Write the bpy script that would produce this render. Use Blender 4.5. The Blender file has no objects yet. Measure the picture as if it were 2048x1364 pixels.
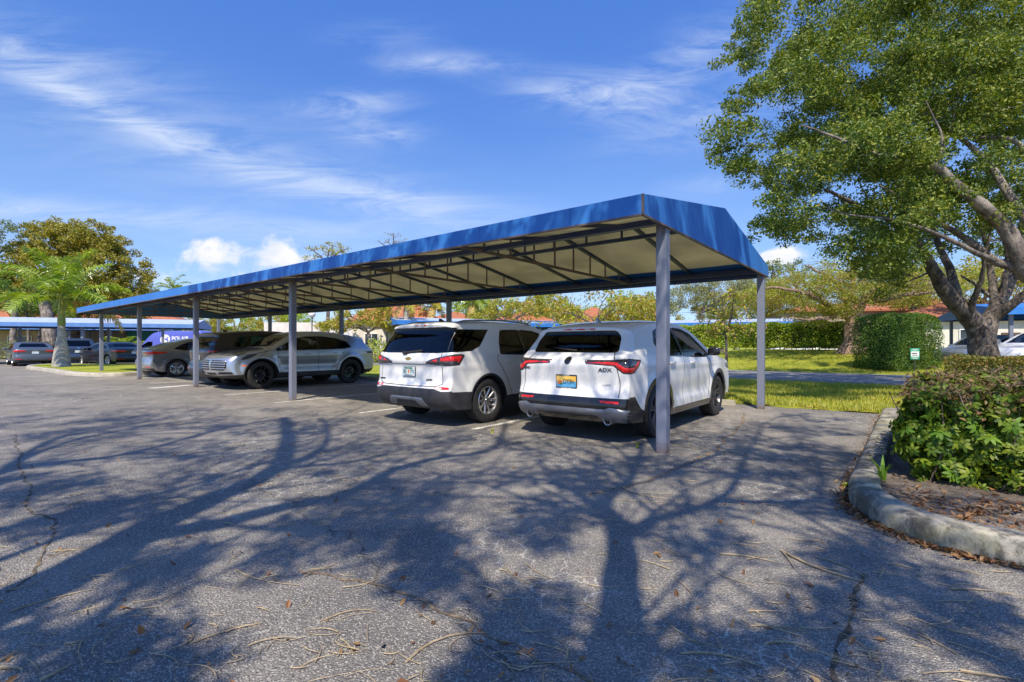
import bpy, bmesh, math, random
import numpy as np
from mathutils import Vector, Matrix, geometry
from mathutils.bvhtree import BVHTree

random.seed(7)
RNG = np.random.default_rng(11)
R = math.radians
SC = bpy.context.scene
COL = SC.collection

# ------------------------------------------------------------------ camera
F, CX, YH, EYE = 985.0, 1024.0, 690.0, 1.25        # focal length and horizon in photo pixels, eye height in metres
cd = bpy.data.cameras.new("camera")
cd.sensor_fit = 'HORIZONTAL'; cd.sensor_width = 36.0
cd.lens = 36.0 * F / 2048.0
cd.shift_y = (YH - 682.0) / 2048.0
cd.clip_start = 0.05; cd.clip_end = 3000.0
cam = bpy.data.objects.new("camera", cd); COL.objects.link(cam)
cam.location = (0, 0, EYE); cam.rotation_euler = (R(90), 0, 0)
SC.camera = cam

# ------------------------------------------------------------------ light
SUN_EL, SUN_AZ = R(52.5), R(7.4)                   # shadows fall forward, 7.4 degrees to the right
SD = Vector((math.sin(SUN_AZ), math.cos(SUN_AZ), 0))                 # ground direction of the shadows
SUNV = Vector((-SD.x * math.cos(SUN_EL), -SD.y * math.cos(SUN_EL), math.sin(SUN_EL)))   # towards the sun
sl = bpy.data.lights.new("sun", 'SUN'); sl.energy = 4.7; sl.angle = R(0.53); sl.color = (1.0, 0.90, 0.73)
so = bpy.data.objects.new("sun", sl); COL.objects.link(so)
so.rotation_euler = SUNV.to_track_quat('Z', 'Y').to_euler(); so.location = (0, -20, 30)
SC.view_settings.view_transform = 'Standard'; SC.view_settings.look = 'None'
SC.view_settings.gamma = 1.0; SC.view_settings.exposure = 0.48
SC.view_settings.use_curve_mapping = False

# ------------------------------------------------------------------ node helper
class NT:
    def __init__(s, tree): s.t = tree; s.n = tree.nodes; s.l = tree.links
    def new(s, kind, **kw):
        nd = s.n.new(kind)
        for k, v in kw.items(): setattr(nd, k, v)
        return nd
    def set(s, sock, v):
        if isinstance(v, bpy.types.NodeSocket): s.l.new(v, sock)
        elif v is not None:
            if isinstance(v, (tuple, list)) and len(v) == 3 and sock.type == 'RGBA': v = (*v, 1)
            sock.default_value = v
    def math(s, op, a, b=None, c=None, clamp=False):
        nd = s.new('ShaderNodeMath', operation=op, use_clamp=clamp)
        for i, v in enumerate((a, b, c)): s.set(nd.inputs[i], v)
        return nd.outputs[0]
    def vmath(s, op, a, b=None, sc=None):
        nd = s.new('ShaderNodeVectorMath', operation=op)
        s.set(nd.inputs[0], a)
        if b is not None: s.set(nd.inputs[1], b)
        if sc is not None: s.set(nd.inputs['Scale'], sc)
        return nd.outputs[1] if op in ('LENGTH', 'DOT_PRODUCT', 'DISTANCE') else nd.outputs[0]
    def mix(s, f, a, b, mode='MIX'):
        nd = s.new('ShaderNodeMix', data_type='RGBA', blend_type=mode)
        s.set(nd.inputs[0], f); s.set(nd.inputs[6], a); s.set(nd.inputs[7], b)
        return nd.outputs[2]
    def noise(s, vec, scale, detail=4, rough=0.55, dist=0.0, out=0):
        nd = s.new('ShaderNodeTexNoise')
        s.set(nd.inputs['Vector'], vec); nd.inputs['Scale'].default_value = scale
        nd.inputs['Detail'].default_value = detail; nd.inputs['Roughness'].default_value = rough
        nd.inputs['Distortion'].default_value = dist
        return nd.outputs[out]
    def voro(s, vec, scale, feature='F1', out='Distance', rand=1.0):
        nd = s.new('ShaderNodeTexVoronoi', feature=feature)
        s.set(nd.inputs['Vector'], vec); nd.inputs['Scale'].default_value = scale
        nd.inputs['Randomness'].default_value = rand
        return nd.outputs[out]
    def ramp(s, f, stops, mode='LINEAR'):
        nd = s.new('ShaderNodeValToRGB'); cr = nd.color_ramp; cr.interpolation = mode
        while len(cr.elements) < len(stops): cr.elements.new(0.5)
        for e, (p, c) in zip(cr.elements, stops):
            e.position = p; e.color = (*c, 1) if len(c) == 3 else c
        s.set(nd.inputs[0], f); return nd.outputs[0]
    def smooth(s, x, a, b):
        nd = s.new('ShaderNodeMapRange', interpolation_type='SMOOTHSTEP')
        s.set(nd.inputs[0], x); nd.inputs[1].default_value = a; nd.inputs[2].default_value = b
        return nd.outputs[0]
    def bump(s, h, strength=0.3, dist=0.01, normal=None):
        nd = s.new('ShaderNodeBump'); nd.inputs['Strength'].default_value = strength
        nd.inputs['Distance'].default_value = dist; s.set(nd.inputs['Height'], h)
        if normal is not None: s.set(nd.inputs['Normal'], normal)
        return nd.outputs[0]

# ------------------------------------------------------------------ sky
W = bpy.data.worlds.new("World"); SC.world = W; W.use_nodes = True
w = NT(W.node_tree); w.n.clear()
sky = w.new('ShaderNodeTexSky', sky_type='NISHITA', sun_disc=False)
sky.sun_elevation = SUN_EL; sky.sun_rotation = R(180) + SUN_AZ
sky.air_density = 1.0; sky.dust_density = 0.25; sky.ozone_density = 2.2; sky.altitude = 0
geo = w.new('ShaderNodeTexCoord')
sep = w.new('ShaderNodeSeparateXYZ'); w.l.new(geo.outputs['Generated'], sep.inputs[0])
dx, dy, dz = sep.outputs
ysafe = w.math('MAXIMUM', dy, 0.08)
U = w.math('DIVIDE', dx, ysafe); V = w.math('DIVIDE', dz, ysafe)        # tangent of the bearing and of the height
front = w.smooth(dy, 0.1, 0.3)
def blob(px, py, rx, ry, ang=0.0, gain=1.0):
    u0, v0 = (px - CX) / F, (YH - py) / F
    a = R(ang); ca, sa = math.cos(a), math.sin(a)
    du, dv = w.math('SUBTRACT', U, u0), w.math('SUBTRACT', V, v0)
    p = w.math('ADD', w.math('MULTIPLY', du, ca * F / rx), w.math('MULTIPLY', dv, sa * F / rx))
    q = w.math('ADD', w.math('MULTIPLY', du, -sa * F / ry), w.math('MULTIPLY', dv, ca * F / ry))
    r2 = w.math('ADD', w.math('MULTIPLY', p, p), w.math('MULTIPLY', q, q))
    return w.math('MULTIPLY', w.math('POWER', 2.718, w.math('MULTIPLY', r2, -1.0)), gain)
def total(lst):
    o = lst[0]
    for b in lst[1:]: o = w.math('ADD', o, b)
    return o
uv = w.new('ShaderNodeCombineXYZ'); w.l.new(U, uv.inputs[0]); w.l.new(V, uv.inputs[1])
def rot_scale(ang, sx, sy, off=0.0):
    m = w.new('ShaderNodeMapping'); m.inputs['Rotation'].default_value = (0, 0, R(ang))
    m.inputs['Scale'].default_value = (sx, sy, 1); m.inputs['Location'].default_value = (off, off, 0)
    w.l.new(uv.outputs[0], m.inputs[0]); return m.outputs[0]
n1 = w.noise(rot_scale(22, 1.4, 9.0), 2.6, 9, 0.66, 0.7)                # streaks falling to the right
n2 = w.noise(rot_scale(-8, 1.8, 7.0, 3.0), 2.9, 9, 0.66, 0.8)
streak = total([blob(180, 205, 340, 24, -24, .66), blob(430, 310, 520, 110, -17, .30), blob(120, 110, 260, 60, -20, .28), blob(520, 330, 380, 36, -17, .34), blob(820, 405, 300, 36, -11, .55),
                blob(150, 425, 400, 26, -4, .75), blob(60, 120, 160, 40, -20, .45)])
wisp = total([blob(880, 126, 110, 20, 0, .85), blob(690, 212, 110, 26, 4, .8), blob(750, 265, 90, 24, -4, .7), blob(1190, 190, 150, 40, -4, .95),
              blob(1400, 120, 190, 60, 28, .6), blob(1420, 240, 170, 46, 16, .5), blob(290, 172, 60, 16, 0, .35),
              blob(1450, 370, 120, 24, 5, .35), blob(560, 465, 160, 20, 0, .35), blob(770, 75, 100, 30, 0, .25), blob(1000, 610, 1300, 110, 0, .50)])
c1 = w.math('MULTIPLY', streak, w.smooth(n1, 0.28, 0.70))
c2 = w.math('MULTIPLY', wisp, w.smooth(n2, 0.30, 0.74))
nb = w.noise(rot_scale(0, 1, 1.3, 5.0), 15.0, 8, 0.60, 0.3)
cum = total([blob(420, 490, 66, 32, 0, .80), blob(450, 520, 90, 22, 0, .55), blob(556, 492, 40, 34, 0, .80), blob(590, 522, 60, 24, 0, .72),
             blob(420, 552, 150, 18, 0, .36), blob(320, 560, 80, 18, 0, .36), blob(1575, 510, 52, 20, 0, 1.15), blob(1540, 518, 40, 16, 0, .9), blob(30, 432, 30, 12, 0, .3)])
c3 = w.smooth(w.math('ADD', cum, w.math('MULTIPLY', w.math('SUBTRACT', nb, 0.5), 1.9)), 0.40, 0.98)
thin = w.math('MULTIPLY', w.math('ADD', c1, c2), front, clamp=True)
thick = w.math('MULTIPLY', c3, front, clamp=True)
shade = w.noise(rot_scale(0, 1, 1.6, 8.0), 9.0, 5, 0.55)
deep = w.ramp(dz, [(0.0, (0.68, 0.87, 1.34)), (0.16, (0.66, 0.90, 1.34)), (0.32, (0.70, 1.00, 1.50)), (0.60, (0.76, 1.22, 2.05))])   # clean sea air: deeper blue overhead
skyc = w.mix(1.0, sky.outputs[0], deep, 'MULTIPLY')
haze_band = w.math('MULTIPLY', w.smooth(dz, 0.46, 0.02), 0.30)                                # pale moist air low down
skyc = w.mix(haze_band, skyc, (5.0, 6.4, 8.2))
skyc = w.mix(w.math('MULTIPLY', thin, 0.75), skyc, (6.0, 6.8, 8.2))
white = w.mix(w.smooth(shade, 0.35, 0.65), (6.6, 7.0, 7.9), (8.4, 8.2, 8.0))
skyc = w.mix(w.math('MULTIPLY', thick, 0.94), skyc, white)
bg = w.new('ShaderNodeBackground'); w.l.new(skyc, bg.inputs[0]); bg.inputs[1].default_value = 0.092
wo = w.new('ShaderNodeOutputWorld'); w.l.new(bg.outputs[0], wo.inputs[0])

# ------------------------------------------------------------------ places
def gp(px, py, z=0.0):
    """point at height z seen at photo pixel (px, py) below the horizon"""
    d = F * (EYE - z) / (py - YH)
    return Vector(((px - CX) / F * d, d, z))
def at(px, py, d):
    """point at distance d seen at photo pixel (px, py)"""
    return Vector(((px - CX) / F * d, d, EYE + (YH - py) / F * d))
AX = Vector((-0.782, 0.6233, 0)).normalized()      # along the carport, away to the left
NX = Vector((0.6233, 0.782, 0)).normalized()       # from its front posts to its rear posts
P1 = gp(1326, 905)
def cp(s, n, z=0.0): return P1 + AX * s + NX * n + Vector((0, 0, z))
ROT_N = math.atan2(NX.y, NX.x)                     # heading of a car parked nose-in

# ------------------------------------------------------------------ object helpers
def tag(o, label=None, cat=None, group=None, kind=None):
    if label: o['label'] = label
    if cat: o['category'] = cat
    if group: o['group'] = group
    if kind: o['kind'] = kind
    return o
def thing(name, label, cat, loc=(0, 0, 0), rotz=0.0, group=None):
    o = bpy.data.objects.new(name, None); o.empty_display_size = 0.2
    COL.objects.link(o); o.location = loc; o.rotation_euler = (0, 0, rotz)
    return tag(o, label, cat, group)
def link(name, me, parent=None):
    o = bpy.data.objects.new(name, me); COL.objects.link(o)
    if parent is not None: o.parent = parent
    return o
def mesh_np(name, V, Fc, mat, parent=None, smooth=True, midx=None, normals=None):
    """V (n,3); Fc an (m,k) array or a list of index lists"""
    me = bpy.data.meshes.new(name)
    V = np.asarray(V, dtype=np.float32)
    if isinstance(Fc, np.ndarray):
        m, k = Fc.shape
        me.vertices.add(len(V)); me.vertices.foreach_set('co', V.ravel())
        me.loops.add(m * k); me.loops.foreach_set('vertex_index', Fc.astype(np.int32).ravel())
        me.polygons.add(m); me.polygons.foreach_set('loop_start', np.arange(0, m * k, k, dtype=np.int32))
        me.polygons.foreach_set('loop_total', np.full(m, k, dtype=np.int32))
        me.update(calc_edges=True)
    else:
        me.from_pydata([tuple(map(float, v)) for v in V], [], [tuple(map(int, f)) for f in Fc]); me.update()
    for mm in (mat if isinstance(mat, (list, tuple)) else [mat]): me.materials.append(mm)
    if midx is not None: me.polygons.foreach_set('material_index', np.asarray(midx, dtype=np.int32))
    me.polygons.foreach_set('use_smooth', np.full(len(me.polygons), bool(smooth)))
    if normals is not None:
        me.normals_split_custom_set_from_vertices([tuple(map(float, n)) for n in normals])
    me.validate(clean_customdata=False)
    return link(name, me, parent)
class MB:
    """collects simple shapes into one mesh"""
    def __init__(s): s.v = []; s.f = []; s.m = []; s.cur = 0
    def add(s, V, Fs):
        b = len(s.v); s.v.extend([tuple(v) for v in V])
        for f in Fs: s.f.append([b + i for i in f]); s.m.append(s.cur)
    def box(s, c, d, rot=None, taper=1.0):
        hx, hy, hz = d[0] / 2, d[1] / 2, d[2] / 2
        V = []
        for z, t in ((-hz, 1.0), (hz, taper)):
            for x, y in ((-hx, -hy), (hx, -hy), (hx, hy), (-hx, hy)):
                p = Vector((x * t, y * t, z))
                if rot is not None: p = rot @ p
                V.append(p + Vector(c))
        s.add(V, [(3, 2, 1, 0), (4, 5, 6, 7), (0, 1, 5, 4), (1, 2, 6, 5), (2, 3, 7, 6), (3, 0, 4, 7)])
    def bar(s, a, b, w, h, up=(0, 0, 1)):
        a, b = Vector(a), Vector(b); d = (b - a); L = d.length
        if L < 1e-6: return
        x = d / L; up = Vector(up)
        if abs(x.dot(up)) > 0.98: up = Vector((1, 0, 0))
        y = up.cross(x).normalized(); z = x.cross(y)
        m = Matrix((x, y, z)).transposed()
        s.box((a + b) / 2, (L, w, h), m)
    def tube(s, pts, rad, n=8, cap=True):
        pts = [Vector(p) for p in pts]
        if not isinstance(rad, (list, tuple)): rad = [rad] * len(pts)
        V = []; Fs = []; prev = None
        for i, p in enumerate(pts):
            d = (pts[min(i + 1, len(pts) - 1)] - pts[max(i - 1, 0)])
            d = d.normalized() if d.length > 1e-9 else Vector((0, 0, 1))
            if prev is None:
                a = Vector((1, 0, 0)) if abs(d.x) < 0.8 else Vector((0, 1, 0))
                u = d.cross(a).normalized()
            else:
                u = (prev - d * prev.dot(d))
                u = u.normalized() if u.length > 1e-6 else d.orthogonal().normalized()
            prev = u; v = d.cross(u)
            for k in range(n):
                t = 2 * math.pi * k / n
                V.append(p + (u * math.cos(t) + v * math.sin(t)) * rad[i])
        for i in range(len(pts) - 1):
            for k in range(n):
                k2 = (k + 1) % n
                Fs.append((i * n + k, i * n + k2, (i + 1) * n + k2, (i + 1) * n + k))
        if cap:
            Fs.append(tuple(range(n - 1, -1, -1))); Fs.append(tuple((len(pts) - 1) * n + k for k in range(n)))
        s.add(V, Fs)
    def lathe(s, prof, n=24, axis='Z', origin=(0, 0, 0), close=False):
        """prof: (radius, height) pairs"""
        V = []; Fs = []; o = Vector(origin)
        for r, h in prof:
            for k in range(n):
                t = 2 * math.pi * k / n; a, b = r * math.cos(t), r * math.sin(t)
                V.append(o + (Vector((a, b, h)) if axis == 'Z' else Vector((a, h, b)) if axis == 'Y' else Vector((h, a, b))))
        m = len(prof)
        for i in range(m if close else m - 1):
            j = (i + 1) % m
            for k in range(n):
                k2 = (k + 1) % n
                q = (i * n + k, i * n + k2, j * n + k2, j * n + k)
                Fs.append(q[::-1] if axis == 'Y' else q)
        s.add(V, Fs)
    def prism(s, poly, z0, z1):
        n = len(poly); V = [(x, y, z0) for x, y in poly] + [(x, y, z1) for x, y in poly]
        Fs = [tuple(range(n - 1, -1, -1)), tuple(range(n, 2 * n))]
        for i in range(n): j = (i + 1) % n; Fs.append((i, j, n + j, n + i))
        s.add(V, Fs)
    def build(s, name, mat, parent=None, smooth=False, bevel=0.0, seg=2, autosmooth=True):
        me = bpy.data.meshes.new(name); me.from_pydata(s.v, [], s.f); me.update()
        for mm in (mat if isinstance(mat, (list, tuple)) else [mat]): me.materials.append(mm)
        if max(s.m, default=0) > 0: me.polygons.foreach_set('material_index', s.m)
        bm = bmesh.new(); bm.from_mesh(me)
        bmesh.ops.recalc_face_normals(bm, faces=bm.faces)
        if bevel > 0:
            es = [e for e in bm.edges if len(e.link_faces) == 2 and e.calc_face_angle(0) > R(30)]
            bmesh.ops.bevel(bm, geom=es, offset=bevel, segments=seg, affect='EDGES', profile=0.6, clamp_overlap=True)
        if smooth:
            for e in bm.edges: e.smooth = not (len(e.link_faces) == 2 and e.calc_face_angle(0) > R(38))
            for f in bm.faces: f.smooth = True
        bm.to_mesh(me); bm.free()
        return link(name, me, parent)
def text_mesh(name, txt, size, mat, parent=None, loc=(0, 0, 0), rot=(0, 0, 0), depth=0.002, sx=1.0, bold=0.0, align='CENTER', spacing=1.0):
    c = bpy.data.curves.new(name, 'FONT'); c.body = txt; c.size = size; c.extrude = depth
    c.align_x = align; c.align_y = 'CENTER'; c.offset = bold; c.resolution_u = 3; c.space_character = spacing
    o = bpy.data.objects.new(name, c); COL.objects.link(o)
    bpy.context.view_layer.update()
    me = bpy.data.meshes.new_from_object(o.evaluated_get(bpy.context.evaluated_depsgraph_get()))
    bpy.data.objects.remove(o); bpy.data.curves.remove(c)
    me.materials.clear(); me.materials.append(mat)
    m = Matrix.Translation(loc) @ Matrix.Rotation(rot[2], 4, 'Z') @ Matrix.Rotation(rot[1], 4, 'Y') @ Matrix.Rotation(rot[0], 4, 'X') @ Matrix.Diagonal((sx, 1, 1, 1))
    me.transform(m)
    return me
def join_meshes(name, mes, parent):
    V = []; Fs = []; mats = []; mi = []
    for me in mes:
        b = len(V); V.extend([tuple(v.co) for v in me.vertices])
        for mm in me.materials:
            if mm not in mats: mats.append(mm)
        for p in me.polygons:
            Fs.append([b + i for i in p.vertices]); mi.append(mats.index(me.materials[p.material_index]))
    return mesh_np(name, np.array(V), Fs, mats, parent, smooth=False, midx=mi)
# ------------------------------------------------------------------ materials
def newmat(name):
    m = bpy.data.materials.new(name); m.use_nodes = True
    t = NT(m.node_tree); t.n.clear()
    out = t.new('ShaderNodeOutputMaterial'); b = t.new('ShaderNodeBsdfPrincipled')
    t.l.new(b.outputs[0], out.inputs[0])
    tc = t.new('ShaderNodeTexCoord')
    return m, t, b, tc.outputs['Object'], out
def pm(name, c, rough=0.5, metal=0.0, c2=None, scale=6.0, bump=0.0, bscale=60.0, coat=0.0, spec=0.5, ior=None, rvar=0.12):
    m, t, b, co, out = newmat(name)
    f = t.noise(co, scale, 6, 0.6)
    c2 = c2 or tuple(x * 0.82 for x in c)
    t.set(b.inputs['Base Color'], t.mix(t.smooth(f, 0.35, 0.68), c, c2))
    t.set(b.inputs['Roughness'], t.math('ADD', t.math('MULTIPLY', t.math('SUBTRACT', f, 0.5), rvar * 2), rough, clamp=True))
    b.inputs['Metallic'].default_value = metal; b.inputs['Specular IOR Level'].default_value = spec
    b.inputs['Coat Weight'].default_value = coat; b.inputs['Coat Roughness'].default_value = 0.05
    if bump: t.set(b.inputs['Normal'], t.bump(t.noise(co, bscale, 5, 0.6), bump, 0.01))
    return m
def leafmat(name, stops, trans=0.35, rough=0.55, gloss=0.035):
    """stops: colours picked at random per leaf"""
    m = bpy.data.materials.new(name); m.use_nodes = True
    t = NT(m.node_tree); t.n.clear()
    out = t.new('ShaderNodeOutputMaterial'); g = t.new('ShaderNodeNewGeometry')
    c = t.ramp(g.outputs['Random Per Island'], [(i / max(1, len(stops) - 1), s) for i, s in enumerate(stops)])
    tc = t.new('ShaderNodeTexCoord')
    big = t.noise(tc.outputs['Object'], 0.9, 3, 0.5)
    c = t.mix(t.math('MULTIPLY', t.smooth(big, 0.3, 0.7), 0.5), c, t.mix(1.0, c, (1.25, 1.02, 0.6), 'MULTIPLY'))
    d = t.new('ShaderNodeBsdfDiffuse'); t.set(d.inputs[0], c)
    tr = t.new('ShaderNodeBsdfTranslucent'); t.set(tr.inputs[0], t.mix(1.0, c, (1.5, 1.45, 0.7), 'MULTIPLY'))
    gl = t.new('ShaderNodeBsdfGlossy'); gl.inputs['Roughness'].default_value = rough; gl.inputs[0].default_value = (1, 1, 1, 1)
    s1 = t.new('ShaderNodeMixShader'); s1.inputs[0].default_value = trans
    t.l.new(d.outputs[0], s1.inputs[1]); t.l.new(tr.outputs[0], s1.inputs[2])
    s2 = t.new('ShaderNodeMixShader'); s2.inputs[0].default_value = gloss
    t.l.new(s1.outputs[0], s2.inputs[1]); t.l.new(gl.outputs[0], s2.inputs[2])
    t.l.new(s2.outputs[0], out.inputs[0])
    return m
def glassmat(name, tint, refl=(1, 1, 1), ior=1.45):
    m = bpy.data.materials.new(name); m.use_nodes = True
    t = NT(m.node_tree); t.n.clear()
    out = t.new('ShaderNodeOutputMaterial')
    tr = t.new('ShaderNodeBsdfTransparent')
    tc = t.new('ShaderNodeTexCoord'); n = t.noise(tc.outputs['Object'], 3.0, 4, 0.6)
    t.set(tr.inputs[0], t.mix(t.smooth(n, 0.3, 0.7), tint, tuple(x * 0.9 for x in tint)))
    gl = t.new('ShaderNodeBsdfGlossy'); gl.inputs['Roughness'].default_value = 0.02; gl.inputs[0].default_value = (*refl, 1)
    fr = t.new('ShaderNodeFresnel'); fr.inputs[0].default_value = ior
    mx = t.new('ShaderNodeMixShader'); t.l.new(fr.outputs[0], mx.inputs[0])
    t.l.new(tr.outputs[0], mx.inputs[1]); t.l.new(gl.outputs[0], mx.inputs[2])
    t.l.new(mx.outputs[0], out.inputs[0]); return m
def paint(name, c, metal=0.0, rough=0.35, flake=0.0):
    m, t, b, co, out = newmat(name)
    f = t.noise(co, 1.2, 3, 0.5)
    dust = t.smooth(t.noise(co, 40.0, 6, 0.7), 0.45, 0.8)
    t.set(b.inputs['Base Color'], t.mix(t.math('MULTIPLY', dust, 0.12), c, (0.36, 0.34, 0.30)))
    b.inputs['Metallic'].default_value = metal
    t.set(b.inputs['Roughness'], t.math('ADD', rough, t.math('MULTIPLY', f, 0.08)))
    b.inputs['Coat Weight'].default_value = 0.7
    t.set(b.inputs['Coat Roughness'], t.math('ADD', 0.03, t.math('MULTIPLY', dust, 0.10)))
    return m
M = {}
M['white_paint'] = paint('white_paint', (0.74, 0.735, 0.72))
M['silver_paint'] = paint('silver_paint', (0.47, 0.50, 0.54), 0.75, 0.24)
M['grey_paint'] = paint('grey_paint', (0.36, 0.38, 0.41), 0.75, 0.24)
M['dark_paint'] = paint('dark_paint', (0.022, 0.022, 0.024), 0.35, 0.28)
M['black_paint'] = paint('black_paint', (0.022, 0.022, 0.025), 0.2, 0.25)
M['navy_paint'] = paint('navy_paint', (0.030, 0.055, 0.12), 0.3, 0.28)
M['slate_paint'] = paint('slate_paint', (0.09, 0.115, 0.16), 0.35, 0.3)
M['van_paint'] = paint('van_paint', (0.10, 0.13, 0.52), 0.0, 0.35)
M['clad'] = pm('clad', (0.028, 0.029, 0.033), 0.55, c2=(0.042, 0.042, 0.046), scale=9, bump=0.08, bscale=700)
M['gloss_black'] = pm('gloss_black', (0.012, 0.012, 0.014), 0.18, coat=0.4, c2=(0.02, 0.02, 0.022))
M['rubber'] = pm('rubber', (0.018, 0.018, 0.019), 0.75, c2=(0.035, 0.032, 0.03), scale=14, bump=0.15, bscale=220)
M['seal'] = pm('seal', (0.012, 0.012, 0.013), 0.6)
M['under'] = pm('under', (0.012, 0.012, 0.013), 0.9)
M['alloy'] = pm('alloy', (0.62, 0.62, 0.63), 0.28, 0.85, c2=(0.5, 0.5, 0.5))
M['dark_alloy'] = pm('dark_alloy', (0.10, 0.10, 0.105), 0.32, 0.7)
M['black_alloy'] = pm('black_alloy', (0.014, 0.014, 0.015), 0.3, 0.3)
M['steel'] = pm('steel', (0.30, 0.29, 0.28), 0.4, 0.9)
M['chrome'] = pm('chrome', (0.8, 0.8, 0.8), 0.09, 1.0, rvar=0.02)
M['satin'] = pm('satin', (0.24, 0.25, 0.28), 0.38, 0.55)
M['gold'] = pm('gold', (0.66, 0.42, 0.10), 0.28, 0.8)
M['cloth'] = pm('cloth', (0.035, 0.034, 0.034), 0.85, bump=0.1, bscale=300)
M['tint'] = glassmat('tint', (0.10, 0.108, 0.105))
M['glass'] = glassmat('glass', (0.56, 0.61, 0.58))
M['glass_mid'] = glassmat('glass_mid', (0.30, 0.34, 0.32))
M['lens_red'] = pm('lens_red', (0.78, 0.022, 0.014), 0.10, c2=(0.56, 0.012, 0.010), scale=30, coat=0.6)
M['lens_dark'] = pm('lens_dark', (0.05, 0.012, 0.014), 0.08, coat=0.8, c2=(0.03, 0.01, 0.012))
M['lens_clear'] = pm('lens_clear', (0.55, 0.55, 0.56), 0.12, 0.4, scale=40, c2=(0.30, 0.30, 0.32), coat=0.8)
M['lens_amber'] = pm('lens_amber', (0.75, 0.16, 0.015), 0.15, coat=0.6)
M['lamp_black'] = pm('lamp_black', (0.02, 0.02, 0.024), 0.08, coat=0.9, c2=(0.06, 0.06, 0.07), scale=25)
M['plate_white'] = pm('plate_white', (0.66, 0.72, 0.74), 0.4, c2=(0.48, 0.62, 0.70), scale=9)
M['text_dark'] = pm('text_dark', (0.03, 0.035, 0.04), 0.5)
M['text_green'] = pm('text_green', (0.06, 0.18, 0.08), 0.5)
M['orange'] = pm('orange', (0.80, 0.20, 0.03), 0.5)
M['plate_blue'] = pm('plate_blue', (0.12, 0.42, 0.72), 0.45)
M['plate_yellow'] = pm('plate_yellow', (0.85, 0.48, 0.08), 0.45, c2=(0.9, 0.62, 0.16))
M['white_plain'] = pm('white_plain', (0.80, 0.80, 0.79), 0.5, c2=(0.74, 0.74, 0.73))
# carport
def fabric(name, c, c2):
    m, t, b, co, out = newmat(name)
    st = t.new('ShaderNodeMapping'); st.inputs['Scale'].default_value = (1.4, 1.4, 0.25); t.l.new(co, st.inputs[0])
    f = t.noise(st.outputs[0], 2.0, 6, 0.62)
    col = t.mix(t.smooth(f, 0.35, 0.72), c, c2)
    sx = t.new('ShaderNodeSeparateXYZ'); t.l.new(co, sx.inputs[0])
    seam = t.math('LESS_THAN', t.math('MODULO', t.math('ADD', sx.outputs[0], 100.0), 1.4), 0.016)       # stitched seam every 1.4 m
    dirt = t.smooth(t.noise(st.outputs[0], 7.0, 6, 0.7), 0.55, 0.75)
    col = t.mix(t.math('MULTIPLY', dirt, 0.22), col, (0.10, 0.11, 0.13))
    t.set(b.inputs['Base Color'], t.mix(t.math('MULTIPLY', seam, 0.5), col, tuple(x * .5 for x in c)))
    b.inputs['Roughness'].default_value = 0.5; b.inputs['Specular IOR Level'].default_value = 0.3
    wv = t.noise(co, 4.0, 3, 0.5)
    t.set(b.inputs['Normal'], t.bump(wv, 0.16, 0.03)); return m
M['blue_fabric'] = fabric('blue_fabric', (0.032, 0.165, 0.50), (0.045, 0.205, 0.56))
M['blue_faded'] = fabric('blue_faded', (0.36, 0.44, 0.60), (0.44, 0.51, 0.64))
def cloth_trans(name, c, c2, tc_, frac):
    m = bpy.data.materials.new(name); m.use_nodes = True
    t = NT(m.node_tree); t.n.clear(); out = t.new('ShaderNodeOutputMaterial'); tc = t.new('ShaderNodeTexCoord')
    f = t.smooth(t.noise(tc.outputs['Object'], 1.3, 5, 0.6), 0.35, 0.7)
    d = t.new('ShaderNodeBsdfDiffuse'); t.set(d.inputs[0], t.mix(f, c, c2))
    r = t.new('ShaderNodeBsdfTranslucent'); t.set(r.inputs[0], t.mix(f, tc_, tuple(x * .85 for x in tc_)))
    mx = t.new('ShaderNodeMixShader'); mx.inputs[0].default_value = frac
    t.l.new(d.outputs[0], mx.inputs[1]); t.l.new(r.outputs[0], mx.inputs[2]); t.l.new(mx.outputs[0], out.inputs[0]); return m
M['blue_mid'] = fabric('blue_mid', (0.10, 0.22, 0.50), (0.14, 0.26, 0.54))
M['liner'] = cloth_trans('liner', (0.86, 0.83, 0.70), (0.80, 0.76, 0.60), (0.96, 0.90, 0.68), 0.60)
M['blue_roof'] = cloth_trans('blue_roof', (0.032, 0.165, 0.50), (0.045, 0.205, 0.56), (0.92, 0.88, 0.72), 0.50)
M['frame_blue'] = pm('frame_blue', (0.022, 0.040, 0.105), 0.45, c2=(0.035, 0.05, 0.11), scale=4)
def postmat():
    m, t, b, co, out = newmat('post_paint')
    f = t.noise(co, 3.5, 6, 0.6); g = t.noise(co, 22, 6, 0.7)
    c = t.mix(f, (0.160, 0.180, 0.245), (0.205, 0.222, 0.280))
    sp = t.new('ShaderNodeSeparateXYZ'); t.l.new(co, sp.inputs[0])
    foot = t.smooth(t.math('ADD', sp.outputs[2], t.math('MULTIPLY', t.math('SUBTRACT', g, 0.5), 0.5)), 0.16, 0.0)     # rust and splash at the foot
    c = t.mix(t.math('MULTIPLY', foot, 0.75), c, (0.16, 0.095, 0.055))
    head = t.smooth(t.math('ADD', sp.outputs[2], t.math('MULTIPLY', t.math('SUBTRACT', g, 0.5), 0.6)), 2.50, 2.66)
    c = t.mix(t.math('MULTIPLY', head, 0.6), c, (0.10, 0.065, 0.045))
    c = t.mix(t.math('MULTIPLY', t.smooth(g, 0.60, 0.70), 0.6), c, (0.07, 0.08, 0.11))
    t.set(b.inputs['Base Color'], c); b.inputs['Roughness'].default_value = 0.42
    t.set(b.inputs['Normal'], t.bump(t.noise(co, 60, 4, 0.6), 0.08, 0.01)); return m
M['post_paint'] = postmat()
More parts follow.
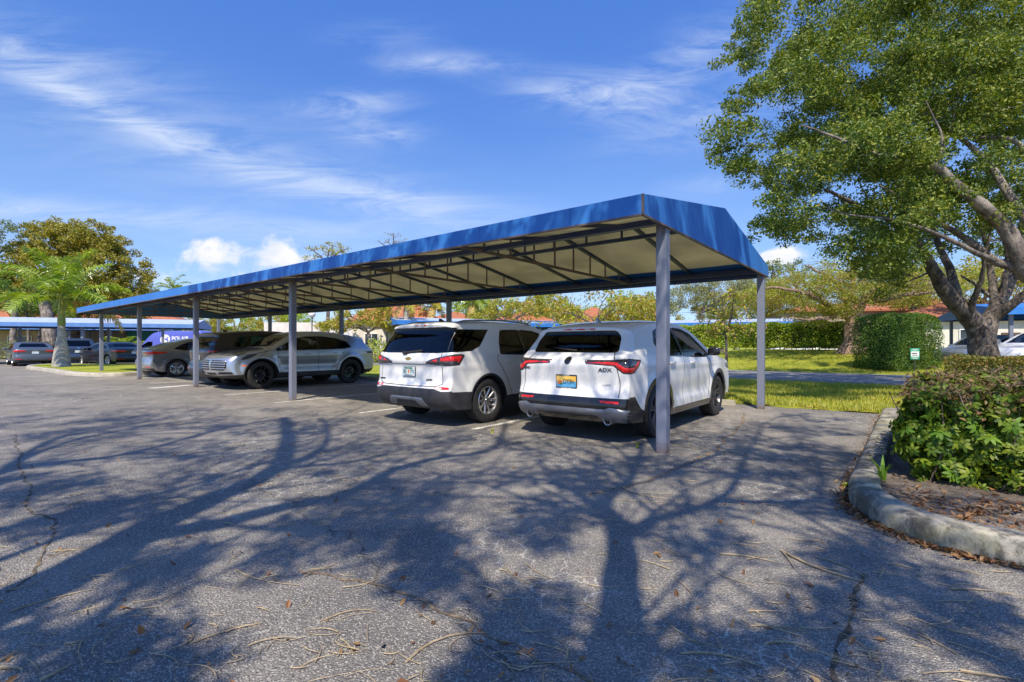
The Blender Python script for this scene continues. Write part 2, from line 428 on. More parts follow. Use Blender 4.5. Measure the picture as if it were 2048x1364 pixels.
M['rusty'] = pm('rusty', (0.10, 0.085, 0.085), 0.6, c2=(0.17, 0.11, 0.08), scale=8)
# ground
def asphalt():
    m, t, b, co, out = newmat('asphalt')
    big = t.noise(co, 0.35, 4, 0.5); mid = t.noise(co, 2.2, 5, 0.6)
    fine = t.noise(co, 60.0, 6, 0.75); stone = t.voro(co, 112.0)
    stcol = t.voro(co, 112.0, out='Color')
    sv = t.new('ShaderNodeSeparateColor'); t.l.new(stcol, sv.inputs[0])
    worn = t.math('ADD', t.math('MULTIPLY', mid, 0.6), t.math('MULTIPLY', big, 0.6))
    base = t.ramp(worn, [(0.34, (0.110, 0.108, 0.106)), (0.54, (0.185, 0.170, 0.153)), (0.72, (0.290, 0.262, 0.225))])
    light = t.math('MULTIPLY', t.smooth(sv.outputs[0], 0.42, 0.85), t.smooth(stone, 0.60, 0.25))
    c = t.mix(t.math('MULTIPLY', light, 0.85), base, (0.64, 0.595, 0.51))
    c = t.mix(t.math('MULTIPLY', t.smooth(fine, 0.44, 0.64), 0.62), c, (0.066, 0.064, 0.064))
    # hairline crazing, filled with pale grit
    wp = t.vmath('ADD', co, t.vmath('SCALE', t.noise(co, 3.0, 4, 0.6, out=1), sc=0.35))
    cr = t.voro(wp, 4.2, 'DISTANCE_TO_EDGE')
    patchy = t.smooth(t.noise(co, 0.55, 3, 0.5), 0.47, 0.62)
    c = t.mix(t.math('MULTIPLY', t.math('MULTIPLY', t.smooth(cr, 0.022, 0.004), patchy), 0.85), c, (0.56, 0.53, 0.46))
    # long structural cracks
    wp2 = t.vmath('ADD', co, t.vmath('SCALE', t.noise(co, 1.1, 6, 0.65, out=1), sc=1.3))
    cr2 = t.voro(wp2, 0.26, 'DISTANCE_TO_EDGE')
    c = t.mix(t.math('MULTIPLY', t.smooth(cr2, 0.0036, 0.0012), 0.6), c, (0.022, 0.02, 0.018))
    halo = t.math('MULTIPLY', t.smooth(cr2, 0.016, 0.004), t.smooth(t.noise(co, 5, 3, 0.6), 0.45, 0.65))
    c = t.mix(t.math('MULTIPLY', halo, 0.4), c, (0.30, 0.25, 0.17))
    oil = t.smooth(t.noise(co, 0.9, 4, 0.55), 0.62, 0.74)
    c = t.mix(t.math('MULTIPLY', oil, 0.35), c, (0.09, 0.09, 0.096))
    t.set(b.inputs['Base Color'], c)
    b.inputs['Roughness'].default_value = 0.82; b.inputs['Specular IOR Level'].default_value = 0.35
    h = t.math('ADD', t.math('MULTIPLY', stone, -0.9), t.math('MULTIPLY', t.smooth(cr2, 0.0, 0.006), 0.8))
    t.set(b.inputs['Normal'], t.bump(h, 0.85, 0.011)); return m
M['asphalt'] = asphalt()
def road():
    m, t, b, co, out = newmat('road')
    f = t.noise(co, 1.3, 5, 0.6); g = t.noise(co, 60, 3, 0.6)
    c = t.mix(f, (0.17, 0.165, 0.16), (0.25, 0.24, 0.23)); c = t.mix(t.math('MULTIPLY', t.smooth(g, 0.45, 0.7), 0.3), c, (0.08, 0.08, 0.08))
    t.set(b.inputs['Base Color'], c); b.inputs['Roughness'].default_value = 0.85
    t.set(b.inputs['Normal'], t.bump(g, 0.3, 0.005)); return m
M['road'] = road()
def lawn():
    m, t, b, co, out = newmat('lawn')
    f = t.noise(co, 0.8, 5, 0.6); g = t.noise(co, 22, 5, 0.7)
    c = t.ramp(f, [(0.32, (0.17, 0.22, 0.022)), (0.55, (0.34, 0.36, 0.040)), (0.75, (0.50, 0.44, 0.10))])
    c = t.mix(t.math('MULTIPLY', t.smooth(g, 0.42, 0.7), 0.5), c, (0.09, 0.13, 0.015))
    t.set(b.inputs['Base Color'], c); b.inputs['Roughness'].default_value = 0.9; b.inputs['Specular IOR Level'].default_value = 0.15
    t.set(b.inputs['Normal'], t.bump(g, 0.8, 0.05)); return m
M['lawn'] = lawn()
def mulch():
    m, t, b, co, out = newmat('mulch')
    f = t.noise(co, 5, 6, 0.7); g = t.noise(co, 45, 5, 0.7)
    c = t.ramp(f, [(0.3, (0.10, 0.075, 0.058)), (0.55, (0.24, 0.195, 0.155)), (0.75, (0.34, 0.30, 0.26))])
    c = t.mix(t.math('MULTIPLY', t.smooth(g, 0.4, 0.65), 0.6), c, (0.05, 0.032, 0.022))
    t.set(b.inputs['Base Color'], c); b.inputs['Roughness'].default_value = 0.95
    t.set(b.inputs['Normal'], t.bump(g, 0.9, 0.03)); return m
M['mulch'] = mulch()
def concrete(name, stained):
    m, t, b, co, out = newmat(name)
    f = t.noise(co, 3.2, 6, 0.65); g = t.noise(co, 60, 4, 0.7)
    c = t.mix(t.smooth(f, 0.35, 0.65), (0.46, 0.42, 0.335), (0.31, 0.285, 0.235))
    if stained:
        st = t.new('ShaderNodeMapping'); st.inputs['Scale'].default_value = (1, 1, 0.6); t.l.new(co, st.inputs[0])
        s1 = t.noise(st.outputs[0], 4.5, 9, 0.78); s2 = t.noise(co, 1.4, 4, 0.6)
        c = t.mix(t.math('MULTIPLY', t.smooth(s1, 0.42, 0.58), 0.92), c, (0.060, 0.056, 0.046))
        c = t.mix(t.math('MULTIPLY', t.smooth(s2, 0.52, 0.66), 0.5), c, (0.30, 0.27, 0.11))
    c = t.mix(t.math('MULTIPLY', t.smooth(g, 0.55, 0.72), 0.55), c, (0.12, 0.115, 0.10))
    t.set(b.inputs['Base Color'], c); b.inputs['Roughness'].default_value = 0.9
    t.set(b.inputs['Normal'], t.bump(g, 0.5, 0.01)); return m
M['kerb_stained'] = concrete('kerb_stained', True)
M['kerb_clean'] = concrete('kerb_clean', False)
def linepaint():
    m, t, b, co, out = newmat('line_paint')
    f = t.noise(co, 26, 6, 0.75); h = t.noise(co, 3, 4, 0.6)
    wear = t.smooth(t.math('ADD', t.math('MULTIPLY', f, 0.8), t.math('MULTIPLY', h, 0.4)), 0.56, 0.72)
    t.set(b.inputs['Base Color'], t.mix(wear, (0.66, 0.64, 0.60), (0.17, 0.165, 0.155)))
    b.inputs['Roughness'].default_value = 0.8; return m
M['line'] = linepaint()
# bark, leaves
def bark(name, c1, c2, rings=False):
    m, t, b, co, out = newmat(name)
    st = t.new('ShaderNodeMapping'); st.inputs['Scale'].default_value = (1, 1, 0.32 if not rings else 3.0); t.l.new(co, st.inputs[0])
    f = t.noise(st.outputs[0], 9 if not rings else 2.5, 7, 0.7, 0.4); blot = t.noise(co, 2.0, 4, 0.6)
    c = t.mix(t.smooth(f, 0.35, 0.65), c1, c2)
    c = t.mix(t.math('MULTIPLY', t.smooth(blot, 0.5, 0.68), 0.55), c, tuple(min(0.6, x * 1.7) for x in c2))
    t.set(b.inputs['Base Color'], c); b.inputs['Roughness'].default_value = 0.9
    fine = t.noise(st.outputs[0], 38 if not rings else 20, 6, 0.7)
    t.set(b.inputs['Normal'], t.bump(t.math('ADD', f, t.math('MULTIPLY', fine, 0.4)), 1.0, 0.06)); return m
M['bark_dark'] = bark('bark_dark', (0.046, 0.036, 0.030), (0.20, 0.165, 0.138))
M['bark_pale'] = bark('bark_pale', (0.09, 0.072, 0.06), (0.30, 0.255, 0.215))
M['bark_tan'] = bark('bark_tan', (0.16, 0.10, 0.07), (0.34, 0.24, 0.17))
M['bark_palm'] = bark('bark_palm', (0.30, 0.275, 0.24), (0.44, 0.41, 0.37), True)
M['twig'] = pm('twig', (0.42, 0.33, 0.20), 0.8, c2=(0.26, 0.19, 0.11), scale=20)
M['leaf_oak'] = leafmat('leaf_oak', [(0.046, 0.098, 0.012), (0.087, 0.163, 0.019), (0.153, 0.229, 0.023), (0.265, 0.294, 0.028), (0.066, 0.131, 0.017), (0.194, 0.262, 0.025)], 0.30)
M['leaf_gold'] = leafmat('leaf_gold', [(0.226, 0.220, 0.022), (0.351, 0.319, 0.030), (0.165, 0.204, 0.022), (0.329, 0.248, 0.026)], 0.3)
M['leaf_lime'] = leafmat('leaf_lime', [(0.145, 0.232, 0.022), (0.319, 0.362, 0.029), (0.464, 0.406, 0.043), (0.232, 0.290, 0.029), (0.493, 0.246, 0.058)], 0.35)
M['leaf_pine'] = leafmat('leaf_pine', [(0.174, 0.203, 0.087), (0.275, 0.290, 0.123), (0.217, 0.232, 0.072)], 0.3)
M['leaf_hedge'] = leafmat('leaf_hedge', [(0.147, 0.264, 0.020), (0.293, 0.415, 0.031), (0.451, 0.528, 0.043), (0.196, 0.339, 0.028)], 0.35)
M['leaf_box'] = leafmat('leaf_box', [(0.035, 0.11, 0.012), (0.065, 0.16, 0.014), (0.10, 0.205, 0.018), (0.15, 0.23, 0.02)], 0.3)
M['leaf_poin'] = leafmat('leaf_poin', [(0.20, 0.27, 0.020), (0.31, 0.34, 0.030), (0.25, 0.30, 0.022), (0.40, 0.34, 0.08)], 0.4)
M['leaf_dry'] = leafmat('leaf_dry', [(0.30, 0.18, 0.11), (0.40, 0.26, 0.17), (0.24, 0.15, 0.08)], 0.2)
M['leaf_sheff'] = leafmat('leaf_sheff', [(0.037, 0.098, 0.010), (0.075, 0.155, 0.013), (0.144, 0.236, 0.018), (0.225, 0.299, 0.025), (0.062, 0.115, 0.012)], 0.35, 0.5, 0.02)
M['leaf_brown'] = leafmat('leaf_brown', [(0.106, 0.068, 0.028), (0.185, 0.112, 0.056), (0.142, 0.150, 0.034), (0.242, 0.150, 0.056), (0.085, 0.075, 0.034)], 0.2)
M['leaf_low'] = leafmat('leaf_low', [(0.072, 0.123, 0.017), (0.160, 0.189, 0.026), (0.246, 0.217, 0.043), (0.116, 0.145, 0.022), (0.290, 0.145, 0.058)], 0.3)
M['leaf_palm'] = leafmat('leaf_palm', [(0.119, 0.240, 0.015), (0.224, 0.354, 0.026), (0.336, 0.425, 0.039), (0.154, 0.268, 0.020)], 0.4, 0.35, 0.08)
M['leaf_palmdry'] = leafmat('leaf_palmdry', [(0.435, 0.290, 0.131), (0.522, 0.392, 0.145), (0.348, 0.348, 0.072)], 0.3)
M['leaf_far'] = leafmat('leaf_far', [(0.093, 0.145, 0.051), (0.153, 0.204, 0.076), (0.204, 0.255, 0.085)], 0.3)
M['litter'] = leafmat('litter', [(0.225, 0.098, 0.038), (0.165, 0.075, 0.030), (0.270, 0.150, 0.060), (0.120, 0.060, 0.030), (0.300, 0.195, 0.090)], 0.1)
M['grassblade'] = leafmat('grassblade', [(0.196, 0.271, 0.031), (0.352, 0.399, 0.042), (0.529, 0.490, 0.086), (0.274, 0.344, 0.035)], 0.4)
M['red_leaf'] = leafmat('red_leaf', [(0.35, 0.03, 0.04), (0.45, 0.06, 0.06)], 0.3)
# buildings
def tiles():
    m, t, b, co, out = newmat('roof_tiles')
    wv = t.new('ShaderNodeTexWave', wave_type='BANDS', bands_direction='X'); wv.inputs['Scale'].default_value = 2.2; t.l.new(co, wv.inputs[0])
    f = t.noise(co, 2.5, 5, 0.7)
    c = t.mix(f, (0.36, 0.105, 0.045), (0.50, 0.20, 0.10))
    t.set(b.inputs['Base Color'], c); b.inputs['Roughness'].default_value = 0.85
    t.set(b.inputs['Normal'], t.bump(wv.outputs[0], 0.8, 0.06)); return m
M['tiles'] = tiles()
M['stucco'] = pm('stucco', (0.68, 0.64, 0.58), 0.9, c2=(0.58, 0.54, 0.48), scale=1.4, bump=0.2, bscale=50)
M['stucco_tan'] = pm('stucco_tan', (0.42, 0.33, 0.26), 0.9, c2=(0.36, 0.28, 0.22), scale=1.4, bump=0.2, bscale=50)
M['dark_glass'] = pm('dark_glass', (0.03, 0.04, 0.05), 0.08, coat=0.5)
M['wood_dark'] = pm('wood_dark', (0.10, 0.055, 0.035), 0.7)
M['green_mesh'] = pm('green_mesh', (0.03, 0.20, 0.15), 0.8, c2=(0.05, 0.26, 0.20), scale=2)
M['sign_green'] = pm('sign_green', (0.03, 0.30, 0.17), 0.45, c2=(0.05, 0.36, 0.22))
M['globe'] = pm('globe', (0.82, 0.81, 0.78), 0.3)
M['pole_dark'] = pm('pole_dark', (0.05, 0.055, 0.06), 0.5)
M['sign_blue'] = pm('sign_blue', (0.03, 0.16, 0.62), 0.45)
# ------------------------------------------------------------------ the setting
def sstep(x, a, b):
    t = np.clip((np.asarray(x, float) - a) / (b - a), 0, 1); return t * t * (3 - 2 * t)
def ground_z(x, y):
    rx, ry = x - P1.x, y - P1.y
    s = rx * AX.x + ry * AX.y; n = rx * NX.x + ry * NX.y
    return 0.05 + 0.86 * float(sstep(n, 21.0, 28.5))
def sheet(name, poly, z, mat, kind='structure'):
    mb = MB(); mb.add([(p[0], p[1], z) for p in poly], [tuple(range(len(poly)))])
    o = mb.build(name, mat); return tag(o, kind=kind)
sheet('ground', [(-700, -60), (700, -60), (700, 1500), (-700, 1500)], -0.03, M['lawn'])
# parking lot: everything in front of the grass strip and the left lot
lot = [cp(60, -40), cp(60, 60), cp(26.2, 60), cp(26.2, 5.55), cp(-16, 5.55), cp(-16, -40)]
sheet('parking_lot', [(p.x, p.y) for p in lot], 0.0, M['asphalt'])
rd = [cp(26.2, 13.3), cp(26.2, 20.5), cp(-30, 20.5), cp(-30, 13.0)]
sheet('road', [(p.x, p.y) for p in rd], 0.004, M['road'])
rl = [cp(26.2, 20.5), cp(26.2, 45), cp(8.5, 45), cp(8.5, 20.5)]
sheet('far_parking_lot', [(p.x, p.y) for p in rl], 0.004, M['road'])
rr = [cp(-7.2, 20.5), cp(-7.2, 38), cp(-40, 38), cp(-40, 20.5)]
sheet('side_parking_lot', [(p.x, p.y) for p in rr], 0.004, M['road'])
# grass strip behind the stalls, ragged front edge
def strip_mesh():
    S = np.linspace(-16, 26.2, 220); V = []; Fs = []
    rows = [5.58, 5.75, 6.2, 8, 10, 12, 13.15]
    for s in S:
        j = 0.09 * math.sin(s * 3.1) + 0.07 * math.sin(s * 7.7 + 1) + 0.05 * math.sin(s * 17.3)
        for k, n in enumerate(rows):
            nn = n + (j if k < 2 else 0) + (j * 0.6 if k == len(rows) - 1 else 0)
            z = 0.004 + (0.028 if 0 < k < len(rows) - 1 else 0.0)
            p = cp(s, nn, z); V.append(p)
    m = len(rows)
    for i in range(len(S) - 1):
        for k in range(m - 1): Fs.append((i * m + k, (i + 1) * m + k, (i + 1) * m + k + 1, i * m + k + 1))
    return V, Fs
V_, F_ = strip_mesh(); tag(mesh_np('lawn_strip', np.array(V_), F_, M['lawn']), kind='structure')
def berm():
    S = np.linspace(-7.2, 8.5, 40); N = np.linspace(20.45, 44, 60); V = []; Fs = []
    for s in S:
        for n in N:
            p = cp(s, n); p.z = 0.02 + 0.03 * float(sstep(n, 20.4, 20.9)) + 0.86 * float(sstep(n, 21.0, 28.5)) * float(sstep(s, -7.2, -5.4)) * (1 - 0.9 * float(sstep(s, 6.5, 8.5)) * 1.0) + 0.03 * math.sin(s * 1.3) * math.sin(n * 0.9)
            if n < 20.5: p.z = 0.0
            V.append(p)
    m = len(N)
    for i in range(len(S) - 1):
        for k in range(m - 1): Fs.append((i * m + k, (i + 1) * m + k, (i + 1) * m + k + 1, i * m + k + 1))
    return V, Fs
V_, F_ = berm(); tag(mesh_np('lawn', np.array(V_), F_, M['lawn']), kind='structure')
def berm_z(s, n):
    return 0.05 + 0.86 * float(sstep(n, 21.0, 28.5)) * float(sstep(s, -7.2, -5.4))
def sn(p):
    r = Vector((p[0] - P1.x, p[1] - P1.y, 0)); return r.dot(AX), r.dot(NX)

# painted stall lines and markings
def ground_line(a, b, wd, z=0.004):
    a, b = Vector(a), Vector(b); d = (b - a).normalized(); q = Vector((-d.y, d.x, 0)) * wd / 2
    n = max(2, int((b - a).length / 0.5)); V = []; Fs = []
    for i in range(n + 1):
        p = a + (b - a) * i / n; V += [(p.x - q.x, p.y - q.y, z), (p.x + q.x, p.y + q.y, z)]
    for i in range(n): Fs.append((2 * i, 2 * i + 1, 2 * i + 3, 2 * i + 2))
    return mesh_np('stall_line', np.array(V), Fs, M['line'])
for s, n0 in ((2.8, -0.25), (5.62, -0.25), (8.45, -0.45), (11.05, -0.45), (14.2, 0.25), (17.0, -0.4), (19.9, -0.4), (22.6, -0.4)):
    tag(ground_line(cp(s, n0), cp(s, 5.3), 0.10), kind='structure')
tag(ground_line(gp(300, 777), gp(385, 770), 0.34), kind='structure')
# cracks that run across the foreground
def crack(pts, wd, mat):
    V = []; Fs = []
    P = [gp(*p, 0.0) for p in pts]; Q = []
    for a, b in zip(P, P[1:]):
        n = max(2, int((b - a).length / 0.05))
        for i in range(n): Q.append(a.lerp(b, i / n))
    Q.append(P[-1]); rg = np.random.default_rng(len(pts)); off = 0.0
    for i, p in enumerate(Q):
        d = (Q[min(i + 1, len(Q) - 1)] - Q[max(0, i - 1)]); d.z = 0; d.normalize(); q = Vector((-d.y, d.x, 0))
        off = off * 0.8 + rg.normal(0, 0.012); c = p + q * off; ww = wd * rg.uniform(0.3, 1.3)
        V += [(c.x - q.x * ww, c.y - q.y * ww, 0.004), (c.x + q.x * ww, c.y + q.y * ww, 0.004)]
    for i in range(len(Q) - 1): Fs.append((2 * i, 2 * i + 1, 2 * i + 3, 2 * i + 2))
    return tag(mesh_np('pavement_crack', np.array(V), Fs, mat), kind='structure')
M['grit'] = pm('grit', (0.30, 0.21, 0.12), 0.9, c2=(0.10, 0.07, 0.05), scale=30)
M['crackfill'] = pm('crackfill', (0.035, 0.03, 0.025), 0.95, c2=(0.20, 0.15, 0.09), scale=14)
crack([(600, 1140), (790, 1172), (850, 1205), (945, 1240), (985, 1270), (1040, 1280), (1085, 1315), (1180, 1355), (1230, 1380)], 0.008, M['grit'])
crack([(1735, 1150), (1705, 1185), (1712, 1230), (1695, 1290), (1690, 1385)], 0.012, M['crackfill'])
crack([(1490, 826), (1478, 862), (1420, 905), (1330, 945), (1255, 975), (1180, 990)], 0.016, M['grit'])
crack([(10, 1185), (70, 1150), (100, 1040), (60, 1010), (30, 870)], 0.008, M['crackfill'])

# planting island on the right with its kerb
def bez(pts, n=10):
    P = [Vector(p) for p in pts]; out = []
    for i in range(len(P) - 1):
        p0, p1, p2, p3 = P[max(i - 1, 0)], P[i], P[i + 1], P[min(i + 2, len(P) - 1)]
        for k in range(n):
            t = k / n
            out.append(0.5 * ((2 * p1) + (p2 - p0) * t + (2 * p0 - 5 * p1 + 4 * p2 - p3) * t * t + (3 * p1 - p0 - 3 * p2 + p3) * t ** 3))
    out.append(P[-1]); return out
def kerb(name, path, width, height, mat, inward):
    """rounded kerb along a path; inward = +1 when the planting lies to the left of the path"""
    V = []; Fs = []
    prof = [(0.0, -0.05), (0.0, height * 0.72), (0.02, height * 0.9), (0.055, height), (width - 0.02, height + 0.003), (width, height - 0.015), (width, -0.05)]
    rg = random.Random(5)
    for i, p in enumerate(path):
        d = (path[min(i + 1, len(path) - 1)] - path[max(i - 1, 0)]); d.z = 0; d.normalize()
        q = Vector((-d.y, d.x, 0)) * inward; j = rg.uniform(-0.0015, 0.0015)
        for (o, z) in prof: V.append(p + q * (o + j) + Vector((0, 0, z + (j if z > 0 else 0))))
    m = len(prof)
    for i in range(len(path) - 1):
        for k in range(m - 1): Fs.append((i * m + k, (i + 1) * m + k, (i + 1) * m + k + 1, i * m + k + 1))
    for i in (0, len(path) - 1): Fs.append(tuple(i * m + k for k in range(m)))
    o = mesh_np(name, np.array(V), Fs, mat, smooth=True)
    for p in o.data.polygons: p.use_smooth = len(p.vertices) == 4
    return tag(o, kind='structure')
kpath = bez([gp(1765, 832), gp(1740, 889), gp(1715, 950), gp(1697, 992), gp(1711, 1020), gp(1762, 1054), gp(1870, 1096), gp(2048, 1137), gp(2400, 1205), gp(3000, 1290)], 12)
kerb('kerb', kpath, 0.21, 0.155, M['kerb_stained'], 1)
ik = []
for i, p in enumerate(kpath):
    d = (kpath[min(i + 1, len(kpath) - 1)] - kpath[max(i - 1, 0)]); d.z = 0; d.normalize()
    ik.append(p + Vector((-d.y, d.x, 0)) * 0.20)
isl = [(p.x, p.y) for p in ik] + [(12, 2.0), (18, 4.0), (18, 9.5), (cp(-9, 12.9).x, cp(-9, 12.9).y), (cp(-5.6, 12.9).x, cp(-5.6, 12.9).y), (ik[0].x + 0.35, ik[0].y + 0.5)]
def island(poly, z):
    bm = bmesh.new(); vs = [bm.verts.new((x, y, z)) for x, y in poly]; f = bm.faces.new(vs)
    bmesh.ops.triangulate(bm, faces=[f]); bmesh.ops.subdivide_edges(bm, edges=bm.edges[:], cuts=3, use_grid_fill=True)
    for v in bm.verts:
        if not v.is_boundary: v.co.z += 0.02 * math.sin(v.co.x * 5) * math.cos(v.co.y * 4) + 0.012 * math.sin(v.co.x * 13 + v.co.y * 9)
    bmesh.ops.recalc_face_normals(bm, faces=bm.faces)
    me = bpy.data.meshes.new('planting_bed'); bm.to_mesh(me); bm.free(); me.materials.append(M['mulch'])
    for p in me.polygons: p.use_smooth = True
    return tag(link('planting_bed', me), kind='structure')
island(isl, 0.10)
# island with the palm, left
pk = bez([gp(300, 749), gp(230, 753), gp(150, 752), (gp(95, 744)), gp(54, 738), gp(62, 734.5), gp(110, 732.0), gp(230, 731.5), gp(330, 731)], 8)
kerb('kerb', pk, 0.28, 0.15, M['kerb_clean'], -1)
mb = MB(); ip = []
for i, p in enumerate(pk):
    d = (pk[min(i + 1, len(pk) - 1)] - pk[max(i - 1, 0)]); d.z = 0; d.normalize(); ip.append(p + Vector((d.y, -d.x, 0)) * 0.25)
mb.add([(p.x, p.y, 0.14) for p in ip], [tuple(range(len(ip)))]); tag(mb.build('lawn_island', M['lawn']), kind='structure')

# concrete wheel stops
def wheel_stop(label, p, rz):
    mb = MB(); L, w0, w1, h = 1.7, 0.15, 0.09, 0.12
    mb.add([(-L / 2, -w0 / 2, 0), (L / 2, -w0 / 2, 0), (L / 2, w0 / 2, 0), (-L / 2, w0 / 2, 0),
            (-L / 2 + .03, -w1 / 2, h), (L / 2 - .03, -w1 / 2, h), (L / 2 - .03, w1 / 2, h), (-L / 2 + .03, w1 / 2, h)],
           [(3, 2, 1, 0), (4, 5, 6, 7), (0, 1, 5, 4), (1, 2, 6, 5), (2, 3, 7, 6), (3, 0, 4, 7)])
    o = mb.build('wheel_stop', M['kerb_clean'], bevel=0.015); o.location = p; o.rotation_euler = (0, 0, rz)
    return tag(o, label, 'wheel stop', 'concrete wheel stops at the stall ends')
RZA = math.atan2(AX.y, AX.x)
wheel_stop('pale concrete wheel stop ahead of the front tyres of the white crossover behind the post', cp(1.35, 5.15, 0), RZA)
wheel_stop('grey concrete wheel stop behind the rear tyre of the silver car with black wheels', cp(12.75, 5.05, 0), RZA)

# ------------------------------------------------------------------ carports
def carport(label, cat, origin, ax, nx, length, n0, n1, posts_f, posts_r, z_e=2.61, fh=0.21, rise=0.50, detail=True, truss_s=(), rafter_s=(), fab=None, endpanel=0.0, lower_end=True, posn=(0.0, 5.0), group=None, pw=0.125, top=None):
    rz = math.atan2(ax.y, ax.x)
    t = thing('carport', label, cat, origin, rz, group)
    fab = fab or M['blue_fabric']; top = top or (M['blue_roof'] if detail else fab)
    # local axes: x along the row, y = sign * n
    sg = 1 if (Vector((-math.sin(rz), math.cos(rz), 0)).dot(nx) > 0) else -1
    def L(s, n, z): return Vector((s, sg * n, z))
    nr = (n0 + n1) / 2; zt = z_e + fh; zr = zt + rise; s0 = -0.07; s1 = length
    def ztop(n): return zt + rise * (1 - abs(n - nr) / (nr - n0))
    # canopy: roof slopes, fascias, end panels (outer cloth)
    mb = MB(); K = max(4, int(length / 1.4)); ss = [s0 + (s1 - s0) * i / K for i in range(K + 1)]
    def sag(i): return -0.012 if detail and i % 2 == 1 else 0.0
    V = []; Fs = []
    nn = [n0, n0, (n0 + nr) / 2, nr, n1 - 0.42, n1, n1]
    zz = [z_e, zt, (zt + zr) / 2, zr, ztop(n1 - 0.42), zt, z_e]
    for i, s in enumerate(ss):
        for k in range(7): V.append(L(s, nn[k], zz[k] + (sag(i) if k in (2, 4) else 0)))
    for i in range(K):
        for k in range(6): Fs.append((i * 7 + k, (i + 1) * 7 + k, (i + 1) * 7 + k + 1, i * 7 + k + 1))
    mb.m = []; mb.add(V, Fs)
    for j, f in enumerate(mb.f): mb.m[j] = 1 if (j % 6) in (1, 2, 3) + (() if detail else (4,)) else 0
    for s in ((s0, s1) if lower_end else (s0,)):
        V = [L(s, n0, z_e), L(s, n1, z_e), L(s, n1, zt), L(s, nr, zr), L(s, n0, zt)]
        mb.add(V, [(0, 1, 2, 3, 4)])
    c = mb.build('canopy', [fab, top], t)
    sol = c.modifiers.new('thick', 'SOLIDIFY'); sol.thickness = 0.006; sol.offset = 0
    if detail:
        # pale liner under the slopes
        mb = MB(); V = []; Fs = []
        ns = [n0 + 0.03, (n0 + nr) / 2, nr, (nr + n1) / 2, n1 - 0.40]
        for i, s in enumerate(ss):
            s_ = min(max(s, s0 + 0.02), s1 - 0.02)
            for n in ns: V.append(L(s_, n, ztop(n) - 0.022 + (sag(i) if abs(n - nr) > 0.1 and n0 + .1 < n < n1 - .1 else 0)))
        for i in range(K):
            for k in range(4): Fs.append((i * 5 + k, (i + 1) * 5 + k, (i + 1) * 5 + k + 1, i * 5 + k + 1))
        mb.add(V, Fs); lo = mb.build('liner', M['liner'], t)
        so_ = lo.modifiers.new('thick', 'SOLIDIFY'); so_.thickness = 0.004; so_.offset = 0
        # welt along the lower hem
        mb = MB()
        for n in (n0, n1): mb.bar(L(s0, n, z_e - 0.006), L(s1, n, z_e - 0.006), 0.03, 0.02)
        for s in (s0, s1): mb.bar(L(s, n0, z_e - 0.006), L(s, n1, z_e - 0.006), 0.03, 0.02)
        mb.bar(L(s0 - .004, n0 - .004, z_e), L(s0 - .004, n0 - .004, zt), 0.02, 0.02)
        mb.build('hem', M['rusty'], t)
    fz = z_e + 0.04
    # ridge beam and eave rails
    mb = MB()
    for dz in ((-0.07, -0.25) if detail else (-0.1,)): mb.bar(L(s0 + .05, nr, zr + dz), L(s1 - .05, nr, zr + dz), 0.06, 0.06)
    if detail:
        for i in range(int(length / 0.7)):
            mb.bar(L(s0 + .3 + .7 * i, nr, zr - 0.10), L(s0 + .3 + .7 * i, nr, zr - 0.22), 0.03, 0.03, (1, 0, 0))
    mb.build('ridge_beam', M['frame_blue'], t)
    for n in (n0 + 0.07, n1 - 0.07):
        mb = MB()
        for z in ((fz, zt - 0.05) if detail else (fz,)): mb.bar(L(s0 + .03, n, z), L(s1 - .03, n, z), 0.05, 0.045)
        if detail:
            for i in range(int(length / 0.7)): mb.bar(L(s0 + .3 + .7 * i, n, fz), L(s0 + .3 + .7 * i, n, zt - .05), 0.03, 0.03, (1, 0, 0))
        mb.build('eave_rail', M['frame_blue'], t)
    for pn, plist in ((posn[0], posts_f), (posn[1], posts_r)):
        if detail and plist:
            mb = MB(); mb.bar(L(s0 + .03, pn, fz + 0.045), L(s1 - .03, pn, fz + 0.045), 0.07, 0.07); mb.build('header_beam', M['frame_blue'], t)
    # trusses and rafters
    for s in truss_s:
        mb = MB()
        for (na, nb_) in ((n0 + .1, nr), (nr, n1 - .1)):
            mb.bar(L(s, na, ztop(na) - 0.07), L(s, nb_, ztop(nb_) - 0.07), 0.055, 0.06)
        mb.cur = 1
        mb.bar(L(s, n0 + .1, fz + 0.02), L(s, n1 - .1, fz + 0.02), 0.04, 0.045)
        for j in range(1, 9):
            n = n0 + .1 + (n1 - n0 - .2) * j / 9
            mb.bar(L(s, n, fz + .04), L(s, n, ztop(n) - .09), 0.024, 0.024, (1, 0, 0))
        mb.build('truss', [M['frame_blue'], M['rusty']], t)
    for s in rafter_s:
        mb = MB()
        for (na, nb_) in ((n0 + .1, nr), (nr, n1 - .1)):
            mb.bar(L(s, na, ztop(na) - 0.07), L(s, nb_, ztop(nb_) - 0.07), 0.055, 0.06)
        mb.build('rafter', M['frame_blue'], t)
    # posts
    for pn, plist in ((posn[0], posts_f), (posn[1], posts_r)):
        for s in plist:
            mb = MB(); mb.box(L(s, pn, (fz + 0.01) / 2 - 0.01), (pw, pw, fz + 0.03)); mb.build('post', M['post_paint'], t, bevel=0.012 if detail else 0.0)
            if detail:
                pass
    return t
def s_of(px, n):
    b = P1 + NX * n; r = (px - CX) / F
    return (b.x - r * b.y) / (-AX.x + r * AX.y)
PF = [0.0] + [s_of(x, 0.0) for x in (585.5, 392, 279, 203)]
NR = 5.0
PR = [0.0] + [s_of(x, NR) for x in (898, 683, 540, 437)]
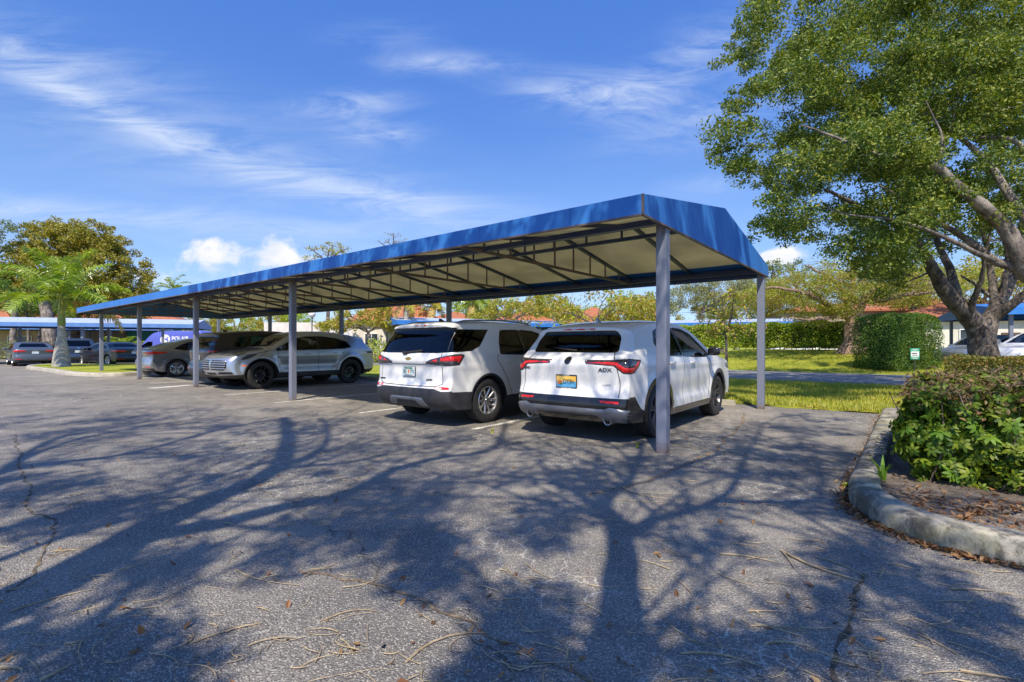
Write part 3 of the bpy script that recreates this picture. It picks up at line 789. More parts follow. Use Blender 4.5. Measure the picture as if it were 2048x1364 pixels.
carport('long blue fabric carport standing over the row of parked cars', 'carport', P1, AX, NX, 25.35, -0.73, 5.28, PF, PR,
        truss_s=[2.8 * k for k in range(1, 9)] + [25.1], rafter_s=[0.03] + [1.4 + 2.8 * k for k in range(0, 9)], posn=(0.0, NR), detail=True)
# left carport
LA = (at(389, 690, 34.5) - at(0, 690, 30.8)); LA.z = 0; LA.normalize(); LN = Vector((-LA.y, LA.x, 0))
lo = at(389, 690, 34.5); lo.z = 0
carport('faded blue carport with a pale roof behind the royal palm', 'carport', lo, -LA, LN, 22.0, 0.0, 5.2, [2.0, 6.5, 11.6, 17], [1.0, 6.5, 11.6, 17],
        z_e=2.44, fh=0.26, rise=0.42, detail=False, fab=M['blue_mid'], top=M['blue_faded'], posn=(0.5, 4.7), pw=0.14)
carport('faded blue carport roof edge just showing above the left carport', 'carport', lo + LN * 15.0 + LA * (-5.0), -LA, LN, 22.0, 0.0, 5.2, [1, 8], [1, 8],
        z_e=2.62, fh=0.26, rise=0.46, detail=False, fab=M['blue_mid'], top=M['blue_faded'], posn=(0.5, 4.7), pw=0.14)
# right carport behind the big tree
q0 = at(2006, 690, 21.0); q0.z = 0; q1 = at(1862, 690, 29.0); q1.z = 0
RN = (q1 - q0); wd = RN.length; RN.normalize(); RA = Vector((RN.y, -RN.x, 0))
carport('blue carport behind the big tree on the right', 'carport', q0, RA, RN, 12.0, 0.0, wd * 0.85, [0.4, 5.5, 11], [0.4, 5.5, 11],
        z_e=2.55, fh=0.28, rise=0.42, detail=False, posn=(0.4, wd * 0.8))
# far carports beyond the hedge
q0 = at(795, 690, 34.0); q0.z = 0.0; q1 = at(1180, 690, 41.0); q1.z = 0
A2 = (q1 - q0).normalized(); N2 = Vector((-A2.y, A2.x, 0))
carport('blue carport with a sun-bleached roof beyond the road, between the two white walls', 'carport', q0, A2, N2, 17.0, 0.0, 5.5, [0.3, 6, 11.5], [0.3, 6, 11.5],
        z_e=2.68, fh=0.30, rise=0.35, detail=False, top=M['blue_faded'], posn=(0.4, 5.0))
q0 = at(1612, 690, 40.0); q0.z = 0.3; q1 = at(1322, 690, 44.0); q1.z = 0.3
A3 = (q1 - q0); l3 = A3.length; A3.normalize(); N3 = Vector((A3.y, -A3.x, 0))
if N3.y < 0: N3 = -N3
carport('weathered blue carport roof showing over the long leafy hedge', 'carport', q0, A3, N3, l3, 0.0, 5.0, [0.3, 5, 10], [0.3, 5, 10],
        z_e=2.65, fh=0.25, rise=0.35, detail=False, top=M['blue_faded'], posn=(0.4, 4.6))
# ------------------------------------------------------------------ vehicles: one body builder, many bodies
def spline(P, per=10):
    """smooth curve through the rows of P (k columns), chord-length Hermite"""
    P = np.asarray(P, float); n = len(P)
    d = np.maximum(np.linalg.norm(np.diff(P[:, :2], axis=0), axis=1), 1e-4)
    t = np.concatenate([[0], np.cumsum(d)])
    T = np.zeros_like(P)
    sl = np.diff(P, axis=0) / d[:, None]
    T[0], T[-1] = sl[0], sl[-1]
    for i in range(1, n - 1): T[i] = (sl[i - 1] * d[i] + sl[i] * d[i - 1]) / (d[i] + d[i - 1])
    out = []
    for i in range(n - 1):
        for k in range(per):
            u = k / per; h = d[i]
            out.append((2 * u ** 3 - 3 * u ** 2 + 1) * P[i] + (u ** 3 - 2 * u ** 2 + u) * h * T[i] + (-2 * u ** 3 + 3 * u ** 2) * P[i + 1] + (u ** 3 - u ** 2) * h * T[i + 1])
    out.append(P[-1]); return np.array(out)
def inpoly(pts, poly):
    x, y = pts[:, 0], pts[:, 1]; c = np.zeros(len(pts), bool); n = len(poly); j = n - 1
    for i in range(n):
        xi, yi = poly[i]; xj, yj = poly[j]
        m = ((yi > y) != (yj > y)) & (x < (xj - xi) * (y - yi) / ((yj - yi) or 1e-12) + xi)
        c ^= m; j = i
    return c
def dens(poly, h, closed=True):
    out = []; n = len(poly)
    for i in range(n if closed else n - 1):
        a, b = np.array(poly[i], float), np.array(poly[(i + 1) % n], float)
        k = max(1, int(math.ceil(np.linalg.norm(b - a) / h)))
        for q in range(k): out.append(a + (b - a) * q / k)
    if not closed: out.append(np.array(poly[-1], float))
    return out
def rounded(poly, r, k=4):
    """round the corners of a polygon"""
    P = [np.array(p, float) for p in poly]; n = len(P); out = []
    for i in range(n):
        a, b, c = P[i - 1], P[i], P[(i + 1) % n]
        u, v = a - b, c - b; lu, lv = np.linalg.norm(u), np.linalg.norm(v)
        rr = min(r, lu * 0.45, lv * 0.45)
        s, e = b + u / lu * rr, b + v / lv * rr
        for q in range(k + 1):
            t = q / k; out.append((1 - t) ** 2 * s + 2 * t * (1 - t) * b + t * t * e)
    return [tuple(p) for p in out]
def cdt(outer, loops, h, extra=()):
    V = []; E = []
    def loop(poly, closed=True):
        b = len(V); V.extend(Vector((float(p[0]), float(p[1]))) for p in poly); n = len(poly)
        for i in range(n if closed else n - 1): E.append((b + i, b + (i + 1) % n))
    loop(outer)
    for l in loops: loop(dens(l, h * 0.9))
    o = np.array([(p[0], p[1]) for p in outer]); lo, hi = o.min(0), o.max(0)
    gx = np.arange(lo[0] + h / 2, hi[0], h); gy = np.arange(lo[1] + h / 2, hi[1], h)
    G = np.array([(x + (h / 2 if j % 2 else 0), y) for j, y in enumerate(gy) for x in gx])
    if len(G):
        G = G[inpoly(G, [tuple(p) for p in o])]
        B = np.array([(v.x, v.y) for v in V])
        keep = np.array([np.min(np.sum((B - g) ** 2, axis=1)) > (0.45 * h) ** 2 for g in G]) if len(G) else np.zeros(0, bool)
        for g in G[keep]: V.append(Vector((float(g[0]), float(g[1]))))
    for e in extra: V.append(Vector(e))
    vs, es, fs, _, _, _ = geometry.delaunay_2d_cdt(V, E, [], 0, 1e-6)
    vs = np.array([(v.x, v.y) for v in vs]); fs = np.array([f for f in fs if len(f) == 3])
    cen = vs[fs].mean(axis=1); fs = fs[inpoly(cen, [tuple(p) for p in o])]
    return vs, fs
def softplus(x, w): return w * np.log1p(np.exp(np.clip(x / w, -40, 40)))

class Car:
    def __init__(s, sp):
        s.sp = sp; s.h = sp.get('h', 0.055)
        S = spline(sp['prof'], 8)
        d = np.concatenate([[0], np.cumsum(np.linalg.norm(np.diff(S[:, :2], axis=0), axis=1))])
        n = int(d[-1] / (s.h * 0.85)); u = np.linspace(0, d[-1], n + 1)
        s.u = u; s.S = np.stack([np.interp(u, d, S[:, k]) for k in range(4)], axis=1); s.len = d[-1]
        s.ax = sp['axles']; s.R = sp['R']; s.RA = sp['R'] + sp.get('gap', 0.05)
        s.parts = {}; s.allV = []; s.allF = []; s.nv = 0
        s.build_shell()
    def Wf(s, x, z):
        sp = s.sp; x = np.asarray(x, float); z = np.asarray(z, float); L = sp['L']
        w = np.full(x.shape, sp['W'] / 2)
        w = w - sp.get('plan_r', 0.05) * np.clip((1.25 - x) / 1.25, 0, 1) ** 2 - sp.get('plan_f', 0.06) * np.clip((x - (L - 1.35)) / 1.35, 0, 1) ** 2
        zb = sp['belt'][0] + sp['belt'][1] * x
        w = w - sp.get('tumble', 0.40) * softplus(z - zb, 0.035)
        w = w - 0.30 * np.clip(0.50 - z, 0, 1) ** 2
        w = w - sp.get('scallop', 0.022) * np.exp(-((z - sp.get('scz', 0.60)) / 0.12) ** 2) * sstep(x, s.ax[0] + .35, s.ax[0] + .7) * (1 - sstep(x, s.ax[1] - .75, s.ax[1] - .35))
        w = w + sp.get('crease', 0.008) * np.exp(-((z - (sp.get('crz', 0.90) + sp.get('crs', -0.02) * x)) / 0.035) ** 2)
        for a in s.ax:
            r = np.hypot(x - a, z - s.R)
            w = w + sp.get('flare', 0.016) * np.exp(-((r - s.RA - 0.04) / 0.085) ** 2) * sstep(z, 0.25, 0.45)
        return w
    def strip(s, u, v):
        u = np.asarray(u, float); v = np.clip(np.asarray(v, float), -1, 1); k = s.sp.get('k', 3.0)
        P = [np.interp(u, s.u, s.S[:, i]) for i in range(4)]
        We = s.Wf(P[2], P[3]); e = 1 - (1 - np.abs(v)) ** 2.6
        g = 1 - np.clip(1 - e ** k, 0, 1) ** (1 / k)
        return np.stack([P[0] + (P[2] - P[0]) * g, np.sign(v) * e * We, P[1] + (P[3] - P[1]) * g], axis=-1)
    def uv_of(s, y, z, rear=True):
        """strip coordinates of the point seen at (y, z) from behind (or from the front)"""
        top = np.argmax(s.S[:, 1]); sel = slice(top, None) if rear else slice(0, top + 1)
        uu = s.u[sel]
        vv = math.copysign(1 - (1 - min(0.999, abs(y) / (s.sp['W'] / 2))) ** (1 / 2.6), y)
        u0 = uu[len(uu) // 2]
        for _ in range(12):
            pts = s.strip(uu, np.full(len(uu), vv))
            zz = pts[:, 2]; i = int(np.argmin(np.abs(zz - z)))
            u0 = uu[i]
            if 0 < i < len(uu) - 1:
                j = i + 1 if (zz[i + 1] - z) * (zz[i] - z) <= 0 else i - 1
                if abs(zz[j] - zz[i]) > 1e-6: u0 = uu[i] + (uu[j] - uu[i]) * np.clip((z - zz[i]) / (zz[j] - zz[i]), 0, 1)
            P = [np.interp(u0, s.u, s.S[:, q]) for q in range(4)]
            We = float(s.Wf(P[2], P[3])); e = abs(y) / We
            vn = math.copysign(1 - (1 - e) ** (1 / 2.6) if e < 0.9995 else 1.06, y)
            if abs(vn - vv) < 1e-4: break
            vv = 0.5 * vv + 0.5 * vn
        return u0, vv
    def put(s, key, V, Fc):
        s.parts.setdefault(key, []).append((V, Fc))
        s.allV.append(V); s.allF.append(Fc + s.nv); s.nv += len(V)
    def build_shell(s):
        sp = s.sp; h = s.h
        # ---- sides
        edge = [(a, b) for a, b in s.S[:, 2:4]]                 # front-bottom -> over the roof -> rear-bottom
        zb = sp.get('sill', 0.26)
        bot = []; xr, xf = edge[-1][0], edge[0][0]
        z0 = edge[-1][1]
        def arc(a):
            c = s.R; pts = []; r = s.RA
            t0 = math.asin(max(-1, min(1, (zb - c) / r)))
            for q in range(25):
                t = math.pi - t0 + (2 * t0 - math.pi) * q / 24
                pts.append((a + r * math.cos(t), c + r * math.sin(t)))
            return pts
        path = [(xr, z0), (max(xr + 0.02, s.ax[0] - s.RA - 0.12), zb)] if s.ax[0] - s.RA - .12 > xr + .03 else [(xr, z0)]
        path += arc(s.ax[0]) + [(s.ax[0] + s.RA + .2, zb), (s.ax[1] - s.RA - .2, zb)] + arc(s.ax[1])
        if s.ax[1] + s.RA + .12 < xf - .03: path.append((s.ax[1] + s.RA + .12, zb))
        path.append((xf, edge[0][1]))
        bot = dens(path, h, closed=False)[1:-1]
        outer = edge + [tuple(p) for p in bot]
        loops = []; rule = []
        for nm, poly in sp.get('side', []):
            loops.append(poly); rule.append((nm, poly))
        vs, fs = cdt(outer, loops, h)
        cen = vs[fs].mean(axis=1); lab = np.full(len(fs), -1)
        for i, (nm, poly) in enumerate(rule):
            m = inpoly(cen, poly) & (lab < 0); lab[m] = i
        a2 = (vs[fs[:, 1], 0] - vs[fs[:, 0], 0]) * (vs[fs[:, 2], 1] - vs[fs[:, 0], 1]) - (vs[fs[:, 2], 0] - vs[fs[:, 0], 0]) * (vs[fs[:, 1], 1] - vs[fs[:, 0], 1])
        fs = np.where((a2 > 0)[:, None], fs, fs[:, ::-1])       # counter-clockwise in (x, z): normal towards -y
        y = s.Wf(vs[:, 0], vs[:, 1])
        for sg in (1, -1):
            V3 = np.stack([vs[:, 0], sg * y, vs[:, 1]], axis=1)
            for i in range(-1, len(rule)):
                f = fs[lab == i]
                if len(f): s.put(('body' if i < 0 else rule[i][0], sg if i >= 0 else 0), V3, f[:, ::-1] if sg > 0 else f)
        # ---- the strip over the middle
        nv = int(sp.get('nv', 15)); vb = np.linspace(-1, 1, 2 * nv + 1)
        outer = [(u, -1.0) for u in s.u] + [(s.len, v) for v in vb[1:-1]] + [(u, 1.0) for u in s.u[::-1]] + [(0.0, v) for v in vb[::-1][1:-1]]
        sc = h * nv                                             # make cells square in the (u, v) plane
        loops = []; rule = []
        for nm, view, poly in sp.get('ends', []):
            q = [s.uv_of(yy, zz, view == 'rear') for yy, zz in dens(poly, 0.06)]
            loops.append([(a, b * sc) for a, b in q]); rule.append((nm, loops[-1]))
        vs, fs = cdt([(a, b * sc) for a, b in outer], loops, h)
        cen = vs[fs].mean(axis=1); lab = np.full(len(fs), -1)
        for i, (nm, poly) in enumerate(rule):
            m = inpoly(cen, poly) & (lab < 0); lab[m] = i
        V3 = s.strip(vs[:, 0], np.clip(vs[:, 1] / sc, -1, 1))
        # orient outwards
        n = np.cross(V3[fs[:, 1]] - V3[fs[:, 0]], V3[fs[:, 2]] - V3[fs[:, 0]])
        c = V3[fs].mean(axis=1) - np.array([sp['L'] / 2, 0, 0.75])
        if np.sum(np.sum(n * c, axis=1)) < 0: fs = fs[:, ::-1]
        a2 = (vs[fs[:, 1], 0] - vs[fs[:, 0], 0]) * (vs[fs[:, 2], 1] - vs[fs[:, 0], 1]) - (vs[fs[:, 2], 0] - vs[fs[:, 0], 0]) * (vs[fs[:, 1], 1] - vs[fs[:, 0], 1])
        maj = np.sign(np.median(np.sign(a2))); fs = np.where((np.sign(a2) == maj)[:, None], fs, fs[:, ::-1])
        for i in range(-1, len(rule)):
            f = fs[lab == i]
            if len(f): s.put(('body' if i < 0 else rule[i][0], 0), V3, f)
        # ---- smooth normals across all pieces
        V = np.concatenate(s.allV); Fa = np.concatenate(s.allF)
        fn = np.cross(V[Fa[:, 1]] - V[Fa[:, 0]], V[Fa[:, 2]] - V[Fa[:, 0]])
        key = np.round(V, 3); _, inv = np.unique(key, axis=0, return_inverse=True); inv = inv.ravel()
        N = np.zeros((inv.max() + 1, 3))
        for k in range(3): np.add.at(N, inv[Fa[:, k]], fn)
        N /= np.maximum(np.linalg.norm(N, axis=1), 1e-12)[:, None]
        s.N = N[inv]; s.V = V
        s.bvh = BVHTree.FromPolygons([tuple(v) for v in V], [tuple(int(i) for i in f) for f in Fa])
    # ---- write out
    def assemble(s, t, mats, label_glass=False):
        off = s.off; s.root = t
        base = 0; acc = {}
        k = 0
        order = []
        # rebuild the order of put() calls to slice normals
        for key, lst in s.parts.items():
            for item in lst: order.append((key, item))
        # normals were stacked in call order; find each chunk by identity
        starts = {}; b = 0
        for V in s.allV: starts.setdefault(id(V), []).append(b); b += len(V)
        used = {}
        for key, lst in s.parts.items():
            Vs = []; Fs = []; Ns = []; nb = 0
            for (V, Fc) in lst:
                st = starts[id(V)][0]
                idx = np.unique(Fc); remap = np.full(len(V), -1); remap[idx] = np.arange(len(idx))
                Vs.append(V[idx]); Ns.append(s.N[st + idx]); Fs.append(remap[Fc] + nb); nb += len(idx)
            V = np.concatenate(Vs); Fc = np.concatenate(Fs); Nn = np.concatenate(Ns)
            nm = key[0]; mt = mats.get(nm) or mats.get(nm.split(':')[0]) or (mats['cladding'] if nm.startswith('bumper') else mats['body'])
            base_nm = nm.split(':')[0]
            if base_nm in ('window', 'windshield', 'rear_window'): V = V - Nn * 0.007
            o = mesh_np(base_nm, V + off, Fc, mt, t, True, normals=Nn)
            acc.setdefault(nm, []).append((o, key[1]))
        s.acc = acc; return acc
    def ray(s, view, a, b):
        if view == 'rear': o, d = (-2, a, b), (1, 0, 0)
        elif view == 'front': o, d = (s.sp['L'] + 2, a, b), (-1, 0, 0)
        elif view in ('wrapL', 'wrapR'):                        # round a rear corner: a = angle about a point inside the corner
            f = a / 0.5; sy = 1 if view == 'wrapL' else -1; dx_, dy_ = -math.cos(f), sy * math.sin(f)
            o, d = (.55 + 3 * dx_, sy * .45 + 3 * dy_, b), (-dx_, -dy_, 0)
        elif view == 'left': o, d = (a, 3, b), (0, -1, 0)
        elif view == 'right': o, d = (a, -3, b), (0, 1, 0)
        else: o, d = (a, b, 4), (0, 0, -1)
        p, n, i, dist = s.bvh.ray_cast(Vector(o), Vector(d))
        if p is None: return None
        if n.dot(Vector(d)) > 0: n = -n
        return p, n
    def patch_mesh(s, view, poly, lift=0.006, h=0.03, edge=0.001):
        P = dens(poly, h); vs, fs = cdt([tuple(p) for p in P], [], h)
        out = []; ok = np.ones(len(vs), bool)
        B = np.array(P)
        for i, (a, b) in enumerate(vs):
            r = s.ray(view, a, b)
            if r is None or (view == 'rear' and r[0].x > 0.8) or (view == 'front' and r[0].x < s.sp['L'] - 1.3): ok[i] = False; out.append((0, 0, 0)); continue
            dmin = np.sqrt(np.min(np.sum((B - (a, b)) ** 2, axis=1)))
            l = edge + (lift - edge) * min(1.0, dmin / (0.012 + lift)) ** 0.5
            out.append(tuple(r[0] + r[1] * l))
        fs = fs[ok[fs].all(axis=1)]
        V = np.array(out)
        # cut faces that bridge a silhouette edge
        if len(fs):
            e = np.max([np.linalg.norm(V[fs[:, i]] - V[fs[:, (i + 1) % 3]], axis=1) for i in range(3)], axis=0)
            fs = fs[e < h * 7]
        if len(fs):                                             # drop crumbs cut off at the silhouette
            lab = np.arange(len(V))
            for _ in range(200):
                m = lab[fs].min(axis=1); new = lab.copy()
                for k in range(3): np.minimum.at(new, fs[:, k], m)
                if (new == lab).all(): break
                lab = new
            g = lab[fs[:, 0]]; u, c = np.unique(g, return_counts=True); fs = fs[np.isin(g, u[c >= max(4, c.max() * .12)])]
        return V, fs
    def patches(s, name, lst, mat, parent=None, lift=0.006, h=0.03):
        """lst of (view, polygon); one part on the left, one on the right, one in the middle"""
        grp = {}
        for v, p in lst:
            if v in ('left', 'right'): k = v
            elif v in ('wrapL', 'wrapR'): k = 'left' if v == 'wrapL' else 'right'
            else:
                ys = [q[1] if v == 'top' else q[0] for q in p]; k = 'left' if min(ys) > 0.01 else 'right' if max(ys) < -0.01 else 'mid'
            grp.setdefault(k, []).append((v, p))
        res = {}
        for k, l in grp.items():
            par = parent
            if isinstance(parent, dict): par = parent.get(k) or next(iter(parent.values()))
            res[k] = s.patch_part(name, l, mat, par, lift, h)
        return {k: o for k, o in res.items() if o}
    def patch_part(s, name, lst, mat, parent, lift, h):
        Vs = []; Fs = []; nb = 0
        for view, poly in lst:
            V, fs = s.patch_mesh(view, poly, lift, h)
            if len(fs) == 0: continue
            n = np.cross(V[fs[:, 1]] - V[fs[:, 0]], V[fs[:, 2]] - V[fs[:, 0]]).sum(0)
            want = {'rear': (-1, 0, 0), 'front': (1, 0, 0), 'left': (0, 1, 0), 'right': (0, -1, 0), 'top': (0, 0, 1), 'wrapL': (-1, 1, 0), 'wrapR': (-1, -1, 0)}[view]
            if np.dot(n, want) < 0: fs = fs[:, ::-1]
            Vs.append(V); Fs.append(fs + nb); nb += len(V)
        if not Vs: return None
        return mesh_np(name, np.concatenate(Vs) + s.off, np.concatenate(Fs), mat, parent or s.root, True)
    def ribbons(s, name, lst, width, mat, parent=None, lift=0.0015, closed=False, h=0.03):
        Vs = []; Fs = []; b = 0
        for view, line in lst:
            P = dens(line, h, closed); n = len(P)
            for i, p in enumerate(P):
                if closed: d = P[(i + 1) % n] - P[i - 1]
                else: d = P[min(i + 1, n - 1)] - P[max(i - 1, 0)]
                d = d / (np.linalg.norm(d) + 1e-9); q = np.array((-d[1], d[0])) * width / 2
                prev = None
                for sg in (-1, 1):
                    r = s.ray(view, *(p + q * sg)) or s.ray(view, *p)
                    Vs.append(tuple(r[0] + r[1] * lift) if r else None)
            for i in range(n if closed else n - 1):
                j = (i + 1) % n; q = (b + 2 * i, b + 2 * i + 1, b + 2 * j + 1, b + 2 * j)
                if all(Vs[k] is not None for k in q): Fs.append(q)
            b += 2 * n
        if not Fs: return None
        V = np.array([v if v is not None else (0, 0, 0) for v in Vs])
        V = V + s.off; Fs = np.array(Fs)
        e = np.max([np.linalg.norm(V[Fs[:, i]] - V[Fs[:, (i + 1) % 4]], axis=1) for i in range(4)], axis=0)
        Fs = Fs[e < max(width, h) * 5]
        used = np.unique(Fs); rm = np.full(len(V), -1); rm[used] = np.arange(len(used))
        return mesh_np(name, V[used], rm[Fs], mat, parent or s.root, True)

def wheel(root, loc, R_, wdt, rimR, side, style, rim_mat, steer=0.0):
    """side +1 left, -1 right; a wheel > tyre, rim"""
    rot = Matrix.Rotation(steer, 4, 'Z')
    hub = MB(); hub.lathe([(0.0, 0.03), (0.15, 0.03), (0.16, 0.02), (0.16, -0.02), (0.0, -0.02)], 20, 'Y')
    o = hub.build('wheel', M['steel'], root, smooth=True); o.location = loc; o.rotation_euler = (0, 0, (0 if side > 0 else math.pi) + steer)
    t = MB(); hw = wdt / 2
    prof = [(rimR - 0.012, hw * 0.80), (rimR + 0.006, hw * 0.92), (rimR + 0.03, hw * 0.985), (rimR + (R_ - rimR) * 0.55, hw * 1.02), (R_ - 0.028, hw * 0.97), (R_ - 0.010, hw * 0.90)]
    tread = []
    for a in (0.72, 0.70, 0.46, 0.44, 0.40, 0.16, 0.14, 0.10):
        pass
    for a0, a1 in ((0.86, 0.52), (0.47, 0.20), (0.15, -0.15), (-0.20, -0.47), (-0.52, -0.86)):
        tread += [(R_ - 0.009, hw * a0 + .0), (R_ - 0.002, hw * a0 - .003), (R_ - 0.0, hw * (a0 + a1) / 2), (R_ - 0.002, hw * a1 + .003), (R_ - 0.009, hw * a1)]
    prof += tread + [(r, -y) for r, y in prof[::-1]]
    t.lathe(prof, 48, 'Y'); t.build('tyre', M['rubber'], o, smooth=True)
    r = MB(); f = hw * 0.70
    r.lathe([(rimR + 0.004, hw * 0.86), (rimR - 0.006, hw * 0.93), (rimR - 0.022, hw * 0.88), (rimR - 0.034, hw * 0.62), (rimR - 0.045, -hw * 0.8), (rimR, -hw * 0.9)], 40, 'Y')
    r.lathe([(0.0, f), (0.03, f), (0.034, f - 0.006), (0.062, f - 0.012), (0.070, f - 0.05), (0.06, f - 0.08)], 20, 'Y')
    def spoke(ang, w0, w1, r0=0.05, r1=None, dep=0.035, fwd=0.0):
        r1 = r1 or rimR - 0.02
        e = Vector((math.cos(ang), 0, math.sin(ang))); c = Vector((-math.sin(ang), 0, math.cos(ang))); yv = Vector((0, 1, 0))
        y0, y1 = f - 0.012, hw * 0.84
        V = []
        for rr, ww, yy in ((r0, w0, y0), (r1, w1, y1)):
            cc = e * rr + c * (fwd if rr == r1 else 0)
            V += [cc - c * ww / 2 + yv * (yy - 0.008), cc - c * ww * 0.3 + yv * yy, cc + c * ww * 0.3 + yv * yy, cc + c * ww / 2 + yv * (yy - 0.008), cc + c * ww * 0.4 + yv * (yy - dep), cc - c * ww * 0.4 + yv * (yy - dep)]
        r.add(V, [(0, 1, 7, 6), (1, 2, 8, 7), (2, 3, 9, 8), (3, 4, 10, 9), (4, 5, 11, 10), (5, 0, 6, 11)])
    n = {'five_v': 5, 'five': 5, 'multi': 10, 'ten': 10, 'aero': 5}[style]
    for k in range(n):
        a = 2 * math.pi * k / n + 0.3
        if style == 'five_v':
            for sg in (-1, 1): spoke(a + sg * 0.10, 0.034, 0.040, fwd=sg * 0.055)
        elif style == 'five': 
            for sg in (-1, 1): spoke(a + sg * 0.08, 0.030, 0.030, fwd=sg * 0.022)
        elif style == 'aero':
            spoke(a, 0.05, 0.16, dep=0.02); spoke(a + math.pi / 5, 0.02, 0.03)
        else: spoke(a, 0.030, 0.036, fwd=0.012 * (-1) ** k)
    for k in range(5):
        a = 2 * math.pi * k / 5 + 0.9; r.box((0.048 * math.cos(a), f - 0.004, 0.048 * math.sin(a)), (0.012, 0.012, 0.012))
    r.build('rim', rim_mat, o, smooth=True)
    return o

def finish_car(c, t, mats, style='five', rim=None, detail=2, seats=True, tyre_w=0.235, rim_r=0.245, steer=0.0, tint=None):
    sp = c.sp; L = sp['L']; off = c.off
    # arches' inner liners, underbody
    mb = MB()
    for a in c.ax:
        for sg in (1, -1):
            V = []; Fs = []; n = 20
            yo = float(c.Wf(np.array(a), np.array(c.R + c.RA - .02))) - 0.012; yi = yo - 0.36
            r = c.RA + 0.002
            for k in range(n + 1):
                th = math.pi * (k / n) * 1.16 - 0.08 * math.pi
                for yy in (yo, yi): V.append((a + off[0] + r * math.cos(th), sg * yy, c.R + r * math.sin(th)))
            for k in range(n): Fs.append((2 * k, 2 * k + 1, 2 * k + 3, 2 * k + 2))
            b = len(V); V.append((a + off[0], sg * yi, c.R))
            for k in range(n): Fs.append((2 * k + 1, 2 * k + 3, b))
            mb.add(V, Fs)
    x0, x1 = sp.get('floor', (0.30, L - 0.45))
    mb.box(((x0 + x1) / 2 + off[0], 0, sp.get('floorz', 0.29)), (x1 - x0, sp['W'] * 0.74, 0.10))
    mb.box(((c.ax[0] + c.ax[1]) / 2 + off[0], 0, sp.get('floorz', 0.29)), ((c.ax[1] - c.ax[0]) - 2 * c.RA - 0.05, sp['W'] * 0.93, 0.10))
    mb.build('underbody', M['under'], t)
    # wheels
    for a in c.ax:
        for sg in (1, -1):
            yo = sp['W'] / 2 - 0.012 - tyre_w / 2 + sp.get('poke', 0.0)
            st = steer if a == max(c.ax) else 0.0
            wheel(t, (a + off[0], sg * yo, c.R), c.R, tyre_w, rim_r, sg, style, rim or M['alloy'], st)
    if seats:
        mb = MB(); ox = off[0]; zc = sp.get('cush', 0.62); w2 = sp['W'] * 0.22
        xf = sp.get('xseat', L * 0.52); xr = xf - 0.92
        top = zc + 0.62
        for y in (-w2, w2):
            mb.box((xf + ox + .22, y, zc - .06), (0.5, 0.5, 0.16))
            mb.box((xf + ox - .08, y, zc + .28), (0.16, 0.48, 0.62), Matrix.Rotation(R(-14), 3, 'Y'))
            mb.box((xf + ox - .18, y, top + .07), (0.10, 0.26, 0.17), Matrix.Rotation(R(-10), 3, 'Y'))
            mb.box((xr + ox - .18, y, top + .03), (0.09, 0.24, 0.14), Matrix.Rotation(R(-10), 3, 'Y'))
        mb.box((xr + ox + .22, 0, zc - .06), (0.5, sp['W'] * 0.7, 0.16))
        mb.box((xr + ox - .08, 0, zc + .25), (0.16, sp['W'] * 0.7, 0.56), Matrix.Rotation(R(-14), 3, 'Y'))
        mb.box((c.ax[1] + ox - .62, 0, sp.get('dash', 0.92)), (0.42, sp['W'] * 0.74, 0.22))
        mb.box((L / 2 + ox, 0, 0.40), (L * 0.55, sp['W'] * 0.80, 0.12))
        V0 = len(mb.v)
        ring = [(0.0 + xf + ox + .52 + .05 * math.sin(th), w2 + 0.18 * math.cos(th), sp.get('dash', .92) + 0.04 + .17 * math.sin(th)) for th in np.linspace(0, 2 * math.pi, 17)]
        mb.tube(ring, 0.014, 6)
        mb.build('interior', M['cloth'], t, bevel=0.03 if detail > 1 else 0.0)
def mirror_part(c, t, x, z, mat, w=0.20, h=0.14):
    for sg in (1, -1):
        y = float(c.Wf(np.array(x), np.array(z)))
        mb = MB()
        V = []; Fs = []; nu, nw = 12, 16; sgn = lambda q, e: math.copysign(abs(q) ** e, q)
        for i in range(nu + 1):
            for j in range(nw):
                a, b = -math.pi / 2 + math.pi * i / nu, 2 * math.pi * j / nw
                ca, sa = sgn(math.cos(a), .6), sgn(math.sin(a), .6)
                V.append((x + c.off[0] - .01 + .075 * ca * sgn(math.cos(b), .7) * (1.15 if math.cos(b) > 0 else .75) - .03 * abs(sa) * 0, sg * (y + .135 + .5 * w * ca * sgn(math.sin(b), .7)), z + .045 + .5 * h * sa))
        for i in range(nu):
            for j in range(nw): Fs.append((i * nw + j, i * nw + (j + 1) % nw, (i + 1) * nw + (j + 1) % nw, (i + 1) * nw + j))
        mb.add(V, Fs)
        mb.box((x + c.off[0] + .01, sg * (y + 0.03), z - 0.005), (0.06, 0.10, 0.03))
        o = mb.build('mirror', mat, t, smooth=True)
def plate(c, t, y, z, view, w=0.305, h=0.152, build=None, tilt=0.0, lift=0.012):
    """licence plate with its frame; returns (object, matrix of its face)"""
    p, n = c.ray(view, y, z)
    sx = -1 if view == 'rear' else 1
    x = p.x + c.off[0] + sx * lift
    mb = MB(); mb.box((x, y, z), (0.012, w, h), Matrix.Rotation(tilt, 3, 'Y'))
    return mb, Vector((x + sx * 0.0065, y, z))
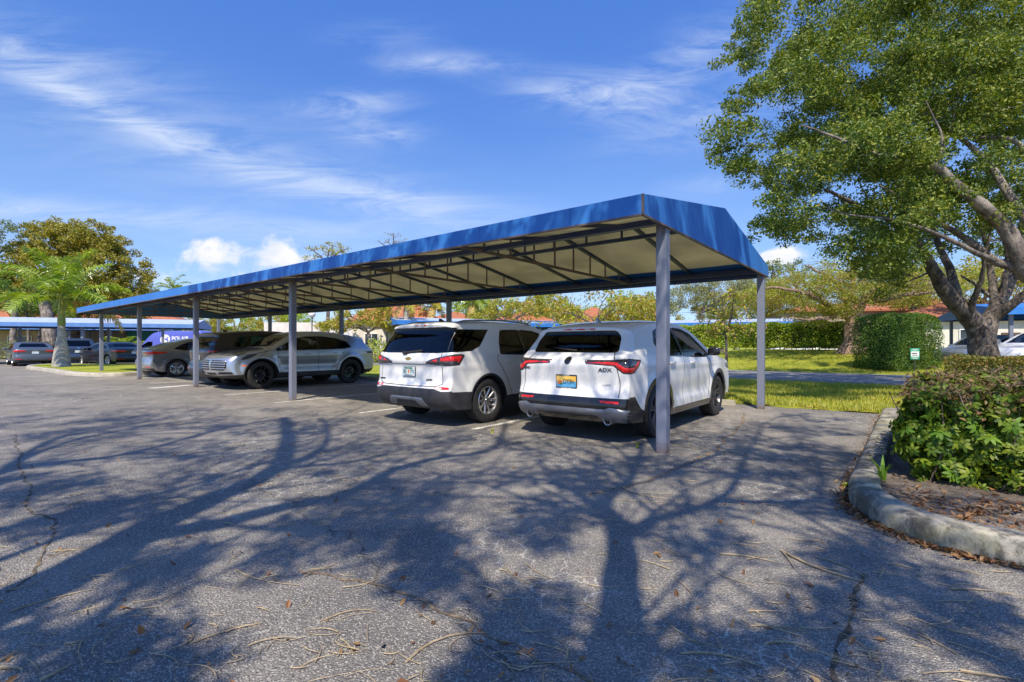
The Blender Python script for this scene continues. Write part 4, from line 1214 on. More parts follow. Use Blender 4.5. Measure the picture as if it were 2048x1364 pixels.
# ------------------------------------------------------------------ the cars
def view_mat(p, view, tilt=0.0, yaw=0.0):
    cols = {'rear': ((0, -1, 0), (0, 0, 1), (-1, 0, 0)), 'front': ((0, 1, 0), (0, 0, 1), (1, 0, 0)),
            'right': ((1, 0, 0), (0, 0, 1), (0, -1, 0)), 'left': ((-1, 0, 0), (0, 0, 1), (0, 1, 0))}[view]
    m = Matrix(cols).transposed().to_4x4()
    return Matrix.Translation(p) @ Matrix.Rotation(yaw, 4, 'Z') @ Matrix.Rotation(tilt, 4, 'Y') @ m
def lettering(txt, size, mat, m, depth=0.002, sx=1.0, bold=0.0, align='CENTER', spacing=1.0):
    me = text_mesh('lettering', txt, size, mat, depth=depth, sx=sx, bold=bold, align=align, spacing=spacing)
    me.transform(m); return me
def circle(r, n=48, c=(0, 0)): return [(c[0] + r * math.cos(2 * math.pi * k / n), c[1] + r * math.sin(2 * math.pi * k / n)) for k in range(n)]
def mir(lst): return lst + [(v, [(-a, b) for a, b in p][::-1]) for v, p in lst]
def both(lst):
    """side patches on the left and on the right"""
    return [('left', p) for p in lst] + [('right', p) for p in lst]
def wrap(*pts):
    """outline round both rear corners; ('r', y, z) points lie on the back, ('s', x, z) points on the flank"""
    P = [(0.5 * (math.atan2(a - .45, .45) if k == 'r' else math.atan2(.45, .55 - a)), z) for k, a, z in pts]
    return [('wrapL', P), ('wrapR', P)]
def circ_poly(a, Rw, r, zmax=9): return [(a + r * math.cos(2 * math.pi * k / 40), Rw + r * math.sin(2 * math.pi * k / 40)) for k in range(40)]
def std_sedan_sides(): pass

def start(sp, label, loc, rz, mats, group=None, name='parked_car', cat='car'):
    t = thing(name, label, cat, loc, rz, group)
    c = Car(sp); c.off = np.array([-(sp['axles'][0] + sp['axles'][1]) / 2, 0, 0])
    c.assemble(t, mats); return c, t
def seams(c, t, lines, width=0.011):
    return c.ribbons('panel_gap', lines, width, M['seal'], lift=0.0012)
def handles(c, t, pts, mat):
    """door handles go under their doors"""
    for nm, x, z in pts:
        for o, sg in c.acc.get(nm, []):
            y = float(c.Wf(np.array(x), np.array(z)))
            mb = MB(); mb.box((x + c.off[0], sg * (y + 0.022), z), (0.19, 0.026, 0.030)); mb.box((x + c.off[0] - .07, sg * (y + .005), z), (0.03, 0.03, 0.024)); mb.box((x + c.off[0] + .07, sg * (y + .005), z), (0.03, 0.03, 0.024))
            mb.build('handle', mat, o, smooth=True, bevel=0.010)
def fin(c, t, x, mat):
    p, n = c.ray('top', x, 0.0)
    mb = MB(); X = x + c.off[0]; z = p.z - 0.005
    mb.add([(X - .08, -.018, z), (X + .09, -.006, z), (X + .09, .006, z), (X - .08, .018, z), (X - .075, -.005, z + .065), (X - .03, -.003, z + .06), (X - .03, .003, z + .06), (X - .075, .005, z + .065)],
           [(3, 2, 1, 0), (4, 5, 6, 7), (0, 1, 5, 4), (1, 2, 6, 5), (2, 3, 7, 6), (3, 0, 4, 7)])
    mb.build('antenna', mat, t, smooth=True, bevel=0.006)
def dlo_trim(c, polys, mat, w=0.016, name='window_trim', lift=0.003):
    for q in both(polys): c.ribbons(name, [q], w, mat, lift=lift, closed=True, h=0.03)

# ---------------- white crossover nearest the camera
def make_crossover():
    R_ = 0.362; ax = (0.97, 3.63)
    rw = rounded([(0.98, 1.27), (1.14, 1.44), (1.42, 1.50), (1.87, 1.51), (1.87, 1.085), (1.36, 1.105), (1.10, 1.155)], 0.05)
    fw = rounded([(1.95, 1.51), (2.30, 1.50), (2.62, 1.43), (3.12, 1.11), (3.08, 1.06), (1.95, 1.082)], 0.04)
    sill = [(0.97, 0.10), (0.97, 0.33), (1.5, 0.355), (3.1, 0.355), (3.63, 0.33), (3.63, 0.10)]
    rb = [(-.3, .1), (-.3, .60), (.30, .60), (.44, .44), (.56, .375), (.62, .36), (.72, .1)]
    fb = [(3.98, .1), (4.02, .34), (4.30, .36), (5.0, .42), (5.0, .1)]
    sp = dict(L=4.72, W=1.815, plan_r=.085, axles=ax, R=R_, gap=0.048, belt=(1.10, -0.012), tumble=0.48, h=0.042, nv=18, scz=.56, scallop=.03, crz=0.985, crs=-0.012, crease=.010, flare=.022,
        prof=[(4.60, .26, 4.28, .26), (4.68, .38, 4.34, .38), (4.71, .55, 4.37, .55), (4.69, .75, 4.35, .72), (4.63, .90, 4.29, .86), (4.50, .975, 4.18, .93), (4.20, 1.035, 3.98, .985),
              (3.75, 1.10, 3.62, 1.045), (3.45, 1.15, 3.40, 1.085), (3.25, 1.25, 3.18, 1.175), (2.72, 1.53, 2.70, 1.44), (2.45, 1.60, 2.45, 1.515), (1.9, 1.625, 1.9, 1.54), (1.3, 1.615, 1.3, 1.525),
              (.75, 1.56, .82, 1.465), (.44, 1.505, .60, 1.41), (.35, 1.478, .54, 1.385), (.38, 1.445, .54, 1.36), (.30, 1.29, .44, 1.23), (.21, 1.14, .31, 1.13), (.14, 1.09, .26, 1.08),
              (.075, 1.02, .21, 1.01), (.085, .90, .20, .90), (.10, .70, .19, .68), (.045, .61, .17, .60), (.0, .50, .16, .48), (.05, .34, .20, .33), (.13, .27, .30, .27)],
        side=[('window:rear', rw), ('window:front', fw), ('pillar', [(1.87, 1.512), (1.95, 1.512), (1.95, 1.08), (1.87, 1.083)]),
              ('cladding', circ_poly(ax[0], R_, R_ + .048 + .062)), ('cladding', circ_poly(ax[1], R_, R_ + .048 + .062)), ('cladding', sill), ('cladding', rb), ('cladding', fb),
              ('door:rear', [(1.905, .355), (1.52, .355), (1.44, .62), (1.26, .85), (1.06, 1.02), (1.00, 1.12), (1.08, 1.155), (1.36, 1.105), (1.905, 1.083)]),
              ('door:front', [(1.912, .355), (1.912, 1.083), (3.06, 1.058), (3.16, 1.0), (3.14, .60), (3.06, .355)])],
        ends=[('rear_window', 'rear', rounded([(-.66, 1.15), (-.64, 1.34), (-.56, 1.440), (.56, 1.440), (.64, 1.34), (.66, 1.15)], .05)),
              ('windshield', 'front', rounded([(-.70, 1.19), (-.58, 1.53), (.58, 1.53), (.70, 1.19)], .05)),
              ('bumper:rear', 'rear', [(-1.1, .1), (-1.1, .585), (1.1, .585), (1.1, .1)]),
              ('bumper:front', 'front', [(-1.1, .1), (-1.1, .36), (1.1, .36), (1.1, .1)])])
    mats = dict(body=M['white_paint'], cladding=M['gloss_black'], pillar=M['gloss_black'])
    mats.update({'window:rear': M['tint'], 'window:front': M['glass_mid'], 'rear_window': M['tint'], 'windshield': M['glass']})
    mid = (sp['axles'][0] + sp['axles'][1]) / 2
    c, t = start(sp, 'white crossover with black wheel arches and twin exhausts behind the nearest carport post', cp(1.30, 0.88 + 1.33), ROT_N, mats, 'cars parked under the long carport')
    c.patches('rear_valance', [('rear', rounded([(-.80, .275), (-.88, .44), (-.64, .475), (-.58, .445), (.58, .445), (.64, .475), (.88, .44), (.80, .275), (.50, .27), (.46, .36), (-.46, .36), (-.50, .27)], .02))], M['satin'], lift=.016)
    for sy in (-1, 1):
        mb = MB(); yy = sy * .60
        mb.lathe([(.036, .22), (.042, .0), (.053, -.005), (.056, .004), (.056, .22)], 24, 'X', (c.ray('rear', yy, .33)[0].x + c.off[0] - .02, yy, .300))
        mb.build('exhaust_pipe', M['steel'], t, smooth=True)
    c.patches('reflector', mir([('rear', [(.50, .555), (.53, .525), (.75, .52), (.75, .548)])]), M['lens_red'], lift=.004)
    blk = wrap(('r', .25, 1.058), ('r', .64, 1.062), ('s', .12, 1.078), ('s', .44, 1.062), ('s', .45, 1.045), ('s', .27, .90), ('s', .15, .885), ('r', .80, .892), ('r', .66, .985), ('r', .29, 1.005))
    tl = c.patches('taillight', blk, M['lamp_black'], lift=.008, h=.022)
    red = wrap(('r', .28, 1.050), ('r', .66, 1.050), ('r', .73, 1.035), ('r', .82, .985), ('s', .17, .972), ('s', .36, 1.055), ('s', .425, 1.054), ('s', .25, .905), ('s', .15, .893), ('r', .80, .900), ('r', .67, .992), ('r', .31, 1.012))
    c.patches('lens', red, M['lens_red'], parent=tl, lift=.012, h=.02)
    c.patches('brake_light', [('rear', [(-.26, 1.455), (.26, 1.455), (.26, 1.472), (-.26, 1.472)])], M['lens_red'], lift=.004)
    # emblem
    em = c.patches('badge', [('rear', circle(.052, 28, (0, 1.045)))], M['gloss_black'], lift=.008, h=.02)
    em2 = c.patches('emblem_strokes', [('rear', [(.030, 1.012), (.012, 1.078), (.022, 1.078), (.042, 1.016)]), ('rear', [(-.030, 1.012), (-.012, 1.078), (-.022, 1.078), (-.042, 1.016)]), ('rear', [(-.025, 1.035), (.025, 1.035), (.025, 1.043), (-.025, 1.043)])], M['chrome'], parent=em, lift=.012, h=.02)
    def on_rear(y, z, lift=.004): p = c.ray('rear', y, z)[0]; return Vector((p.x + c.off[0] - lift, y, z))
    join_meshes('badge_lettering', [lettering('ADX', .062, M['text_dark'], view_mat(on_rear(-.55, .935, .003), 'rear', R(-3), R(6)), .004, 1.35, .0006)], t)
    join_meshes('trim_lettering', [lettering('A-SPEC', .040, M['text_dark'], view_mat(on_rear(.68, .935, .004), 'rear', 0, R(-8)), .003, 1.0)], t)
    join_meshes('engine_lettering', [lettering('1.5 AWD', .030, M['alloy'], view_mat(on_rear(-.56, .745, .006), 'rear', 0, R(6)), .002, 1.0)], t)
    # plate in its recess
    c.patches('plate_recess', [('rear', rounded([(-.36, .62), (-.44, .885), (.44, .885), (.36, .62)], .05))], M['white_paint'], lift=.002)
    p = on_rear(0.02, .765, .016)
    fr = MB(); fr.box(p, (.014, .325, .185)); fo = fr.build('license_plate', M['gloss_black'], t, bevel=.006)
    f2 = MB(); f2.cur = 0; f2.box(p + Vector((-.0085, 0, .038)), (.004, .300, .07)); f2.cur = 1; f2.box(p + Vector((-.0085, 0, -.035)), (.004, .300, .075))
    f2.cur = 2; f2.box(p + Vector((-.0105, .095, -.012)), (.003, .075, .045)); f2.cur = 3; f2.box(p + Vector((-.0115, .075, -.03)), (.003, .05, .02))
    f2.build('plate_face', [M['plate_yellow'], M['plate_blue'], M['orange'], M['text_green']], fo)
    join_meshes('plate_lettering', [lettering('DYI9H', .085, M['text_dark'], view_mat(p + Vector((-.0125, -.045, -.002)), 'rear'), .001, .72, .0012),
                                    lettering('FLORIDA', .022, M['plate_white'], view_mat(p + Vector((-.0075, 0, .083)), 'rear'), .001, 1.2), lettering('SUNSHINE STATE', .018, M['plate_white'], view_mat(p + Vector((-.0075, 0, -.083)), 'rear'), .001, 1.1)], fo)
    # seams
    seams(c, t, [('rear', [(-.74, .60), (-.735, .80), (-.70, .99), (-.60, 1.17)]), ('rear', [(.74, .60), (.735, .80), (.70, .99), (.60, 1.17)])]
          + both([[(1.91, 1.08), (1.91, .36)], [(1.52, .36), (1.44, .62), (1.26, .85), (1.06, 1.02)], [(3.06, .36), (3.14, .60), (3.16, 1.0), (3.08, 1.06)]]))
    dlo_trim(c, [rw, fw], M['gloss_black'], .02)
    c.patches('wiper', [('rear', [(-.05, 1.165), (.33, 1.21), (.33, 1.222), (-.05, 1.19)])], M['rubber'], lift=.018)
    handles(c, t, [('door:rear', 1.42, 1.0), ('door:front', 2.28, .985)], M['white_paint'])
    mirror_part(c, t, 3.02, 1.10, M['gloss_black'])
    fin(c, t, .95, M['grey_paint'])
    for q in both([[(ax[0] + (R_ + .112) * math.cos(a), R_ + (R_ + .112) * math.sin(a)) for a in np.linspace(-.1, math.pi + .1, 30)], [(ax[1] + (R_ + .112) * math.cos(a), R_ + (R_ + .112) * math.sin(a)) for a in np.linspace(-.1, math.pi + .1, 30)]]): c.ribbons('wheel_arch_lip', [q], .014, M['gloss_black'], lift=.004)
    hl = c.patches('headlight', both([[(4.10, .93), (4.60, .86), (4.60, .78), (4.2, .84)]]), M['lens_clear'], lift=.006)
    finish_car(c, t, mats, 'five', M['dark_alloy'], tyre_w=.24, rim_r=.248)
    return t
make_crossover()

# ---------------- white SUV, second from the right
def make_suv():
    R_ = 0.358; ax = (0.955, 3.68)
    rw = rounded([(1.42, 1.50), (1.90, 1.515), (1.90, 1.085), (1.24, 1.105), (1.30, 1.30)], 0.05)
    fw = rounded([(1.98, 1.515), (2.35, 1.50), (2.62, 1.44), (3.14, 1.12), (3.10, 1.065), (1.98, 1.083)], 0.04)
    qw = [(.10, 1.49), (1.12, 1.505), (.80, 1.235), (.58, 1.155), (.10, 1.13)]
    sill = [(0.95, 0.10), (0.95, 0.40), (1.5, 0.415), (3.2, 0.415), (3.68, 0.40), (3.68, 0.10)]
    rb = [(-.3, .1), (-.3, .565), (.62, .525), (.72, .1)]
    fb = [(3.98, .1), (4.02, .40), (5.0, .45), (5.0, .1)]
    sp = dict(L=4.652, W=1.843, axles=ax, R=R_, gap=0.05, belt=(1.115, -0.012), tumble=0.43, h=0.042, nv=18, scz=.62, crz=.93, crs=-.03, crease=.010,
        prof=[(4.55, .27, 4.24, .27), (4.63, .40, 4.30, .40), (4.65, .60, 4.33, .60), (4.62, .84, 4.28, .80), (4.52, .97, 4.18, .92), (4.25, 1.045, 4.02, .99), (3.80, 1.10, 3.66, 1.045), (3.50, 1.15, 3.44, 1.09),
              (3.28, 1.26, 3.22, 1.19), (2.74, 1.56, 2.72, 1.47), (2.45, 1.635, 2.45, 1.55), (1.9, 1.665, 1.9, 1.585), (1.2, 1.66, 1.2, 1.57), (.65, 1.63, .70, 1.54), (.34, 1.60, .46, 1.515),
              (.27, 1.575, .40, 1.49), (.30, 1.545, .41, 1.465), (.20, 1.32, .32, 1.30), (.115, 1.145, .25, 1.14), (.075, 1.08, .22, 1.07), (.055, .98, .20, .97), (.085, .93, .20, .92), (.085, .80, .20, .80), (.075, .66, .19, .66),
              (.02, .60, .17, .60), (.0, .50, .16, .50), (.045, .34, .20, .33), (.12, .27, .30, .27)],
        side=[('window:rear', rw), ('window:front', fw), ('window:quarter', qw), ('pillar', [(1.90, 1.517), (1.98, 1.517), (1.98, 1.08), (1.90, 1.083)]),
              ('cladding', circ_poly(ax[0], R_, R_ + .05 + .035)), ('cladding', circ_poly(ax[1], R_, R_ + .05 + .035)), ('cladding', sill), ('cladding', rb), ('cladding', fb),
              ('door:rear', [(1.935, .415), (1.55, .415), (1.47, .62), (1.29, .86), (1.16, 1.02), (1.20, 1.108), (1.935, 1.083)]),
              ('door:front', [(1.942, .415), (1.942, 1.083), (3.08, 1.062), (3.18, 1.0), (3.17, .60), (3.10, .415)])],
        ends=[('rear_window', 'rear', [(-.93, 1.145), (-.90, 1.49), (-.60, 1.53), (.60, 1.53), (.90, 1.49), (.93, 1.145), (.6, 1.125), (-.6, 1.125)]),
              ('windshield', 'front', rounded([(-.70, 1.20), (-.58, 1.56), (.58, 1.56), (.70, 1.20)], .05)),
              ('bumper:rear', 'rear', [(-1.1, .1), (-1.1, .565), (-.75, .555), (-.62, .59), (.62, .59), (.75, .555), (1.1, .565), (1.1, .1)]),
              ('bumper:front', 'front', [(-1.1, .1), (-1.1, .42), (1.1, .42), (1.1, .1)])])
    mats = dict(body=M['white_paint'], cladding=M['clad'], pillar=M['gloss_black'])
    mats.update({'window:rear': M['glass_mid'], 'window:front': M['glass'], 'window:quarter': M['tint'], 'rear_window': M['tint'], 'windshield': M['glass']})
    c, t = start(sp, 'white SUV with dark grey lower bumper and wrap-around rear glass beside the crossover', cp(3.95, 0.40 + 1.36), ROT_N, mats, 'cars parked under the long carport')
    def on_rear(y, z, lift=.004): p = c.ray('rear', y, z)[0]; return Vector((p.x + c.off[0] - lift, y, z))
    blk = wrap(('r', .40, .985), ('r', .52, 1.035), ('r', .80, 1.085), ('s', .20, 1.112), ('s', .34, 1.115), ('s', .42, 1.095), ('s', .30, .945), ('s', .15, .935), ('r', .80, .935), ('r', .42, .955))
    tl = c.patches('taillight', blk, M['lamp_black'], lift=.010, h=.022)
    red = wrap(('r', .685, 1.055), ('r', .80, 1.075), ('s', .20, 1.098), ('s', .335, 1.10), ('s', .385, 1.085), ('s', .29, .962), ('s', .24, .962), ('s', .25, .995), ('r', .80, .99), ('r', .685, .985))
    c.patches('lens', wrap(('r', .43, .988), ('r', .52, 1.022), ('r', .655, 1.05), ('r', .655, .985)), M['lens_red'], parent=tl, lift=.014, h=.02)
    c.patches('lens', red, M['lens_red'], parent=tl, lift=.014, h=.02)
    for q in (wrap(('r', .44, .978), ('r', .655, .976), ('r', .655, .952), ('r', .46, .960)), wrap(('r', .69, .976), ('s', .2, .98), ('s', .235, .983), ('s', .225, .956), ('r', .69, .950))): c.patches('reversing_lens', q, M['lens_clear'], parent=tl, lift=.013, h=.02)
    c.patches('reflector', mir([('rear', [(.60, .625), (.64, .588), (.90, .580), (.90, .618)])]), M['lens_red'], lift=.005)
    c.patches('brake_light', [('rear', [(-.17, 1.555), (.17, 1.555), (.17, 1.578), (-.17, 1.578)])], M['lens_red'], lift=.004)
    # bow-tie emblem
    bt = [(-.085, -.018), (-.035, -.018), (-.035, -.03), (.035, -.03), (.035, -.018), (.075, -.018), (.085, .018), (.035, .018), (.035, .03), (-.035, .03), (-.035, .018), (-.075, .018)]
    c.patches('badge', [('rear', [(a * .9, 1.035 + b * .9) for a, b in bt])], M['gold'], lift=.010, h=.02)
    c.patches('tailgate_trim', [('rear', [(-.42, .945), (.42, .945), (.42, .957), (-.42, .957)])], M['satin'], lift=.006)
    p = on_rear(0.0, .835, .014)
    fr = MB(); fr.box(p, (.012, .312, .160)); fo = fr.build('license_plate', M['text_dark'], t, bevel=.005)
    f2 = MB(); f2.box(p + Vector((-.0075, 0, 0)), (.004, .298, .146)); f2.cur = 1; f2.box(p + Vector((-.0100, -.005, .0)), (.003, .036, .05)); f2.cur = 2; f2.box(p + Vector((-.0100, 0, .052)), (.003, .20, .022))
    f2.build('plate_face', [M['plate_white'], M['orange'], M['text_green']], fo)
    join_meshes('plate_lettering', [lettering('BEI', .088, M['text_green'], view_mat(p + Vector((-.0105, .085, -.004)), 'rear'), .001, .72, .001), lettering('793', .088, M['text_green'], view_mat(p + Vector((-.0105, -.085, -.004)), 'rear'), .001, .72, .001),
                                    lettering('SUNSHINE STATE', .022, M['text_dark'], view_mat(p + Vector((-.0105, 0, -.060)), 'rear'), .001, 1.1, .0005)], fo)
    join_meshes('badge_lettering', [lettering('EQUINOX', .034, M['text_dark'], view_mat(on_rear(.70, .700, .006), 'rear', 0, R(-6)), .003, 1.0, .0005), lettering('AWD', .042, M['text_dark'], view_mat(on_rear(-.46, .715, .006), 'rear', 0, R(4)), .003, 1.3, .0008)], t)
    c.patches('skid_plate', [('rear', rounded([(-.46, .30), (-.38, .445), (.38, .445), (.46, .30), (.30, .30), (.22, .39), (-.22, .39), (-.30, .30)], .02))], M['satin'], lift=.012)
    seams(c, t, [('rear', [(-.74, .66), (-.73, .80), (-.72, .93)]), ('rear', [(.74, .66), (.73, .80), (.72, .93)]), ('rear', [(-.74, .66), (-.62, .622), (0, .614), (.62, .622), (.74, .66)]), ('rear', [(-.71, 1.05), (-.70, 1.13)]), ('rear', [(.71, 1.05), (.70, 1.13)])]
          + both([[(1.94, 1.08), (1.94, .415)], [(1.55, .415), (1.47, .62), (1.29, .86), (1.16, 1.02), (1.2, 1.10)], [(3.10, .415), (3.17, .60), (3.18, 1.0), (3.10, 1.06)]]))
    c.ribbons('glass_division', [('rear', [(-.78, 1.16), (-.74, 1.50)]), ('rear', [(.78, 1.16), (.74, 1.50)])], .010, M['dark_alloy'], lift=.002)
    dlo_trim(c, [rw, fw], M['gloss_black'], .02)
    wp = MB(); b = on_rear(0.02, 1.13, .02); wp.bar(b + Vector((0, .06, .0)), b + Vector((.02, -.30, .035)), .02, .03); wp.box(b + Vector((0, .08, -.005)), (.05, .10, .05)); wp.build('wiper', M['rubber'], t, bevel=.008)
    handles(c, t, [('door:rear', 1.46, .985), ('door:front', 2.30, .97)], M['white_paint'])
    mirror_part(c, t, 3.04, 1.11, M['white_paint'])
    for sg in (1, -1):
        mb = MB(); pts = []
        for x in np.linspace(.55, 2.5, 14):
            y = .60; r = c.ray('top', x, y)[0]; pts.append((x + c.off[0], sg * y, r.z + (.028 if .6 < x < 2.45 else .005)))
        mb.tube(pts, .016, 6); mb.build('roof_rail', M['satin'], t, smooth=True)
    fin(c, t, .80, M['gloss_black'])
    c.patches('headlight', both([[(4.10, .90), (4.55, .86), (4.55, .80), (4.2, .84)]]), M['lens_clear'], lift=.006)
    mf = MB(); x = .38 + c.off[0]
    for sg in (-1, 1): mf.lathe([(.03, .3), (.034, 0), (.040, 0), (.040, .3)], 16, 'X', (x - .12, sg * .52, .27))
    mf.build('exhaust_pipe', M['steel'], t, smooth=True)
    finish_car(c, t, mats, 'five_v', M['alloy'], tyre_w=.235, rim_r=.232)
    return t
make_suv()

# ---------------- silver SUV on black wheels, nose out
def make_silver():
    R_ = 0.395; ax = (1.04, 3.935)
    win = rounded([(1.02, 1.18), (1.16, 1.36), (1.50, 1.465), (2.0, 1.525), (2.5, 1.52), (2.95, 1.44), (3.52, 1.13), (3.50, 1.085), (2.2, 1.105), (1.3, 1.13)], .05)
    rw = [q for q in win]
    def clip(poly, x0, x1):
        out = []
        n = len(poly)
        for i in range(n):
            a, b = poly[i], poly[(i + 1) % n]
            ina, inb = x0 <= a[0] <= x1, x0 <= b[0] <= x1
            if ina: out.append(a)
            ts = []
            for xv in (x0, x1):
                if (a[0] - xv) * (b[0] - xv) < 0: ts.append((xv - a[0]) / (b[0] - a[0]))
            for tt in sorted(ts): out.append((a[0] + (b[0] - a[0]) * tt, a[1] + (b[1] - a[1]) * tt))
        return out
    qwin, rwin, fwin = clip(win, 0, 1.46), clip(win, 1.49, 2.16), clip(win, 2.24, 9)
    sill = [(1.04, 0.10), (1.04, 0.44), (1.6, 0.455), (3.3, 0.455), (3.9, 0.44), (3.9, 0.10)]
    sp = dict(L=4.92, W=1.98, axles=ax, R=R_, gap=0.062, belt=(1.125, -0.012), tumble=0.42, h=0.05, nv=17, plan_f=.10, plan_r=.09, scz=.66, scallop=.03, crz=.97, crs=-.008, crease=.008, flare=.045, sill=.32, floorz=.34,
        prof=[(4.70, .33, 4.36, .34), (4.85, .42, 4.44, .42), (4.90, .55, 4.49, .54), (4.915, .72, 4.50, .70), (4.88, .84, 4.44, .82), (4.78, .94, 4.34, .92), (4.55, 1.02, 4.22, 1.00), (4.2, 1.085, 4.05, 1.045), (3.85, 1.13, 3.78, 1.075), (3.66, 1.17, 3.60, 1.10),
              (3.48, 1.27, 3.42, 1.20), (2.98, 1.56, 2.96, 1.47), (2.68, 1.645, 2.68, 1.56), (2.1, 1.69, 2.1, 1.605), (1.5, 1.67, 1.5, 1.58), (.95, 1.60, 1.0, 1.50), (.55, 1.52, .68, 1.42), (.40, 1.475, .58, 1.38), (.42, 1.44, .56, 1.35),
              (.24, 1.22, .42, 1.18), (.10, 1.10, .32, 1.08), (.04, 1.0, .28, 1.0), (.05, .86, .26, .86), (.02, .70, .25, .70), (.0, .58, .24, .58), (.06, .42, .28, .42), (.20, .33, .40, .33)],
        side=[('window:quarter', qwin), ('window:rear', rwin), ('window:front', fwin), ('pillar:b', [(2.16, 1.524), (2.24, 1.524), (2.24, 1.106), (2.16, 1.107)]), ('pillar:c', [(1.46, 1.46), (1.49, 1.46), (1.49, 1.125), (1.46, 1.126)]),
              ('cladding', circ_poly(ax[0], R_, R_ + .062 + .03)), ('cladding', circ_poly(ax[1], R_, R_ + .062 + .03)), ('cladding', sill),
              ('cladding', [(-.3, .1), (-.3, .46), (.62, .44), (.72, .1)]), ('cladding', [(4.2, .1), (4.25, .42), (4.5, .45), (5.1, .45), (5.1, .1)]),
              ('door:rear', [(2.195, .455), (1.76, .455), (1.62, .70), (1.42, .92), (1.30, 1.04), (1.32, 1.13), (2.195, 1.106)]), ('door:front', [(2.205, .455), (2.205, 1.106), (3.46, 1.086), (3.44, .62), (3.34, .455)])],
        ends=[('rear_window', 'rear', rounded([(-.68, 1.17), (-.56, 1.42), (.56, 1.42), (.68, 1.17)], .05)),
              ('windshield', 'front', rounded([(-.74, 1.21), (-.60, 1.56), (.60, 1.56), (.74, 1.21)], .05)),
              ('bumper:front', 'front', [(-1.1, .1), (-1.1, .44), (-.5, .40), (.5, .40), (1.1, .44), (1.1, .1)]), ('bumper:rear', 'rear', [(-1.1, .1), (-1.1, .46), (1.1, .46), (1.1, .1)])])
    mats = dict(body=M['silver_paint'], cladding=M['clad'], pillar=M['gloss_black'])
    mats.update({'window:quarter': M['tint'], 'window:rear': M['tint'], 'window:front': M['glass_mid'], 'rear_window': M['tint'], 'windshield': M['glass']})
    c, t = start(sp, 'silver SUV on black wheels facing out of the long carport', cp(13.02, 0.92 + 1.44), ROT_N + math.pi, mats, 'cars parked under the long carport')
    # grilles with slats
    g = c.patches('grille', mir([('front', rounded([(.06, .55), (.06, .83), (.62, .83), (.80, .80), (.82, .63), (.74, .55)], .03))]), M['seal'], lift=.004)
    sl_ = []
    for z in (.60, .665, .73, .79): sl_ += [('front', [(.08, z - .017), (.77, z - .017), (.775, z + .017), (.08, z + .017)])]
    c.patches('slats', mir(sl_), M['alloy'], parent=g, lift=.03, h=.03)
    lg = c.patches('lower_intake', mir([('front', rounded([(.40, .44), (.50, .505), (.92, .515), (.95, .45)], .02))]), M['seal'], lift=.004)
    c.patches('intake_bar', mir([('front', [(.50, .470), (.90, .474), (.90, .490), (.50, .488)])]), M['alloy'], parent=lg, lift=.014, h=.03)
    c.patches('lower_intake', [('front', rounded([(-.34, .42), (-.30, .48), (.30, .48), (.34, .42)], .02))], M['seal'], lift=.004)
    hl = c.patches('headlight', mir([('top', [(4.30, .93), (4.36, .60), (4.70, .56), (4.66, .74), (4.52, .92)])]), M['lamp_black'], lift=.006)
    hl2 = c.patches('headlight', both([[(4.02, 1.01), (4.30, .99), (4.44, .90), (4.46, .83), (4.30, .86), (4.12, .95)]]), M['lamp_black'], lift=.007)
    c.patches('lens', mir([('top', [(4.52, .80), (4.55, .66), (4.64, .64), (4.61, .76)])]), M['lens_clear'], parent=hl, lift=.011)
    c.patches('marker_light', both([[(4.28, .70), (4.28, .665), (4.46, .655), (4.46, .70)]]), M['lens_amber'], lift=.005)
    c.patches('taillight', wrap(('r', .3, 1.01), ('s', .2, 1.06), ('s', .50, 1.03), ('s', .42, .98), ('s', .2, .97), ('r', .3, .97)), M['lens_dark'], lift=.006)
    seams(c, t, both([[(2.20, 1.106), (2.20, .455)], [(1.76, .455), (1.62, .70), (1.42, .92), (1.30, 1.04)], [(3.34, .455), (3.44, .62), (3.47, 1.086)], [(4.04, 1.02), (3.70, 1.08)]]) + [('front', [(-.02, .985), (-.72, .955)]), ('front', [(.02, .985), (.72, .955)])])
    c.ribbons('hood_line', [('top', [(4.62, .42), (3.75, .60)]), ('top', [(4.62, -.42), (3.75, -.60)])], .012, M['satin'], lift=.002)
    dlo_trim(c, [win], M['satin'], .018)
    handles(c, t, [('door:rear', 1.62, 1.0), ('door:front', 2.55, .985)], M['silver_paint'])
    mirror_part(c, t, 3.40, 1.13, M['gloss_black'])
    finish_car(c, t, mats, 'multi', M['black_alloy'], tyre_w=.265, rim_r=.262, steer=R(6))
    # spoiler
    mb = MB(); pts = []
    q = c.ray('top', .62, 0)[0]
    mb.box((.52 + c.off[0], 0, 1.515), (.30, 1.22, .035), Matrix.Rotation(R(-9), 3, 'Y')); mb.build('spoiler', M['silver_paint'], t, smooth=True, bevel=.012)
    return t
make_silver()

